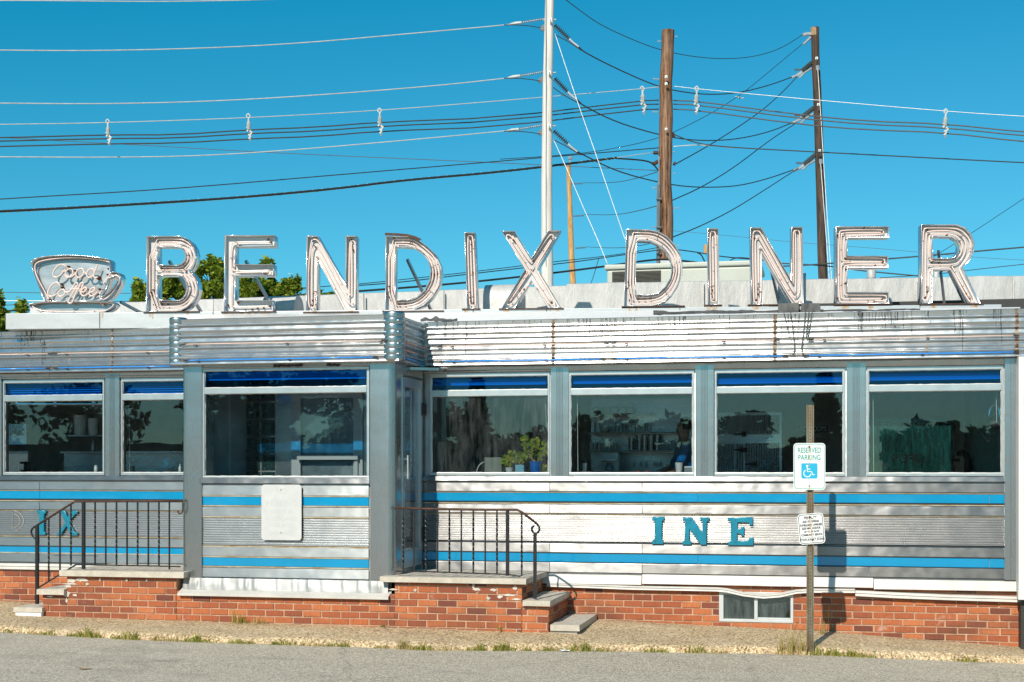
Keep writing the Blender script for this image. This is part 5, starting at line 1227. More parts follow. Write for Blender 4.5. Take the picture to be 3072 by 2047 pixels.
for y in (59, 218, 378): plate(pw, 1651 if y < 100 else 1648, y, ZW-.4, 4.5); hook(pw, [(1630, y+2), (1668, y)], ZW-.2, .02)
for (x, y) in ((1628, 84), (1622, 240), (1622, 397)): b = MB(); p = Q(x, y, ZW); b.bar(Q(x-5, y+7, ZW), Q(x+6, y-6, ZW), .07, .10); b.build('cable_bracket', M['insul'], pw)
for (a, c) in (((1664, 76), (1708, 117)), ((1664, 236), (1703, 276)), ((1661, 393), (1704, 432))): insulator(pw, a, c, ZW, 9, .075); hook(pw, [c, (c[0]+12, c[1]+12), (c[0]+28, c[1]+24)], ZW, .03, 'galv', 'clamp')
for (a, c) in (((1564, 68), (1634, 57)), ((1560, 228), (1628, 216)), ((1556, 388), (1626, 376))): insulator(pw, a, c, ZW, 11, .055, 'galv', .014); hook(pw, [(a[0]-34, a[1]+7), (a[0]-20, a[1]+2), a], ZW, .035, 'plastic', 'clamp')
pbn, _ = pole('utility_pole', 'thick split brown wooden pole with a knotty top, behind the intact D', [(2003.5, 92), (2003, 150), (1997, 250), (1998, 380), (1995, 500), (1997, 640), (1997, 800)], 37, 44, ZBr, 'brownwood', wob=.05)
for pts in ([(1984, 124), (1974, 125), (1974, 121)], [(1979, 238), (1960, 237), (1960, 234)], [(1977, 337), (1958, 336), (1958, 333)], [(1974, 565), (1957, 564), (1957, 560)], [(1972, 682), (1955, 682), (1955, 679)], [(2022, 110), (2032, 110)], [(2018, 521), (2025, 521), (2025, 518)], [(2018, 625), (2036, 625), (2036, 621)], [(2018, 456), (2024, 456)], [(2020, 738), (2037, 737), (2037, 733)]): hook(pbn, pts, ZBr, .013)
for x, y in ((1998.5, 231), (1998.5, 252), (1998.5, 388)): plate(pbn, x, y, ZBr-.3, 3.6)
hook(pbn, [(1977, 470), (1977, 555)], ZBr-.2, .02, 'galv', 'conduit'); hook(pbn, [(1976, 553), (1975, 660), (1974, 800)], ZBr-.15, .05, 'insul', 'conduit')
for y in (597, 682, 760): hook(pbn, [(1969, y), (1984, y)], ZBr-.22, .03, 'insul', 'strap')
for pts in ([(1960, 458), (1968, 459), (1974, 458)], [(2020, 490), (2027, 493)], [(1957, 492), (1966, 490), (1974, 484)], [(2018, 400), (2021, 412)]): hook(pbn, pts, ZBr, .05, 'rustiron', 'dead_end_clamp')
b = MB(); p = Q(2000, 784, ZBr-.4); b.box(p.x-.16, p.x+.12, p.y-.05, p.y, p.z-.06, p.z+.05); b.build('cable_bracket', M['galv'], pbn)
pd, _ = pole('utility_pole', 'dark creosoted pole with three grey insulators behind the second E', [(2444, 83), (2448, 200), (2456, 400), (2462, 600), (2469, 840)], 24, 28, ZD, 'darkwood', wob=.03)
b = MB(); p = Q(2444, 84, ZD); b.tube([p+Vector((0, 0, .0)), p+Vector((0, 0, -.28))], [24/2*ZD/F*1.04]*2, 18); b.build('bare_wood_top', simple('bare_pole_top', (.42, .27, .15), .85, 0, .4, 14), pd)
for (a, c) in (((2437, 188), (2405, 215)), ((2442, 324), (2405, 352)), ((2447, 464), (2410, 495))):
    insulator(pd, a, c, ZD, 10, .10); hook(pd, [c, (c[0]-14, c[1]+11), (c[0]-30, c[1]+18)], ZD, .05, 'galv', 'clamp'); insulator(pd, (c[0]-22, c[1]-6), (c[0]-4, c[1]-5), ZD, 6, .05); hook(pd, [(a[0]-3, a[1]+18), (a[0]-24, a[1]+30), (a[0]-40, a[1]+46)], ZD, .04, 'galv', 'clamp')
hook(pd, [(2434, 103), (2420, 102), (2408, 106)], ZD, .07, 'galv', 'clamp'); hook(pd, [(2432, 112), (2420, 124), (2410, 133)], ZD, .05, 'galv', 'clamp')
for x, y in ((2450, 175), (2455, 314), (2459, 452)): plate(pd, x, y, ZD-.4, 3.6)
for x, y in ((2453, 203), (2462, 484)): hook(pd, [(x, y-6), (x+1, y+8)], ZD-.3, .07, 'galv', 'guy_attachment')
py_, _ = pole('utility_pole', 'thin distant yellow wooden pole between the pale pole and the brown pole', [(1705, 498), (1709, 600), (1714, 760), (1720, 880)], 13, 18.5, ZY, 'yellowwood')
for (a, c) in (((1714, 552), (1748, 551)), ((1720, 649), (1752, 647)), ((1726, 745), (1757, 743))): insulator(py_, a, c, ZY, 9, .06)
hook(py_, [(1711, 474), (1711, 496)], ZY, .07, 'galv', 'top_pin'); hook(py_, [(1711, 470), (1711, 478)], ZY, .13, 'galv', 'top_insulator')
b = MB(); p = Q(2119, 762, 60); b.tube([p, Q(2119, 735, 60)], .12, 8); tag(b.build('wooden_stub', M['yellowwood']), 'short tan stub of a distant pole above the air conditioner', 'pole')
# ------------------------------------------------------------------ wires
def wire(label, pts, z0, z1, w_, m='wire', grp='overhead wires', name='overhead_wire', it=2):
    n = len(pts); P = [Q(p[0], p[1], lerp(z0, z1, (p[0]-pts[0][0])/max(1e-6, pts[-1][0]-pts[0][0]))) if abs(pts[-1][0]-pts[0][0]) > 1 else Q(p[0], p[1], z0) for p in pts]
    P = smooth_path(P, it); b = MB(); zm = (z0+z1)/2; b.tube(P, w_/2*zm/F, 5); return tag(b.build(name, M[m], smooth=True), label, 'wire', grp)
LB = 'wirelight'
wire('bright topmost wire touching the top edge of the frame at the left', [(-400, 6), (0, 1), (300, 4), (500, 5), (700, 2), (900, -4), (1700, -60)], 34, 38, 3.0, LB)
wire('bright bare wire ending at the uppermost insulator of the pale pole', [(-400, 147), (0, 151), (280, 153), (600, 146), (900, 131), (1300, 95), (1532, 74), (1564, 68)], 31, ZW, 3.4, LB)
wire('bright bare wire ending at the middle insulator of the pale pole', [(-400, 308), (0, 310), (300, 312.5), (600, 306), (900, 290), (1300, 259), (1530, 234), (1560, 228)], 31, ZW, 3.4, LB)
wire('bright bare wire ending at the lowest insulator of the pale pole', [(-400, 470), (0, 471), (300, 473), (600, 469), (900, 449), (1200, 423), (1500, 395), (1556, 388)], 31, ZW, 3.4, LB)
for i, (y, nm) in enumerate(((75, 'upper'), (235, 'middle'), (394, 'lowest'))): wire('short dark jumper loop under the %s bare wire at the pale pole' % nm, [(1512, y), (1545, y), (1590, y+3), (1622, y+9)], ZW-.2, ZW-.1, 2.6)
wire('pale messenger wire carrying the cable hangers, left span', [(-400, 377), (0, 374), (320, 369), (750, 354), (1141, 332), (1500, 303), (1925, 267), (1977, 261)], 32, ZBr-.3, 2.6, LB)
wire('pale messenger wire carrying the cable hangers, right span', [(2020, 259), (2090, 267), (2440, 300), (2831, 334), (3072, 350), (3400, 366)], ZBr-.3, 34, 2.2, 'galv')
for nm, L, Rr in (('upper', [(-400, 420), (0, 414), (320, 405), (530, 405), (747, 390), (950, 382), (1141, 367), (1500, 353), (1925, 303), (1976, 301)], [(2020, 302), (2090, 304), (2400, 345), (2600, 364), (2831, 372), (3072, 397), (3400, 420)]),
               ('middle', [(-400, 432), (0, 424), (320, 416), (530, 415), (747, 401), (950, 394), (1141, 379), (1500, 364), (1925, 314), (1976, 313)], [(2020, 313), (2090, 315), (2400, 356), (2600, 374), (2828, 383), (3072, 408), (3400, 432)]),
               ('lower', [(-400, 450), (0, 440), (320, 432), (530, 430), (747, 417), (950, 410), (1141, 394), (1500, 381), (1925, 329), (1976, 328)], [(2020, 328), (2090, 331), (2400, 374), (2600, 390), (2830, 398), (3072, 426), (3400, 452)])):
    wire('%s of the three grey spacer cables left of the brown pole' % nm, L, 31.9, ZBr-.1, 4.2, 'wiregrey', 'spacer cables', it=1); wire('%s of the three grey spacer cables right of the brown pole' % nm, Rr, ZBr-.1, 33.9, 4.2, 'wiregrey', 'spacer cables', it=1)
wire('thin pale wire slanting down to the right from the left edge to the brown pole', [(-300, 395), (0, 413), (430, 436), (760, 456), (1200, 476), (1500, 489), (1970, 512)], 42, 39, 2, 'wiregrey')
wire('thin black wire rising from the left edge to the brown pole', [(-300, 620), (0, 597), (500, 569), (1000, 526), (1500, 484), (1976, 444)], 33, ZBr-.2, 3.2)
wire('black wire leaving the brown pole to the right edge of the frame', [(2018, 402), (2080, 428), (2160, 441), (2440, 456), (3072, 489), (3400, 503)], ZBr, 36, 3.6)
wire('pale grip wire above the splice right of the brown pole', [(2020, 440), (2100, 434), (2190, 443), (2200, 444)], ZBr-.05, ZBr-.05, 3, LB)
wire('thick black bundled cable with pale wrapping at the left', [(-300, 648), (0, 635), (300, 620), (700, 595), (1000, 568), (1220, 540), (1500, 517), (1850, 474)], 30, ZBr-1, 7.5, 'wire', name='bundled_cable')
P_ = [(0, 635), (300, 620), (700, 595), (1000, 568), (1220, 540), (1500, 517), (1850, 474)]; b = MB(); Pq = smooth_path([Q(x, y, lerp(30.3, ZBr-1, (x+300)/2150)-.0) for x, y in P_], 3)
# helical pale wrap
acc = 0; pv = None; hp = []
for a, c in zip(Pq, Pq[1:]):
    m_ = max(1, int((c-a).length/.03))
    for i in range(m_): q = a.lerp(c, i/m_); acc += (c-a).length/m_; an_ = acc/.23*2*PI; hp.append(q+Vector((0, math.cos(an_)*.032, math.sin(an_)*.032)))
b.tube(hp, .007, 4); tag(b.build('cable_wrap', simple('pale_green_wrap', (.45, .62, .42), .6)), 'pale green lashing wound round the thick bundled cable', 'cable lashing')
wire('pale green lashing wire from the bundled cable to the brown pole', [(1850, 474), (1900, 466), (1955, 459)], ZBr-1, ZBr-.2, 2.5, LB)
wire('black service cables drooping into the side of the brown pole', [(1850, 476), (1905, 479), (1945, 484), (1962, 494), (1975, 512)], ZBr-1, ZBr-.2, 5)
wire('dark wire falling from the top edge past the brown pole top', [(1690, -6), (1740, 32), (1800, 75), (1900, 121), (1984, 152), (2080, 171), (2170, 178), (2260, 172), (2340, 148), (2408, 105)], 37, ZD, 2.4)
for nm, pts in (('upper', [(1735, 140), (1752, 157), (1850, 207), (1976, 262), (2060, 279), (2140, 285), (2220, 279), (2310, 256), (2375, 232)]), ('middle', [(1732, 300), (1750, 318), (1850, 368), (1976, 405), (2060, 420), (2140, 423), (2220, 417), (2310, 396), (2378, 368)]), ('lower', [(1732, 455), (1750, 465), (1850, 515), (1975, 548), (2060, 561), (2140, 563), (2220, 558), (2310, 535), (2380, 510)])):
    wire('%s sagging dark wire from the pale pole insulator to the dark pole' % nm, pts, ZW, ZD, 3.6, 'wire', 'sagging wires between the poles')
for nm, pts in (('upper', [(1665, 105), (1700, 122), (1728, 140), (1744, 152)]), ('middle', [(1660, 263), (1690, 285), (1720, 302), (1742, 312)]), ('lower', [(1662, 420), (1700, 440), (1730, 458), (1745, 466)])): wire('%s short jumper below the black insulator string of the pale pole' % nm, pts, ZW-.1, ZW-.1, 3)
wire('thin dark wire slanting up to the dark pole top past the small plane', [(1500, 478), (1640, 470), (1800, 455), (1976, 418), (2100, 360), (2217, 290), (2320, 205), (2405, 134)], 42, ZD, 2)
for nm, pts in (('upper', [(2028, 492), (2140, 430), (2270, 345), (2340, 285), (2390, 232)]), ('middle', [(2018, 601), (2100, 565), (2200, 505), (2310, 420), (2385, 372)]), ('lower', [(2018, 712), (2100, 680), (2200, 630), (2310, 560), (2395, 505)])):
    wire('%s diagonal dark wire rising from the brown pole to a dark pole insulator' % nm, pts, ZBr, ZD, 3.2, 'wire', 'diagonal wires to the dark pole')
for nm, a, pts in (('upper', 0, [(1750, 549), (1850, 549), (1920, 533), (1972, 516)]), ('middle', 0, [(1754, 644), (1850, 646), (1920, 632), (1972, 618)]), ('lower', 0, [(1758, 741), (1830, 745), (1900, 742), (1990, 722), (2010, 718)])): wire('%s thin wire from the yellow pole to the brown pole' % nm, pts, ZY, ZBr+1, 2.2, 'wiregrey', 'wires from the yellow pole')
wire('dark wire running down left from the upper yellow pole insulator', [(1746, 553), (1716, 583), (1655, 646), (1565, 727), (1470, 795), (1330, 880), (1240, 915)], ZY, 50, 2.4); wire('dark wire running down left from the middle yellow pole insulator', [(1749, 650), (1685, 711), (1620, 775), (1560, 820), (1500, 850)], ZY, 55, 2.4); wire('dark wire running down left from the lowest yellow pole insulator', [(1754, 746), (1720, 775), (1655, 832), (1640, 850)], ZY, 60, 2.4)
wire('thin wire curving down left behind the first letter D', [(1712, 480), (1657, 536), (1610, 582), (1500, 682), (1420, 735), (1330, 780), (1200, 797)], ZY, 45, 1.8)
wire('white guy wire descending from the upper part of the pale pole', [(1665, 102), (1725, 285), (1797, 490), (1862, 680), (1876, 720)], ZW-.3, ZW-1.5, 2.2, LB, 'guy wires'); wire('white guy wire descending from the lower part of the pale pole', [(1661, 420), (1700, 505), (1745, 612), (1790, 712), (1823, 794)], ZW-.3, ZW-1.5, 2.2, LB, 'guy wires')
for (x, y) in ((1731, 300), (1800, 497), (1743, 612), (1864, 688)): pass
wire('white guy wire beside the dark pole, reaching higher', [(2453, 205), (2462, 340), (2474, 540), (2486, 710), (2492, 800), (2495, 840)], ZD-.5, ZD-2.5, 2, LB, 'guy wires'); wire('white guy wire beside the dark pole, starting lower', [(2462, 490), (2470, 600), (2478, 700), (2484, 790), (2488, 840)], ZD-.5, ZD-2, 2.4, LB, 'guy wires')
wire('thick black telephone cable passing behind the first D, I and X to the brown pole', [(750, 897), (900, 887), (1080, 874), (1330, 855), (1500, 838), (1700, 815), (1850, 795), (1940, 782), (1990, 778), (2050, 783), (2130, 793)], 33, ZBr-.3, 6.5, 'wire', 'low telephone cables')
wire('black cable above the thick telephone cable behind the letter X', [(1000, 862), (1180, 850), (1330, 832), (1500, 812), (1650, 795), (1750, 783), (1850, 768), (1980, 750)], 33, ZBr-.3, 3.2, 'wire', 'low telephone cables')
wire('highest of the low black cables behind the letters', [(450, 895), (700, 880), (940, 862), (1080, 853), (1330, 826), (1500, 806), (1650, 787), (1850, 766), (1980, 742)], 33, ZBr-.3, 2.6, 'wire', 'low telephone cables')
wire('grey low cable in front of the tree behind the letter E', [(-300, 935), (200, 905), (430, 905), (600, 899), (800, 882), (940, 864)], 32, 33, 2.4, 'wiregrey', 'low telephone cables')
wire('black cable right of the brown pole dropping behind the letter I', [(2036, 750), (2090, 757), (2160, 770), (2250, 778), (2300, 782)], ZBr-.2, 36, 3.6, 'wire', 'low telephone cables'); wire('short black drop cable left of the letter I over the air conditioner', [(2092, 758), (2105, 765), (2112, 782), (2120, 792)], ZBr-.2, 38, 4); wire('short black drop cable right of the letter I above the air conditioner', [(2185, 790), (2196, 777), (2215, 773), (2250, 776)], 37, 37, 4)
wire('thick black cable rising from behind the second N to the right edge', [(2330, 800), (2420, 796), (2500, 790), (2666, 777), (2800, 766), (2900, 757), (3072, 742), (3400, 716)], 36, 33, 4.6, 'wire', 'low telephone cables'); wire('dark cable falling right behind the second E', [(2330, 790), (2420, 794), (2500, 800), (2560, 810), (2650, 819), (2760, 829)], 36, 35, 4, 'wire', 'low telephone cables'); wire('black wire rising to the right edge just above the roof', [(2640, 834), (2800, 824), (2900, 812), (3072, 793), (3300, 770)], 36, 34, 2.4, 'wire', 'low telephone cables')
wire('thin white wire from the brown pole to the lower right', [(2020, 693), (2120, 701), (2400, 729), (2640, 746), (2900, 771), (3072, 781), (3300, 794)], ZBr, 34, 1.2, 'wiregrey'); wire('thin dark wire slanting up to the right edge beside the letter R', [(2786, 780), (2915, 700), (3072, 595), (3200, 515)], 50, 44, 1.8)
wire('thick black cable at the left edge behind the coffee cup saucer', [(-300, 938), (0, 934), (78, 931), (200, 925)], 26, 27, 5.5, 'wire', 'low wires at the left'); wire('pale cable at the left edge behind the coffee cup', [(-300, 903), (0, 903), (130, 903), (300, 905)], 28, 28, 2.6, LB, 'low wires at the left'); wire('thin grey cable at the left edge above the pale cable', [(-300, 874), (0, 877), (120, 879), (400, 881), (470, 880)], 30, 30, 2, 'wiregrey', 'low wires at the left')
wire('dark drop wire slanting below the guy wire left of the air conditioner', [(1796, 776), (1785, 815), (1772, 853)], ZBr-1, ZBr-1, 2.2)
# cable hangers
def hanger(label, x, y0, y1, zc, sk=0, proto=[]):
    s = (y1-y0); f = lambda u, v: Q(x+u*s/75+sk*v/75, y0+v*s/75, zc); t = thing('cable_hanger', label, 'cable hanger', f(0, 75), 'plastic hangers on the spacer cables')
    h = zc/F*s/75
    b = MB(); b.tube([f(0, 0), f(-5, 4), f(-4, 10), f(2, 12), f(5, 7), f(0, 0)], 1.8*h, 6).tube([f(0, 12), f(0, 24)], 2.4*h, 6); b.build('messenger_clamp', M['plastic'], t)
    b = MB(); b.tube([f(0, 22), f(0, 28), f(0, 44)], [4*h, 6*h, 4.5*h], 8); b.build('insulating_body', simple('hanger_grey', (.42, .42, .40), .5) if 'hanger_grey' not in bpy.data.materials else bpy.data.materials['hanger_grey'], t)
    for (u, v) in ((-3, 42), (5, 52), (1, 62)): b = MB(); b.tube([f(u-3, v-5), f(u+3, v), f(u-2, v+7)], 3.2*h, 6); b.build('cable_grip', M['plastic'], t)
    b = MB(); b.tube([f(3, 40), f(4, 60), f(2, 75)], 2.4*h, 6); b.build('spine', M['galv'], t)
for i, (lb, x, y0, y1, zc, sk) in enumerate((('leftmost hanger on the spacer cables', 323, 358, 438, 32.6, 3), ('second hanger from the left on the spacer cables', 745, 341, 424, 34, 3), ('hanger on the spacer cables left of the pale pole', 1139, 325, 408, 35.2, 2), ('hanger just left of the brown pole', 1927, 259, 345, 37.6, 3), ('hanger just right of the brown pole', 2091, 259, 345, 37.4, -4), ('hanger on the spacer cables near the right edge', 2838, 327, 414, 35.2, -5))): hanger(lb, x, y0, y1, zc, sk)
# ------------------------------------------------------------------ aeroplanes
def plane_(label, px, py, L, zc, ang, m):
    c = Q(px, py, zc); k = L*zc/F/2; e = RT*math.cos(ang)+UP*math.sin(ang); u = UP*math.cos(ang)-RT*math.sin(ang); f_ = FW
    t = thing('aeroplane', label, 'aeroplane', c, 'small distant aeroplanes'); b = MB(); b.tube([c-e*k, c-e*k*.9, c-e*k*.5, c+e*k*.6, c+e*k], [k*.02, k*.1, k*.13, k*.1, k*.03], 8); b.build('fuselage', M[m], t, smooth=True)
    b = MB()
    for s in (1, -1): b.quad(c-e*k*.1, c+e*k*.2, c+e*k*.55+f_*k*s*.9-u*k*.05, c+e*k*.4+f_*k*s*.9-u*k*.05)
    b.build('wings', M[m], t); b = MB(); b.quad(c+e*k*.7, c+e*k*.95, c+e*k*1.1+u*k*.35, c+e*k*.95+u*k*.35); b.build('tail_fin', M[m], t)
M['plane1'] = simple('yellowish_aircraft', (.8, .68, .35), .5); plane_('tiny yellowish aeroplane near the crossing wires right of the brown pole', 2217, 293, 24, 900, R(-16), 'plane1'); plane_('tiny white aeroplane low in the sky between the dented E and N', 870, 822, 12, 1500, 0, 'signwhite')
# ------------------------------------------------------------------ trees
def leaf_cloud(b, c, rx, ry, rz, n, s, r_, shell=.55):
    for _ in range(n):
        while 1:
            p = Vector((r_.uniform(-1, 1), r_.uniform(-1, 1), r_.uniform(-1, 1)))
            if shell < p.length < 1: break
        q = Vector((c.x+p.x*rx, c.y+p.y*ry, c.z+p.z*rz)); a = Vector((r_.gauss(0, 1), r_.gauss(0, 1), r_.gauss(0, .6))).normalized(); d = a.cross(Vector((r_.gauss(0, 1), r_.gauss(0, 1), r_.gauss(0, 1)))).normalized(); k = s*r_.uniform(.6, 1.3)
        b.quad(q-a*k, q+d*k*.5, q+a*k, q-d*k*.5)
def tree(label, foot, blobs, n, s, leaf, seed, trunk_r=.16, group='trees', spread=.55, name='tree'):
    r_ = random.Random(seed); t = thing(name, label, 'tree', foot, group); cr = MB(); tr = MB(); foot = Vector(foot); cz = max(bq[0].z for bq in blobs)
    mid = Vector((sum(q[0].x for q in blobs)/len(blobs), sum(q[0].y for q in blobs)/len(blobs), min(q[0].z for q in blobs)-.2))
    tp = smooth_path([foot, foot.lerp(mid, .5)+Vector((.1, 0, 0)), mid], 1); tr.tube(tp, [trunk_r*(1-.4*i/len(tp)) for i in range(len(tp))], 8)
    for (c, rx, rz, w_) in blobs:
        tr.tube([mid, mid.lerp(c, .5)+Vector((0, 0, -.1)), c+Vector((0, 0, rz*.6))], [trunk_r*.45, trunk_r*.25, trunk_r*.06], 6)
        m_ = int(n*w_/8)
        for i in range(8):
            a = r_.uniform(0, 2*PI); e_ = r_.uniform(-.6, 1); o = Vector((math.cos(a)*rx*spread, math.sin(a)*rx*spread*.8, e_*rz*spread)); leaf_cloud(cr, c+o, rx*r_.uniform(.25, .5), rx*.45, rz*r_.uniform(.25, .5), m_, s, r_, .1)
        if leaf == 'leaf':
            for _ in range(5):
                a = r_.uniform(0, 2*PI); q = c+Vector((math.cos(a)*rx*.8, math.sin(a)*rx*.5, rz*r_.uniform(.3, .85))); leaf_cloud(cr, q, .10, .10, r_.uniform(.10, .22), 34, s*1.1, r_, 0); tr.tube([c, q], .008, 4)
    cr.build('crown', M[leaf], t); tr.build('trunk', M['bark'], t, smooth=True); return t
zt_tree = 27.0
def bl(px, py, rpx, rpy, w_, zc=zt_tree):
    py = 900+(py-900)*.85+6; rpy *= .8; k = zc/F
    return (Q(px, py, zc), rpx*k, rpy*k, w_)
tree('bushy green tree behind the letters B, dented E and first N', (Q(640, 1300, zt_tree).x, Q(640, 1300, zt_tree).y, .1), [bl(440, 900, 40, 50, .5), bl(500, 900, 50, 60, .8), bl(560, 870, 50, 80, 1), bl(625, 830, 40, 60, .9), bl(640, 900, 60, 60, 1), bl(700, 880, 50, 65, 1), bl(770, 890, 50, 55, 1), bl(730, 860, 35, 55, .8), bl(650, 790, 14, 30, .15), bl(628, 778, 10, 22, .12), bl(800, 782, 10, 16, .1), bl(795, 880, 40, 55, .6), bl(855, 890, 38, 42, .6), bl(865, 850, 16, 22, .15), bl(885, 850, 10, 20, .1), bl(905, 905, 40, 22, .4), bl(960, 895, 45, 16, .3), bl(420, 862, 14, 20, .1), bl(480, 850, 25, 20, .2), bl(540, 815, 25, 30, .3)], 5600, .052, 'leaf', 3, .2, spread=1.0)
tree('leafy tree at the left edge behind the end of the sign beam', (Q(-20, 1300, 24).x, Q(-20, 1300, 24).y, .1), [bl(-60, 970, 60, 60, 1, 24), bl(-4, 935, 22, 32, .4, 24), bl(35, 990, 30, 40, .5, 24), bl(20, 990, 50, 30, .6, 24), bl(75, 1005, 40, 12, .2, 24), bl(-10, 900, 20, 12, .15, 24), bl(60, 925, 8, 16, .06, 24)], 5000, .048, 'leaf', 5, .15, spread=.75)
# tree line and houses across the street, which the windows mirror
r_ = random.Random(21)
for i in range(26):
    x = -66+i*3.2+r_.uniform(-1.2, 1.2); y = -60+r_.uniform(-6, 6); h = r_.uniform(3.6, 6.0)+(3.2 if x < -22 else 0); wd = r_.uniform(1.9, 3.0); f0 = Vector((x, y, ga(x)))
    if i % 6 == 3:
        t = thing('conifer', 'pointed conifer across the street, mirrored in the windows', 'tree', f0, 'conifers across the street'); b = MB(); rr = random.Random(i)
        for k in range(18):
            z = f0.z+.4+k*(h+2.6)/18; ra_ = wd*.85*(1-k/18.5); leaf_cloud(b, Vector((x, y, z)), ra_, ra_, .38, 110, .26, rr, .1)
        b.build('crown', M['leafdark'], t); b = MB(); b.cone(f0, f0+Vector((0, 0, h+1.5)), .16, .04, 8); b.build('trunk', M['bark'], t)
    else:
        bs = [(Vector((x+r_.uniform(-1, 1)*wd*.6, y+r_.uniform(-1, 1), f0.z+h*u)), wd*r_.uniform(.7, 1.0), h*.24, .5) for u in (.15, .3, .45, .58, .7, .4, .22)]
        tree('broad dark tree across the street, mirrored in the windows', f0, bs, 520, .30, 'leafdark', i, .2, 'broad trees across the street')

for i, (xa, xb, h, y0, lb) in enumerate(((-95, -38, 3.3, -74, 'long low grey building across the street, left of the gap'), (-36, 2, 2.9, -76, 'long low building across the street facing the bay'), (4, 40, 3.6, -73, 'low flat roofed building across the street at the right'))):
    t = thing('low_building', lb, 'building', ((xa+xb)/2, y0, -.1), 'low buildings across the street'); b = MB(); b.box(xa, xb, y0-9, y0, -.3, h); b.build('wall', M['inwall2'] if 'inwall2' in M else M.setdefault('inwall2', simple('painted_block_wall', (.22, .20, .18), .9)), t)
    b = MB(); b.box(xa-.2, xb+.2, y0-9.2, y0+.2, h, h+.25); b.build('roof', M['dark'], t); x = xa+2
    while x < xb-3: w_ = MB(); w_.box(x, x+1.6, y0+.001, y0+.05, 1.0, 2.2); w_.build('window', M['basement'], t); x += 4.5
# ------------------------------------------------------------------ interior
M['inwall'] = simple('interior_wall', (.5, .52, .48), .6, 0, .3, 2)
M['infloor'] = simple('interior_floor', (.22, .18, .15), .4, 0, .4, 8)
M['insteel'] = steel('interior_steel', base=(.5, .5, .5), rough=.25, stain=.3)
M['ceramic'] = simple('white_ceramic', (.7, .7, .68), .3)
M['blindw'] = simple('white_blind', (.62, .64, .64), .5, 0, .05)
M['skin'] = simple('skin', (.42, .24, .16), .5, 0, .1)
M['hair'] = simple('dark_hair', (.02, .014, .01), .5, 0, .5, 60)
M['shirt'] = simple('blue_shirt', (.09, .22, .34), .8, 0, .15, 8)
M['trous'] = simple('dark_trousers', (.03, .03, .04), .8)
M['potblue'] = simple('blue_plastic_pot', (.01, .17, .60), .35)
M['soil'] = simple('soil', (.05, .035, .02), .9)
M['cart'] = simple('pale_blue_carton', (.18, .48, .62), .6, 0, .2, 30)
M['redcap'] = simple('red_cap', (.6, .04, .02), .4)
M['woodshelf'] = simple('shelf_edge', (.45, .38, .25), .5)
M['clearglass'] = glass('tumbler_glass', (.7, .75, .75), 1.9)
IB = 4.38
rx0, rx1, rz0, rz1 = X(2610, IB), X(2852, IB), W(2700, 1420, IB).z, W(2700, 1278, IB).z
b = MB(); b.box(XLEFT+.11, rx0, IB-.06, IB, .75, 3.0).box(rx1, XE-.11, IB-.06, IB, .75, 3.0).box(rx0, rx1, IB-.06, IB, .75, rz0).box(rx0, rx1, IB-.06, IB, rz1, 3.0)
each(b, 'interior_wall', M['inwall'], diner)
b = MB(); b.box(XLEFT+.11, XE-.11, .13, IB-.07, .70, .749); b.build('interior_floor', M['infloor'], diner)
b = MB(); b.box(XLEFT+.11, XE-.11, .13, IB-.07, 3.01, 3.05); b.build('interior_ceiling', M['inwall'], diner)
b = MB(); b.box(rx0-.04, rx1+.04, IB-.10, IB-.061, rz1, rz1+.04).box(rx1, rx1+.04, IB-.10, IB-.061, rz0, rz1); b.box(rx0, rx1, IB-.05, IB-.046, rz0, rz1)
M['farglass'] = glass('far_frosted_glass', (.2, .3, .3), 1.5, (.8, .95, 1), .8); b.build('rear_window', M['farglass'], diner)
b = MB(); p = W(2605, 1268, IB-.1); q = W(2850, 1252, IB-.1); b.box(p.x, q.x, IB-.14, IB-.11, p.z, q.z); b.build('blue_valance', M['blue'], diner)
# opening in the outer shell behind the rear window: keep the shell open there
for o in [o for o in bpy.data.objects if o.parent == diner and o.name.startswith('wall_shell')]:
    ys = [(o.matrix_basis @ v.co).y for v in o.data.vertices]
    if min(v.co.y for v in o.data.vertices) > 4.3: bpy.data.objects.remove(o)
b = MB(); b.box(XLEFT, rx0-.1, 4.4, 4.5, 0, 3.4).box(rx1+.1, XE, 4.4, 4.5, 0, 3.4).box(rx0-.1, rx1+.1, 4.4, 4.5, 0, rz0).box(rx0-.1, rx1+.1, 4.4, 4.5, rz1, 3.4); each(b, 'rear_wall', M['steel_left'], diner)
b = MB(); b.box(XLEFT+.11, X(660), .13, .42, 1.66, 1.70).box(XS, XE-.11, .13, .42, 1.66, 1.70); each(b, 'interior_sill', M['insteel'], diner)
# blinds behind the transoms
def blind(label, pxa, pxb, Y, ys, kind):
    xa, xb = X(pxa, Y), X(pxb, Y); zt_ = W(1500, 1408, Y).z; t = thing('window_blind', label, 'blind', ((xa+xb)/2, Y, 2.7), 'blinds behind the blue transoms'); b = MB()
    if kind == 'down':
        z = 2.835
        while z > 2.69: b.quad((xa, Y-.012, z-.008), (xb, Y-.012, z-.008), (xb, Y+.012, z+.010), (xa, Y+.012, z+.010)); z -= .0255
        b.build('slats', M['blindw'], t)
    else:
        for i in range(6): z = ys+i*.009; b.box(xa, xb, Y-.014, Y+.014, z, z+.006)
        b.box(xa, xb, Y-.016, Y+.016, ys-.016, ys-.002); b.build('slat_stack', M['blindw'], t)
        b = MB(); b.box(xa, xb, Y-.016, Y+.016, 2.84, 2.865); b.build('head_rail', M['blindw'], t)
    b = MB()
    for u in (.12, .5, .88): x = lerp(xa, xb, u); b.tube([(x, Y-.016, 2.84), (x, Y-.018, 2.70 if kind == 'down' else ys)], .0015, 4)
    b.build('cords', M['blindw'], t)
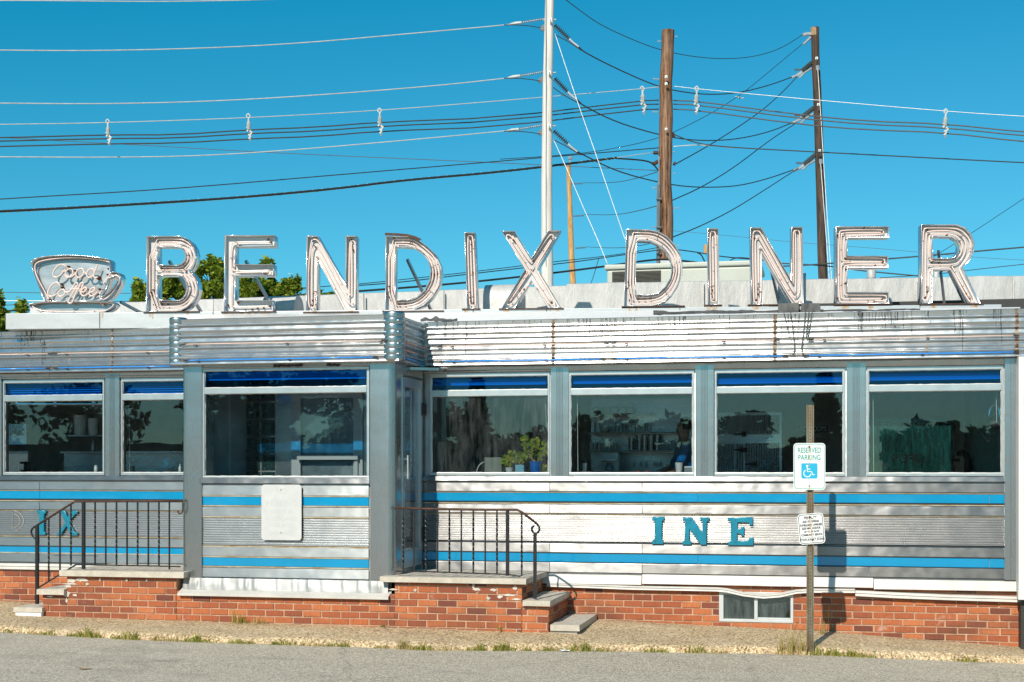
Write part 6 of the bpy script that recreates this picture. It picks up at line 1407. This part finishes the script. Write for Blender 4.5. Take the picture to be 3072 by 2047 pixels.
for lb, a, c, Y, z, k in (('lowered blue-lit blind behind the transom of the leftmost window', 20, 305, .09, 0, 'down'), ('lowered blue-lit blind behind the transom left of the entrance bay', 372, 640, .09, 0, 'down'), ('raised blind bundle behind the transom of the entrance bay window', 624, 1098, BY+.09, 2.79, 'up'),
    ('raised blind bundle behind the transom above the potted plants', 1300, 1640, .09, 2.765, 'up'), ('raised blind bundle behind the transom above the bar shelves', 1718, 2075, .09, 2.765, 'up'), ('raised blind bundle behind the transom above the steel cooler', 2152, 2528, .09, 2.745, 'up'), ('raised blind bundle behind the transom of the rightmost window', 2608, 3000, .09, 2.76, 'up')): blind(lb, a, c, Y, z, k)
b = MB(); b.tube([W(12, 1213, .2), W(316, 1213, .2)], .012, 8); 
for px in (50, 166, 281): p = W(px, 1213, .2); b.tube([(p.x, .2, p.z-.03), (p.x, .2, p.z+.03)], .02, 8)
tag(b.build('curtain_rod', M['ceramic']), 'white curtain rod inside the top of the leftmost window', 'curtain rod')
for px, y1, lb in ((1466-380, 0, ''),): pass
for px, y0, y1, lb in ((387, 1215, 1418, 'leftmost pull cord hanging inside the window left of the bay'), (1637, 1212, 1282, 'blind wand hanging inside the plant window'), (1732, 1195, 1424, 'pair of pull cords inside the shelf window'), (2619, 1185, 1416, 'pull cord inside the left edge of the rightmost window'), (2988, 1160, 1268, 'blind wand inside the right edge of the rightmost window')):
    b = MB(); b.tube([W(px, y0, .12), W(px+2, y1, .12)], .0035, 5); tag(b.build('pull_cord', M['ceramic']), lb, 'cord', 'blind cords')
# back bar with shelves
SY = 2.1
bb = thing('back_bar', 'dark back bar cabinet with long shelves seen through the middle right window', 'cabinet', (X(1900, SY), SY+.3, .75))
def WB(px, py, Y=SY): return W(px, py, Y)
for py, xa, xb in ((1243, 1768, 1960), (1297, 1766, 2026), (1352, 1766, 2032)):
    p, q = WB(xa, py), WB(xb, py); b = MB(); b.box(p.x, q.x, SY, SY+.3, p.z-.025, p.z); b.build('shelf', M['insteel'], bb); e = MB(); e.box(p.x, q.x, SY-.006, SY, p.z-.02, p.z-.002); e.build('shelf_edge', M['woodshelf'], bb)
p, q = WB(1762, 1425), WB(2100, 1190); b = MB(); b.box(p.x, q.x, SY+.31, SY+.34, .75, q.z); b.build('back_panel', M['insteel'], bb); b = MB(); b.box(p.x, q.x, SY-.25, SY+.3, .75, WB(1900, 1424).z); b.build('counter', M['inwall'], bb)
def vessel(name, label, px, py0, py1, w_, m, Y=SY+.1, group=None, shape='tumbler'):
    p = W(px, py1, Y); h = W(px, py0, Y).z-p.z; r = w_/2*(Y-CAM.y)/F/1.0
    pr = {'tumbler': [(r*.8, 0), (r, h), (r*.92, h), (r*.75, .01)], 'jar': [(r, 0), (r, h*.75), (r*.8, h*.8), (r*.85, h*.85), (r*.85, h)], 'wine': [(r*.8, 0), (r*.8, .004), (r*.12, .01), (r*.12, h*.45), (r*.7, h*.55), (r, h*.75), (r*.8, h)], 'bottle': [(r, 0), (r, h*.6), (r*.4, h*.75), (r*.35, h)], 'cup': [(r*.6, 0), (r*.9, h*.4), (r, h), (r*.9, h), (r*.5, .006)]}[shape]
    b = MB(); b.lathe(pr, p, 16); return tag(b.build(name, M[m], smooth=50), label, name.replace('_', ' '), group)
for i, (px, py0) in enumerate(((1894, 1312), (1918, 1308), (1934, 1306), (1953, 1305), (1972, 1305))): vessel('steel_tumbler', 'tall steel mixing cup on the lower bar shelf, %s in its row' % ('first', 'second', 'third', 'fourth', 'last')[i], px, py0, 1351, 20, 'insteel', group='tall cups on the lower bar shelf')
for i, px in enumerate((1772, 1784, 1797, 1812, 1828, 1846)): vessel('jar', 'short jar at the left of the lower bar shelf, %s in its row' % ('first', 'second', 'third', 'fourth', 'fifth', 'sixth')[i], px, 1328+(i % 2)*4, 1351, 12, 'insteel', group='short jars on the lower bar shelf')
for i, px in enumerate((1982, 1990, 1998, 2006, 2018)): vessel('canister', 'small pale canister beside the man, %s from the left' % ('first', 'second', 'third', 'fourth', 'fifth')[i], px, 1330 if i < 4 else 1322, 1351, 7 if i < 4 else 14, 'ceramic', group='canisters on the lower bar shelf')
vessel('wine_glass', 'stemmed glass on the middle bar shelf', 1894, 1250, 1296, 18, 'clearglass', shape='wine')
for i, px in enumerate((1850, 1862, 1874, 1910, 1924, 1940)): vessel('glass', 'small drinking glass on the middle bar shelf, %s from the left' % ('first', 'second', 'third', 'fourth', 'fifth', 'sixth')[i], px, 1268, 1296, 11, 'clearglass', group='glasses on the middle bar shelf')
vessel('bottle', 'slim pale bottle at the left of the middle bar shelf', 1786, 1256, 1296, 8, 'ceramic', shape='bottle'); vessel('dish', 'pale dish stack at the left of the middle bar shelf', 1812, 1282, 1296, 28, 'ceramic', shape='cup')
for i, (px, w_, m) in enumerate(((1787, 18, 'ceramic'), (1820, 22, 'inwall'), (1843, 19, 'ceramic'), (1866, 19, 'insteel'), (1890, 21, 'inwall'))):
    p, q = W(px-w_/2, 1241, SY+.15), W(px+w_/2, 1223, SY+.15); t = thing('photo_card', 'small framed card on the top bar shelf, %s from the left' % ('first', 'second', 'third', 'fourth', 'fifth')[i], 'picture frame', ((p.x+q.x)/2, SY+.15, p.z), 'framed cards on the top bar shelf')
    b = MB(); b.box(p.x, q.x, SY+.15, SY+.162, p.z, q.z); b.build('frame', M['gask'], t); b = MB(); b.box(p.x+.006, q.x-.006, SY+.146, SY+.149, p.z+.006, q.z-.006); b.build('card', M[m], t)
for i, px in enumerate((1903, 1923, 1940, 1964, 1972, 1982)): vessel('syrup_bottle', 'small syrup dispenser on the counter below the bar shelves, %s in its row' % ('first', 'second', 'third', 'fourth', 'fifth', 'sixth')[i], px, 1383, 1402, 9, 'clearglass', SY-.1, 'dispensers on the bar counter', 'bottle')
# coffee brewer
p = W(1826, 1420, 1.6); k = (1.6-CAM.y)/F; cb = thing('coffee_brewer', 'steel coffee brewer with a glass pot, lower left in the shelf window', 'coffee machine', (p.x, 1.6, 1.2))
b = MB(); b.box(p.x-28*k, p.x+24*k, 1.6, 1.9, 1.2, p.z+4*k).box(p.x-28*k, p.x+24*k, 1.75, 1.9, p.z, p.z+62*k).box(p.x-30*k, p.x+26*k, 1.55, 1.9, p.z+38*k, p.z+43*k); b.build('housing', M['insteel'], cb)
b = MB(); b.lathe([(12*k, 0), (14*k, 12*k), (7*k, 24*k), (7*k, 28*k)], (p.x, 1.66, p.z+5*k), 16); b.build('pot', M['clearglass'], cb, smooth=50)
vessel('canister', 'white tin with a dark lid at the lower left of the shelf window', 1753, 1390, 1416, 15, 'ceramic', .5); b = MB(); p = W(1753, 1388, .5); b.lathe([(.031, 0), (.031, .02), (.02, .022)], p, 16); tag(b.build('tin_lid', M['gask']), 'dark lid on the white tin in the shelf window', 'lid')
for i, px in enumerate((1916, 1941)):
    t = thing('shaker', 'red capped shaker inside the sill of the shelf window, %s one' % ('left', 'right')[i], 'shaker', W(px, 1424, .2), 'red capped shakers on the window sill'); p = W(px, 1424, .2); b = MB(); b.lathe([(.018, -.035), (.02, .0), (.017, .015)], p, 14); b.build('body', M['clearglass'], t, smooth=50); b = MB(); b.lathe([(.018, .0155), (.019, .03), (.012, .04)], p, 14); b.build('cap', M['redcap'], t, smooth=50)
vessel('cup_stack', 'stack of white paper cups below the man at the right of the shelf window', 2037, 1388, 1418, 24, 'ceramic', .55); b = MB(); p, q = W(2052, 1420, .5), W(2078, 1400, .5); b.box(p.x, q.x, .5, .62, p.z, q.z); bevel(tag(b.build('napkin_box', M['insteel']), 'small steel napkin box at the lower right corner of the shelf window', 'napkin box'), .006)
# steel cooler
CYY = 1.9
ck = thing('steel_cooler', 'stainless steel cooler with ribbed doors seen left of the sign post', 'cooler', (X(2230, CYY), CYY+.3, .75))
p, q = W(2144, 1240, CYY), W(2345, 1240, CYY); zt_ = W(2200, 1238, CYY).z; b = MB(); b.box(p.x-.2, q.x, CYY, CYY+.7, .75, zt_); b.build('carcass', M['insteel'], ck)
for xa, xb, ya, yb in ((2146, 2202, 1332, 1440), (2206, 2230, 1332, 1440), (2234, 2338, 1330, 1440), (2146, 2338, 1246, 1304)):
    p, q = W(xa, yb, CYY), W(xb, ya, CYY); pr = []; b = MB(); n = max(3, int((xb-xa)/7)); poly = [(q.x, CYY), (p.x, CYY)]
    for i in range(n*4+1): x = lerp(p.x, q.x, i/(n*4)); poly.append((x, CYY-.014-.005*math.cos(2*PI*i/4)))
    b.prismz(poly, max(.8, p.z), q.z); b.build('door', M['insteel'], ck, smooth=50)
for px, py in ((2218, 1350), (2252, 1393), (2218, 1303)): p = W(px, py, CYY-.03); b = MB(); b.tube([(p.x-.07, CYY-.035, p.z), (p.x+.07, CYY-.035, p.z)], [.006, .016], 8).box(p.x+.03, p.x+.08, CYY-.045, CYY-.02, p.z-.03, p.z+.03); b.build('latch', M['gask'], ck)
# restrooms sign
rs = thing('restrooms_sign', 'dark RESTROOMS sign inside, behind the top of the parking post', 'sign', W(2440, 1290, 2.4)); p, q = W(2397, 1298, 2.4), W(2484, 1276, 2.4)
b = MB(); b.box(p.x, q.x, 2.4, 2.42, p.z, q.z); b.build('board', M['gask'], rs); text_mesh('RESTROOMS', .092, ((p.x+q.x)/2, 2.398, (p.z+q.z)/2), M['ceramic'], rs, sx=.62)
# ribbed seats and rolls in the left window
for i, (xa, xb, ya, yb) in enumerate(((19, 80, 1272, 1334), (19, 84, 1354, 1420))):
    p, q = W(xa, yb, .9), W(xb, ya, .9); t = thing('ribbed_booth', ('upper', 'lower')[i]+' silver ribbed booth back in the leftmost window', 'booth', ((p.x+q.x)/2, .9, p.z), 'ribbed booth backs'); b = MB(); n = 10; poly = [(q.x, .97), (p.x, .97)]
    for k in range(n*4+1): x = lerp(p.x, q.x, k/(n*4)); poly.append((x, .9-.008*abs(math.sin(PI*k/4))))
    b.prismz(poly, p.z, q.z); b.build('ribbed_back', M['insteel'], t, smooth=60)
for i, (px, w_, y0, y1) in enumerate(((240, 44, 1246, 1306), (280, 36, 1256, 1306))): vessel('paper_roll', ('left', 'right')[i]+' white paper towel roll in the leftmost window', px, y0, y1, w_, 'ceramic', 1.3, 'paper rolls in the leftmost window', 'tumbler')
p, q = W(180, 1360, 1.2), W(560, 1354, 1.2); b = MB(); b.box(p.x, q.x, 1.2, 1.8, p.z, q.z); b.box(p.x, q.x, 1.3, 1.7, .75, p.z-.001); tag(b.build('counter', M['insteel']), 'steel counter running inside behind the left windows', 'counter')
p, q = W(215, 1310, 1.35), W(330, 1306, 1.35); b = MB(); b.box(p.x, q.x, 1.25, 1.6, p.z, q.z); tag(b.build('shelf', M['insteel']), 'short shelf under the paper rolls in the leftmost window', 'shelf')
for lb, px, y0, y1, w_, m, sh in (('white bottle on the counter in the leftmost window', 279, 1320, 1352, 10, 'ceramic', 'bottle'), ('pale shaker near the right edge of the leftmost window', 288, 1396, 1416, 13, 'ceramic', 'jar'), ('dark bottle at the right of the window left of the bay', 540, 1392, 1418, 10, 'ceramic', 'bottle'), ('steel jug in the window left of the bay', 395, 1398, 1416, 20, 'insteel', 'jar')): vessel('bottle', lb, px, y0, y1, w_, m, .4 if px != 279 else 1.3, None, sh)
b = MB(); p, q = W(60, 1417, .5), W(80, 1385, .5); b.box(p.x, q.x, .5, .6, p.z, p.z+.03).box(p.x+.05, q.x, .5, .6, p.z, q.z).box(p.x, q.x, .5, .6, q.z-.03, q.z); tag(b.build('coffee_maker', M['gask']), 'small black coffee maker in the lower left of the leftmost window', 'coffee machine')
# boxes behind the inner door
for i, (px, w_, y0, m) in enumerate(((912, 16, 1392, 'ceramic'), (935, 13, 1392, 'woodshelf'), (960, 22, 1404, 'cart'), (1014, 32, 1402, 'ceramic'))):
    p, q = W(px-w_/2, 1420, .6), W(px+w_/2, y0, .6); b = MB(); b.box(p.x, q.x, .6, .68, p.z, q.z); bevel(tag(b.build('tea_box', M[m]), 'small packet behind the inner door glass, %s from the left' % ('first', 'second', 'third', 'fourth')[i], 'packet', 'packets behind the inner door'), .004)
p, q = W(890, 1424, .55), W(1075, 1420, .55); b = MB(); b.box(p.x, q.x, .55, .8, p.z-.02, p.z); b.box(p.x+.05, q.x-.05, .6, .75, .75, p.z-.0205); tag(b.build('display_table', M['insteel']), 'counter end holding packets behind the inner door', 'counter')
# plants on the sill of the plant window
def rot(a): return Vector((math.cos(a), math.sin(a), 0))
def plant(label, px, pyb, stems, pot, seed, Y=.28, leafm='leaf'):
    p = W(px, pyb, Y); t = thing('potted_plant', label, 'plant', p, 'potted plants on the window sill'); pot(p, t); k = (Y-CAM.y)/F; s = MB(); l = MB(); r_ = random.Random(seed)
    for pts in stems:
        P = smooth_path([W(x, y, Y+r_.uniform(-.04, .04)) for x, y in pts], 2); s.tube(P, [.006-.003*i/len(P) for i in range(len(P))], 6)
        for q in P[len(P)//3:]+[P[-1]]*3:
            for _ in range(2):
                a = Vector((r_.gauss(0, 1), r_.gauss(0, .6), r_.gauss(0, .6))).normalized(); d = a.cross(Vector((r_.gauss(0, .4), -1, r_.gauss(0, .4)))).normalized(); h = r_.uniform(.012, .03); c = q+a*h*1.1; n = len(l.v)
                pts_ = [c+(a*math.cos(R(v))+d*math.sin(R(v)))*h*(1 if j % 2 else .75) for j, v in enumerate(range(0, 360, 36))]; l.quad(*pts_)
    s.build('stems', simple('dry_stem', (.40, .30, .10), .8) if 'dry_stem' not in bpy.data.materials else bpy.data.materials['dry_stem'], t, smooth=True); l.build('leaves', M[leafm], t)
def pot_round(r, h, m):
    def f(p, t): b = MB(); b.lathe([(r*.8, 0), (r, h*.9), (r*1.06, h*.9), (r*1.06, h), (r*.95, h), (r*.9, h*.92)], p, 24); b.build('pot', M[m], t, smooth=40); b = MB(); b.lathe([(r*.9, h*.85), (r*.6, h*.93)], p, 16); b.build('soil', M['soil'], t)
    return f
M['geranium'] = leafmat('geranium_leaves', (.10, .20, .02), (.30, .38, .05), (.5, .42, .1))
plant('geranium with bare yellow stems in a bright blue pot on the sill', 1607, 1419, [[(1605, 1388), (1590, 1365), (1575, 1348), (1568, 1325), (1575, 1315)], [(1607, 1388), (1600, 1372), (1612, 1340), (1608, 1322)], [(1610, 1388), (1620, 1368), (1632, 1355), (1636, 1330)], [(1600, 1388), (1592, 1372), (1598, 1350), (1592, 1325)], [(1615, 1388), (1632, 1395), (1640, 1412)], [(1612, 1388), (1622, 1375), (1645, 1345)]], pot_round(.068, .13, 'potblue'), 4, leafm='geranium')
plant('small leafy plant in a patterned pot left of the blue carton', 1528, 1420, [[(1527, 1402), (1520, 1385), (1517, 1375)], [(1529, 1402), (1535, 1378), (1538, 1360)], [(1528, 1402), (1545, 1388), (1552, 1365)], [(1526, 1402), (1524, 1392), (1512, 1382)]], pot_round(.045, .065, 'ceramic'), 6, leafm='geranium')
plant('thin plant growing from a pale blue carton between the two pots', 1561, 1420, [[(1560, 1396), (1556, 1380), (1560, 1365)], [(1562, 1396), (1570, 1380), (1578, 1362)]], lambda p, t: MB().box(p.x-.05, p.x+.05, p.y-.04, p.y+.04, p.z, p.z+.095).build('carton', M['cart'], t), 8, leafm='geranium')
p, q = W(1453, 1424, .35), W(1505, 1373, .35); b = MB(); b.box(p.x, q.x, .35, .42, p.z, q.z); bx = bevel(tag(b.build('metal_box', simple('grey_metal_box', (.25, .26, .22), .5, .2)), 'grey metal box with a curved white hose left of the plants', 'box'), .006)
b = MB(); b.tube(smooth_path([W(1428, 1424, .3), W(1434, 1400, .3), W(1446, 1388, .3), W(1453, 1388, .34)], 2), .007, 8); tag(b.build('white_hose', M['ceramic'], smooth=True), 'curved white hose beside the grey box in the plant window', 'hose')
# hanging cap
p = W(2985, 1225, .5); t = thing('baseball_cap', 'dark and white cap hanging from a hook in the rightmost window', 'cap', W(2985, 1290, .5)); b = MB(); c = W(2982, 1272, .5); b.lathe([(.085, -.05), (.09, -.01), (.075, .04), (.04, .07), (.01, .08)], c, 18); b.build('crown', M['gask'], t, smooth=True); b = MB(); b.tube(smooth_path([W(2966, 1250, .5), W(2970, 1225, .5), W(2985, 1212, .5), W(3000, 1230, .5), W(2996, 1262, .5)], 2), .008, 6); b.build('strap', M['ceramic'], t, smooth=True)
b = MB(); b.tube(smooth_path([W(2940, 1230, .6), W(2930, 1270, .6), W(2950, 1310, .6), W(2965, 1330, .6), W(2968, 1310, .6), W(2955, 1250, .6), W(2948, 1225, .6)], 3), .007, 6); tag(b.build('looped_cord', M['gask'], smooth=True), 'black looped cord hanging left of the cap in the rightmost window', 'cord')
# mirrored OPEN letters on the rear glass
ow = thing('open_lettering', 'faint red reversed OPEN lettering on the far window glass', 'sign', (X(2725, 4.0), 4.2, W(2725, 1385, 4.2).z)); text_mesh('OPEN', .17, (X(2725, 4.2), 4.2, W(2725, 1377, 4.2).z), M['redtube'], ow, mirror=True)
# ------------------------------------------------------------------ people
def skin(name, verts, edges, rad, m, parent, sub=2):
    base = wl(parent); me = bpy.data.meshes.new(name); me.from_pydata([tuple(Vector(v)-base) for v in verts], edges, []); me.materials.append(m); o = link(name, me, parent)
    md = o.modifiers.new('skin', 'SKIN')
    if not me.skin_vertices: bpy.context.view_layer.objects.active = o; bpy.ops.mesh.customdata_skin_add()
    for i, r_ in enumerate(rad): sv = me.skin_vertices[0].data[i]; sv.radius = (r_, r_) if not isinstance(r_, tuple) else r_; sv.use_root = i == 0
    md.use_smooth_shade = True; s = o.modifiers.new('sub', 'SUBSURF'); s.levels = sub; s.render_levels = sub; return o
def person(label, o, f, sit, armL, armR, shirt, hairlen, trous='trous'):
    """o: floor point; f: facing unit vector; arms: (elbow, hand) offsets in (forward, left, up) from the shoulder"""
    t = thing('person', label, 'person', o); l = Vector((-f.y, f.x, 0)); u = Vector((0, 0, 1)); o = Vector(o)
    P = lambda a, b_, c: o+f*a+l*b_+u*c
    hp = .50 if sit else .94; V = []; E = []; Rd = []
    def add(v, r_, pr=None): V.append(v); Rd.append(r_); i = len(V)-1; (E.append((pr, i)) if pr is not None else None); return i
    pel = add(P(0, 0, hp), .13); wa = add(P(.01, 0, hp+.17), .115, pel); ch = add(P(.02, 0, hp+.36), .135, wa); sh = add(P(.01, 0, hp+.50), .075, ch); nk = add(P(.02, 0, hp+.58), .052, sh); jw = add(P(.035, 0, hp+.645), .066, nk); sk = add(P(.02, 0, hp+.72), .088, jw); tp = add(P(.01, 0, hp+.775), .06, sk)
    add(P(.115, 0, hp+.69), .014, jw)
    hands = []
    for s, arm in ((1, armL), (-1, armR)):
        s0 = add(P(.0, s*.17, hp+.47), .055, sh); e_ = P(.0+arm[0][0], s*(.17+arm[0][1]), hp+.47+arm[0][2]); h_ = P(arm[1][0], s*(.17+arm[1][1]), hp+.47+arm[1][2])
        e = add(e_, .038, s0); w_ = add(h_, .024, e); d = (h_-e_).normalized(); pm = add(h_+d*.05, (.034, .018), w_); sd = d.cross(u).normalized() if abs(d.z) < .9 else l
        for k in range(4): a = add(h_+d*.095+sd*(.027-.018*k), .0085, pm); c = add(h_+d*(.12+.012*(1.5-abs(1.5-k)))+sd*(.029-.019*k)-u*.012, .0075, a); add(h_+d*(.14+.01*(1.5-abs(1.5-k)))+sd*(.029-.019*k)-u*.03, .0065, c)
        a = add(h_+d*.05+sd*.045, .0095, w_); add(h_+d*.08+sd*.06-u*.01, .008, a)
    for s in (1, -1):
        hi = add(P(0, s*.09, hp-.04), .09, pel)
        if sit: kn = add(P(.44, s*.12, hp+.0), .062, hi); an_ = add(P(.46, s*.12, .09), .042, kn)
        else: kn = add(P(.02, s*.10, .50), .06, hi); an_ = add(P(-.01, s*.10, .09), .042, kn)
        add(V[an_]+f*.16-u*.04, .034, an_)
    skin('body', V, E, Rd, M['skin'], t)
    # clothes follow the same joints
    def sub_(ids, ex, m, nm): mp = {i: k for k, i in enumerate(ids)}; skin(nm, [V[i] for i in ids], [(mp[a], mp[b_]) for a, b_ in E if a in mp and b_ in mp], [(Rd[i] if not isinstance(Rd[i], tuple) else Rd[i][0])+ex for i in ids], M[m], t)
    arms = [i for i in range(len(V)) if any((V[i]-V[j]).length < 1e-9 for j in (9, 10))]
    n_per = 4+12+2; L0 = 9; R0 = 9+n_per
    sub_([pel, wa, ch, sh, L0, L0+1, R0, R0+1], .014, shirt, 'shirt')
    legs = list(range(9+2*n_per, len(V))); sub_([pel]+[legs[0], legs[1], legs[2], legs[4], legs[5], legs[6]], .016, trous, 'trousers')
    c = P(0.0, 0, hp+.735); b = MB(); n = 16
    for i in range(9):
        ph = R(90-i*(13 if hairlen < .1 else 17)); 
        for k in range(n):
            a = 2*PI*k/n; d = f*math.cos(a)+l*math.sin(a); front = max(0, math.cos(a)); z = math.sin(ph)*.098; rr = .098*max(.2, math.cos(ph)) if i else .02
            if front > .45 and z < .045: rr *= .7; z = max(z, .03)
            drop = hairlen*(i/8)**2*(0 if front > .45 else 1); b.v.append(tuple(c+d*rr*(1+drop*1.2)+u*(z-drop)))
    for i in range(8):
        for k in range(n): b.f.append((i*n+k, i*n+(k+1) % n, (i+1)*n+(k+1) % n, (i+1)*n+k))
    b.f.append(tuple(range(n))[::-1]); b.build('hair', M['hair'], t, smooth=True)
    for s in (1, -1): b = MB(); b.lathe([(.001, -.009), (.009, -.003), (.009, .003), (.001, .009)], P(.092, s*.03, hp+.72), 8); b.build('eye', M['gask'], t, smooth=True)
    return t
p = W(2052, 1280, 1.45); person('man with short dark hair and blue shirt facing left behind the counter', (p.x+.02, 1.45, p.z-1.655), Vector((-1, -.15, 0)).normalized(), False, ((.10, .03, -.26), (.32, -.02, -.36)), ((.16, .02, -.24), (.40, -.05, -.34)), 'shirt', .03)
p = W(2888, 1382, 1.6); person('seated woman with long dark hair, low in the rightmost window', (p.x, 1.6, p.z-1.21), Vector((-.8, -.6, 0)).normalized(), True, ((.12, .02, -.25), (.34, -.05, -.25)), ((.12, .02, -.25), (.34, -.05, -.25)), 'trous', .16)
b = MB(); fr = Vector((-.8, -.6, 0)).normalized(); lf = Vector((-fr.y, fr.x, 0)); c = Vector((p.x, 1.6, p.z+.005))
for s in (1, -1): q = c+fr*.102+lf*s*.032; b.tube([q-lf*.022, q+lf*.022], [.016, .016], 10)
b.tube([c+fr*.104-lf*.05, c+fr*.104+lf*.05], .004, 5); tag(b.build('glasses', M['gask'], [o for o in bpy.data.objects if o.name == 'person.001'][0]))
bz_ = p.z-1.21; st_o = MB(); st_o.box(p.x-.25, p.x+.35, 1.4, 1.85, .75, bz_+.36) if bz_+.36 > .76 else None
if st_o.v: tag(bevel(st_o.build('booth_bench', M['trous']), .03), 'dark booth bench under the seated woman', 'bench')
# ------------------------------------------------------------------ weeds and litter
def gpt(px, py):
    x = X(px, -1.5)
    for _ in range(8): z = ga(x) if True else 0; d = ray(px, py); t_ = (z-CAM.z)/d.z; q = CAM+d*t_; x = q.x
    return q
def clump(label, px0, px1, h, dens, m='grass', seed=0, at=None, tall=0):
    r_ = random.Random(seed*7+1); a = gpt(px0, 1950).x; c = gpt(px1, 1950).x
    xa, xb = X(px0, -2.1), X(px1, -2.1)
    b = MB(); n = int(dens*(xb-xa)/.1*55)+25; xm = (xa+xb)/2
    if at: xm = at[0]
    for i in range(n):
        if at: x = r_.gauss(at[0], (xb-xa)/4); y = r_.gauss(at[1], .05); z = at[2]
        else:
            x = r_.uniform(xa, xb); y = curby(x)-abs(r_.gauss(0, .035))+.012; z = ga(x)-.005
        e = (1-abs((x-xm)/((xb-xa)/2+.01))**3*.7)*(.45+.9*abs(noise.noise(Vector((x*9, seed, 0))))*1.6); hh = h*1.75*max(.2, e)*r_.uniform(.35, 1.1)*(1.6 if r_.random() < .06+tall else 1); ang = r_.uniform(0, 2*PI); ln = r_.uniform(.15, .8)*hh; d = Vector((math.cos(ang), math.sin(ang)*.7-.25, 0)); w_ = r_.uniform(.002, .0045); s = Vector((-d.y, d.x, 0)).normalized()*w_ if d.length > .05 else Vector((w_, 0, 0))
        p0 = Vector((x, y, z)); p1 = p0+d*ln*.35+Vector((0, 0, hh*.6)); p2 = p0+d*ln+Vector((0, 0, hh*(.95 if r_.random() < .6 else .6)))
        b.quad(p0-s, p0+s, p1+s*.8, p1-s*.8); b.quad(p1-s*.8, p1+s*.8, p2)
    return tag(b.build('weed_clump', M[m]), label, 'weeds', 'weed clumps along the kerb')
for i, (lb, a, c, h, dn, m) in enumerate((
    ('tiny weed tuft at the far left edge of the kerb', 2, 32, .045, .8, 'grass'), ('thin dry weeds at the kerb left of the bottom step', 85, 118, .04, .6, 'drygrass'), ('green weed tuft below the left railing end post', 118, 175, .055, 1.1, 'grass'), ('long low weed clump below the left platform', 205, 322, .055, 1.1, 'grass'), ('bright green weed clump below the right end of the left platform', 345, 436, .06, 1.2, 'grass'),
    ('sparse dry weeds below the left corner post of the bay', 470, 560, .04, .9, 'drygrass'), ('bushy low weeds below the left part of the blank sign', 560, 668, .06, 1.2, 'grass'), ('matted weeds under the blank sign', 672, 770, .045, 1.2, 'grass'), ('mixed grass clump under the right part of the bay', 818, 890, .06, 1.0, 'grass'), ('dry brown weeds under the right corner of the bay', 890, 978, .045, 1.1, 'drygrass'), ('dense green weed tuft left of the right platform', 980, 1048, .06, 1.3, 'grass'),
    ('dry grass tuft below the left end of the right platform', 1120, 1166, .06, .9, 'drygrass'), ('tall dry and green weeds below the right platform', 1190, 1240, .08, 1.1, 'drygrass'), ('leafy green weed below the right railing', 1236, 1300, .075, 1.2, 'grass'), ('low straw coloured weeds below the middle of the right railing', 1300, 1385, .04, 1.0, 'drygrass'), ('green tuft below the heavy railing post', 1390, 1452, .055, 1.1, 'grass'), ('rounded fine grass tuft below the right stoop corner', 1466, 1532, .085, 1.5, 'grass'), ('small tuft left of the bottom stone step', 1548, 1575, .05, 1.0, 'grass'),
    ('low weeds in front of the bottom stone step', 1595, 1665, .05, 1.1, 'grass'), ('long clump of weeds right of the paper scrap', 1668, 1826, .065, 1.2, 'grass'), ('thin weeds between the bottom step and the basement window', 1912, 1988, .05, .8, 'grass'), ('spiky green weed left of the basement window', 2035, 2105, .08, 1.0, 'grass'), ('reddish low weeds below the left side of the basement window', 2108, 2168, .035, .8, 'drygrass'),
    ('low green weeds just right of the sign post foot', 2450, 2530, .07, 1.2, 'grass'), ('sprawling weeds right of the sign post', 2530, 2640, .065, 1.2, 'grass'), ('small green clump near the right edge of the kerb', 2893, 2975, .05, 1.2, 'grass'))): clump(lb, a, c, h, dn, m, i)
clump('tall straw coloured grass left of the sign post foot', 2322, 2420, .16, 1.0, 'drygrass', 40, tall=.1); clump('tuft of grass against the sign post foot', 2425, 2462, .11, 1.0, 'grass', 41)
for lb, px, py, wd, h, sd, m in (('taller weed growing at the foot of the bay bricks', 722, 1878, 60, .13, 51, 'grass'), ('dry weed beside the taller weed at the bay bricks', 782, 1872, 50, .09, 52, 'drygrass'), ('tiny green sprout at the foot of the bricks under the bay right corner', 1148, 1878, 8, .04, 53, 'leaf'), ('tiny sprout at the foot of the right stoop bricks', 1498, 1888, 8, .04, 54, 'grass'), ('single dry stalks in front of the bricks right of the post', 2470, 1900, 30, .30, 55, 'drygrass')):
    q = W(px, py, BF-.07); z = gs(q.x)-.01; q.z = z; 
    if px > 2000: q = W(px, py, -.25); z = gs(q.x)-.01
    clump(lb, px-wd/2, px+wd/2, h, .22 if px < 2000 else .05, m, sd, at=(q.x, q.y, z))
def scrap(label, px, py, w_, m, seed, nm='paper_scrap', cat='litter'):
    q = gpt(px, py); r_ = random.Random(seed); b = MB(); n = 9; c = (q.x, q.y, q.z+.008); ring = [(q.x+math.cos(2*PI*i/n)*w_*r_.uniform(.6, 1.1), q.y+math.sin(2*PI*i/n)*w_*.6*r_.uniform(.5, 1.1), q.z+r_.uniform(.004, .02)) for i in range(n)]
    for i in range(n): b.quad(c, ring[i], ring[(i+1) % n])
    tag(b.build(nm, m), label, cat, 'litter on the ground')
scrap('crumpled white paper scrap on the asphalt below the bottom step', 1697, 1954, .07, M['paper'], 1); scrap('small white scrap left of the sign post foot', 2394, 1958, .025, M['paper'], 2); scrap('thin white scrap on the asphalt near the sign post', 2382, 1972, .02, M['paper'], 3); scrap('small orange leaf on the asphalt below the right railing', 1292, 1968, .018, M['woodshelf'], 4, 'leaf'); scrap('small white scrap at the kerb right of the paper scrap', 1785, 1955, .02, M['paper'], 6)
scrap('flat tan patch on the asphalt below the left stoop', 253, 2008, .09, simple('tan_paint', (.55, .36, .18), .8), 7, 'tan_patch', 'ground mark')
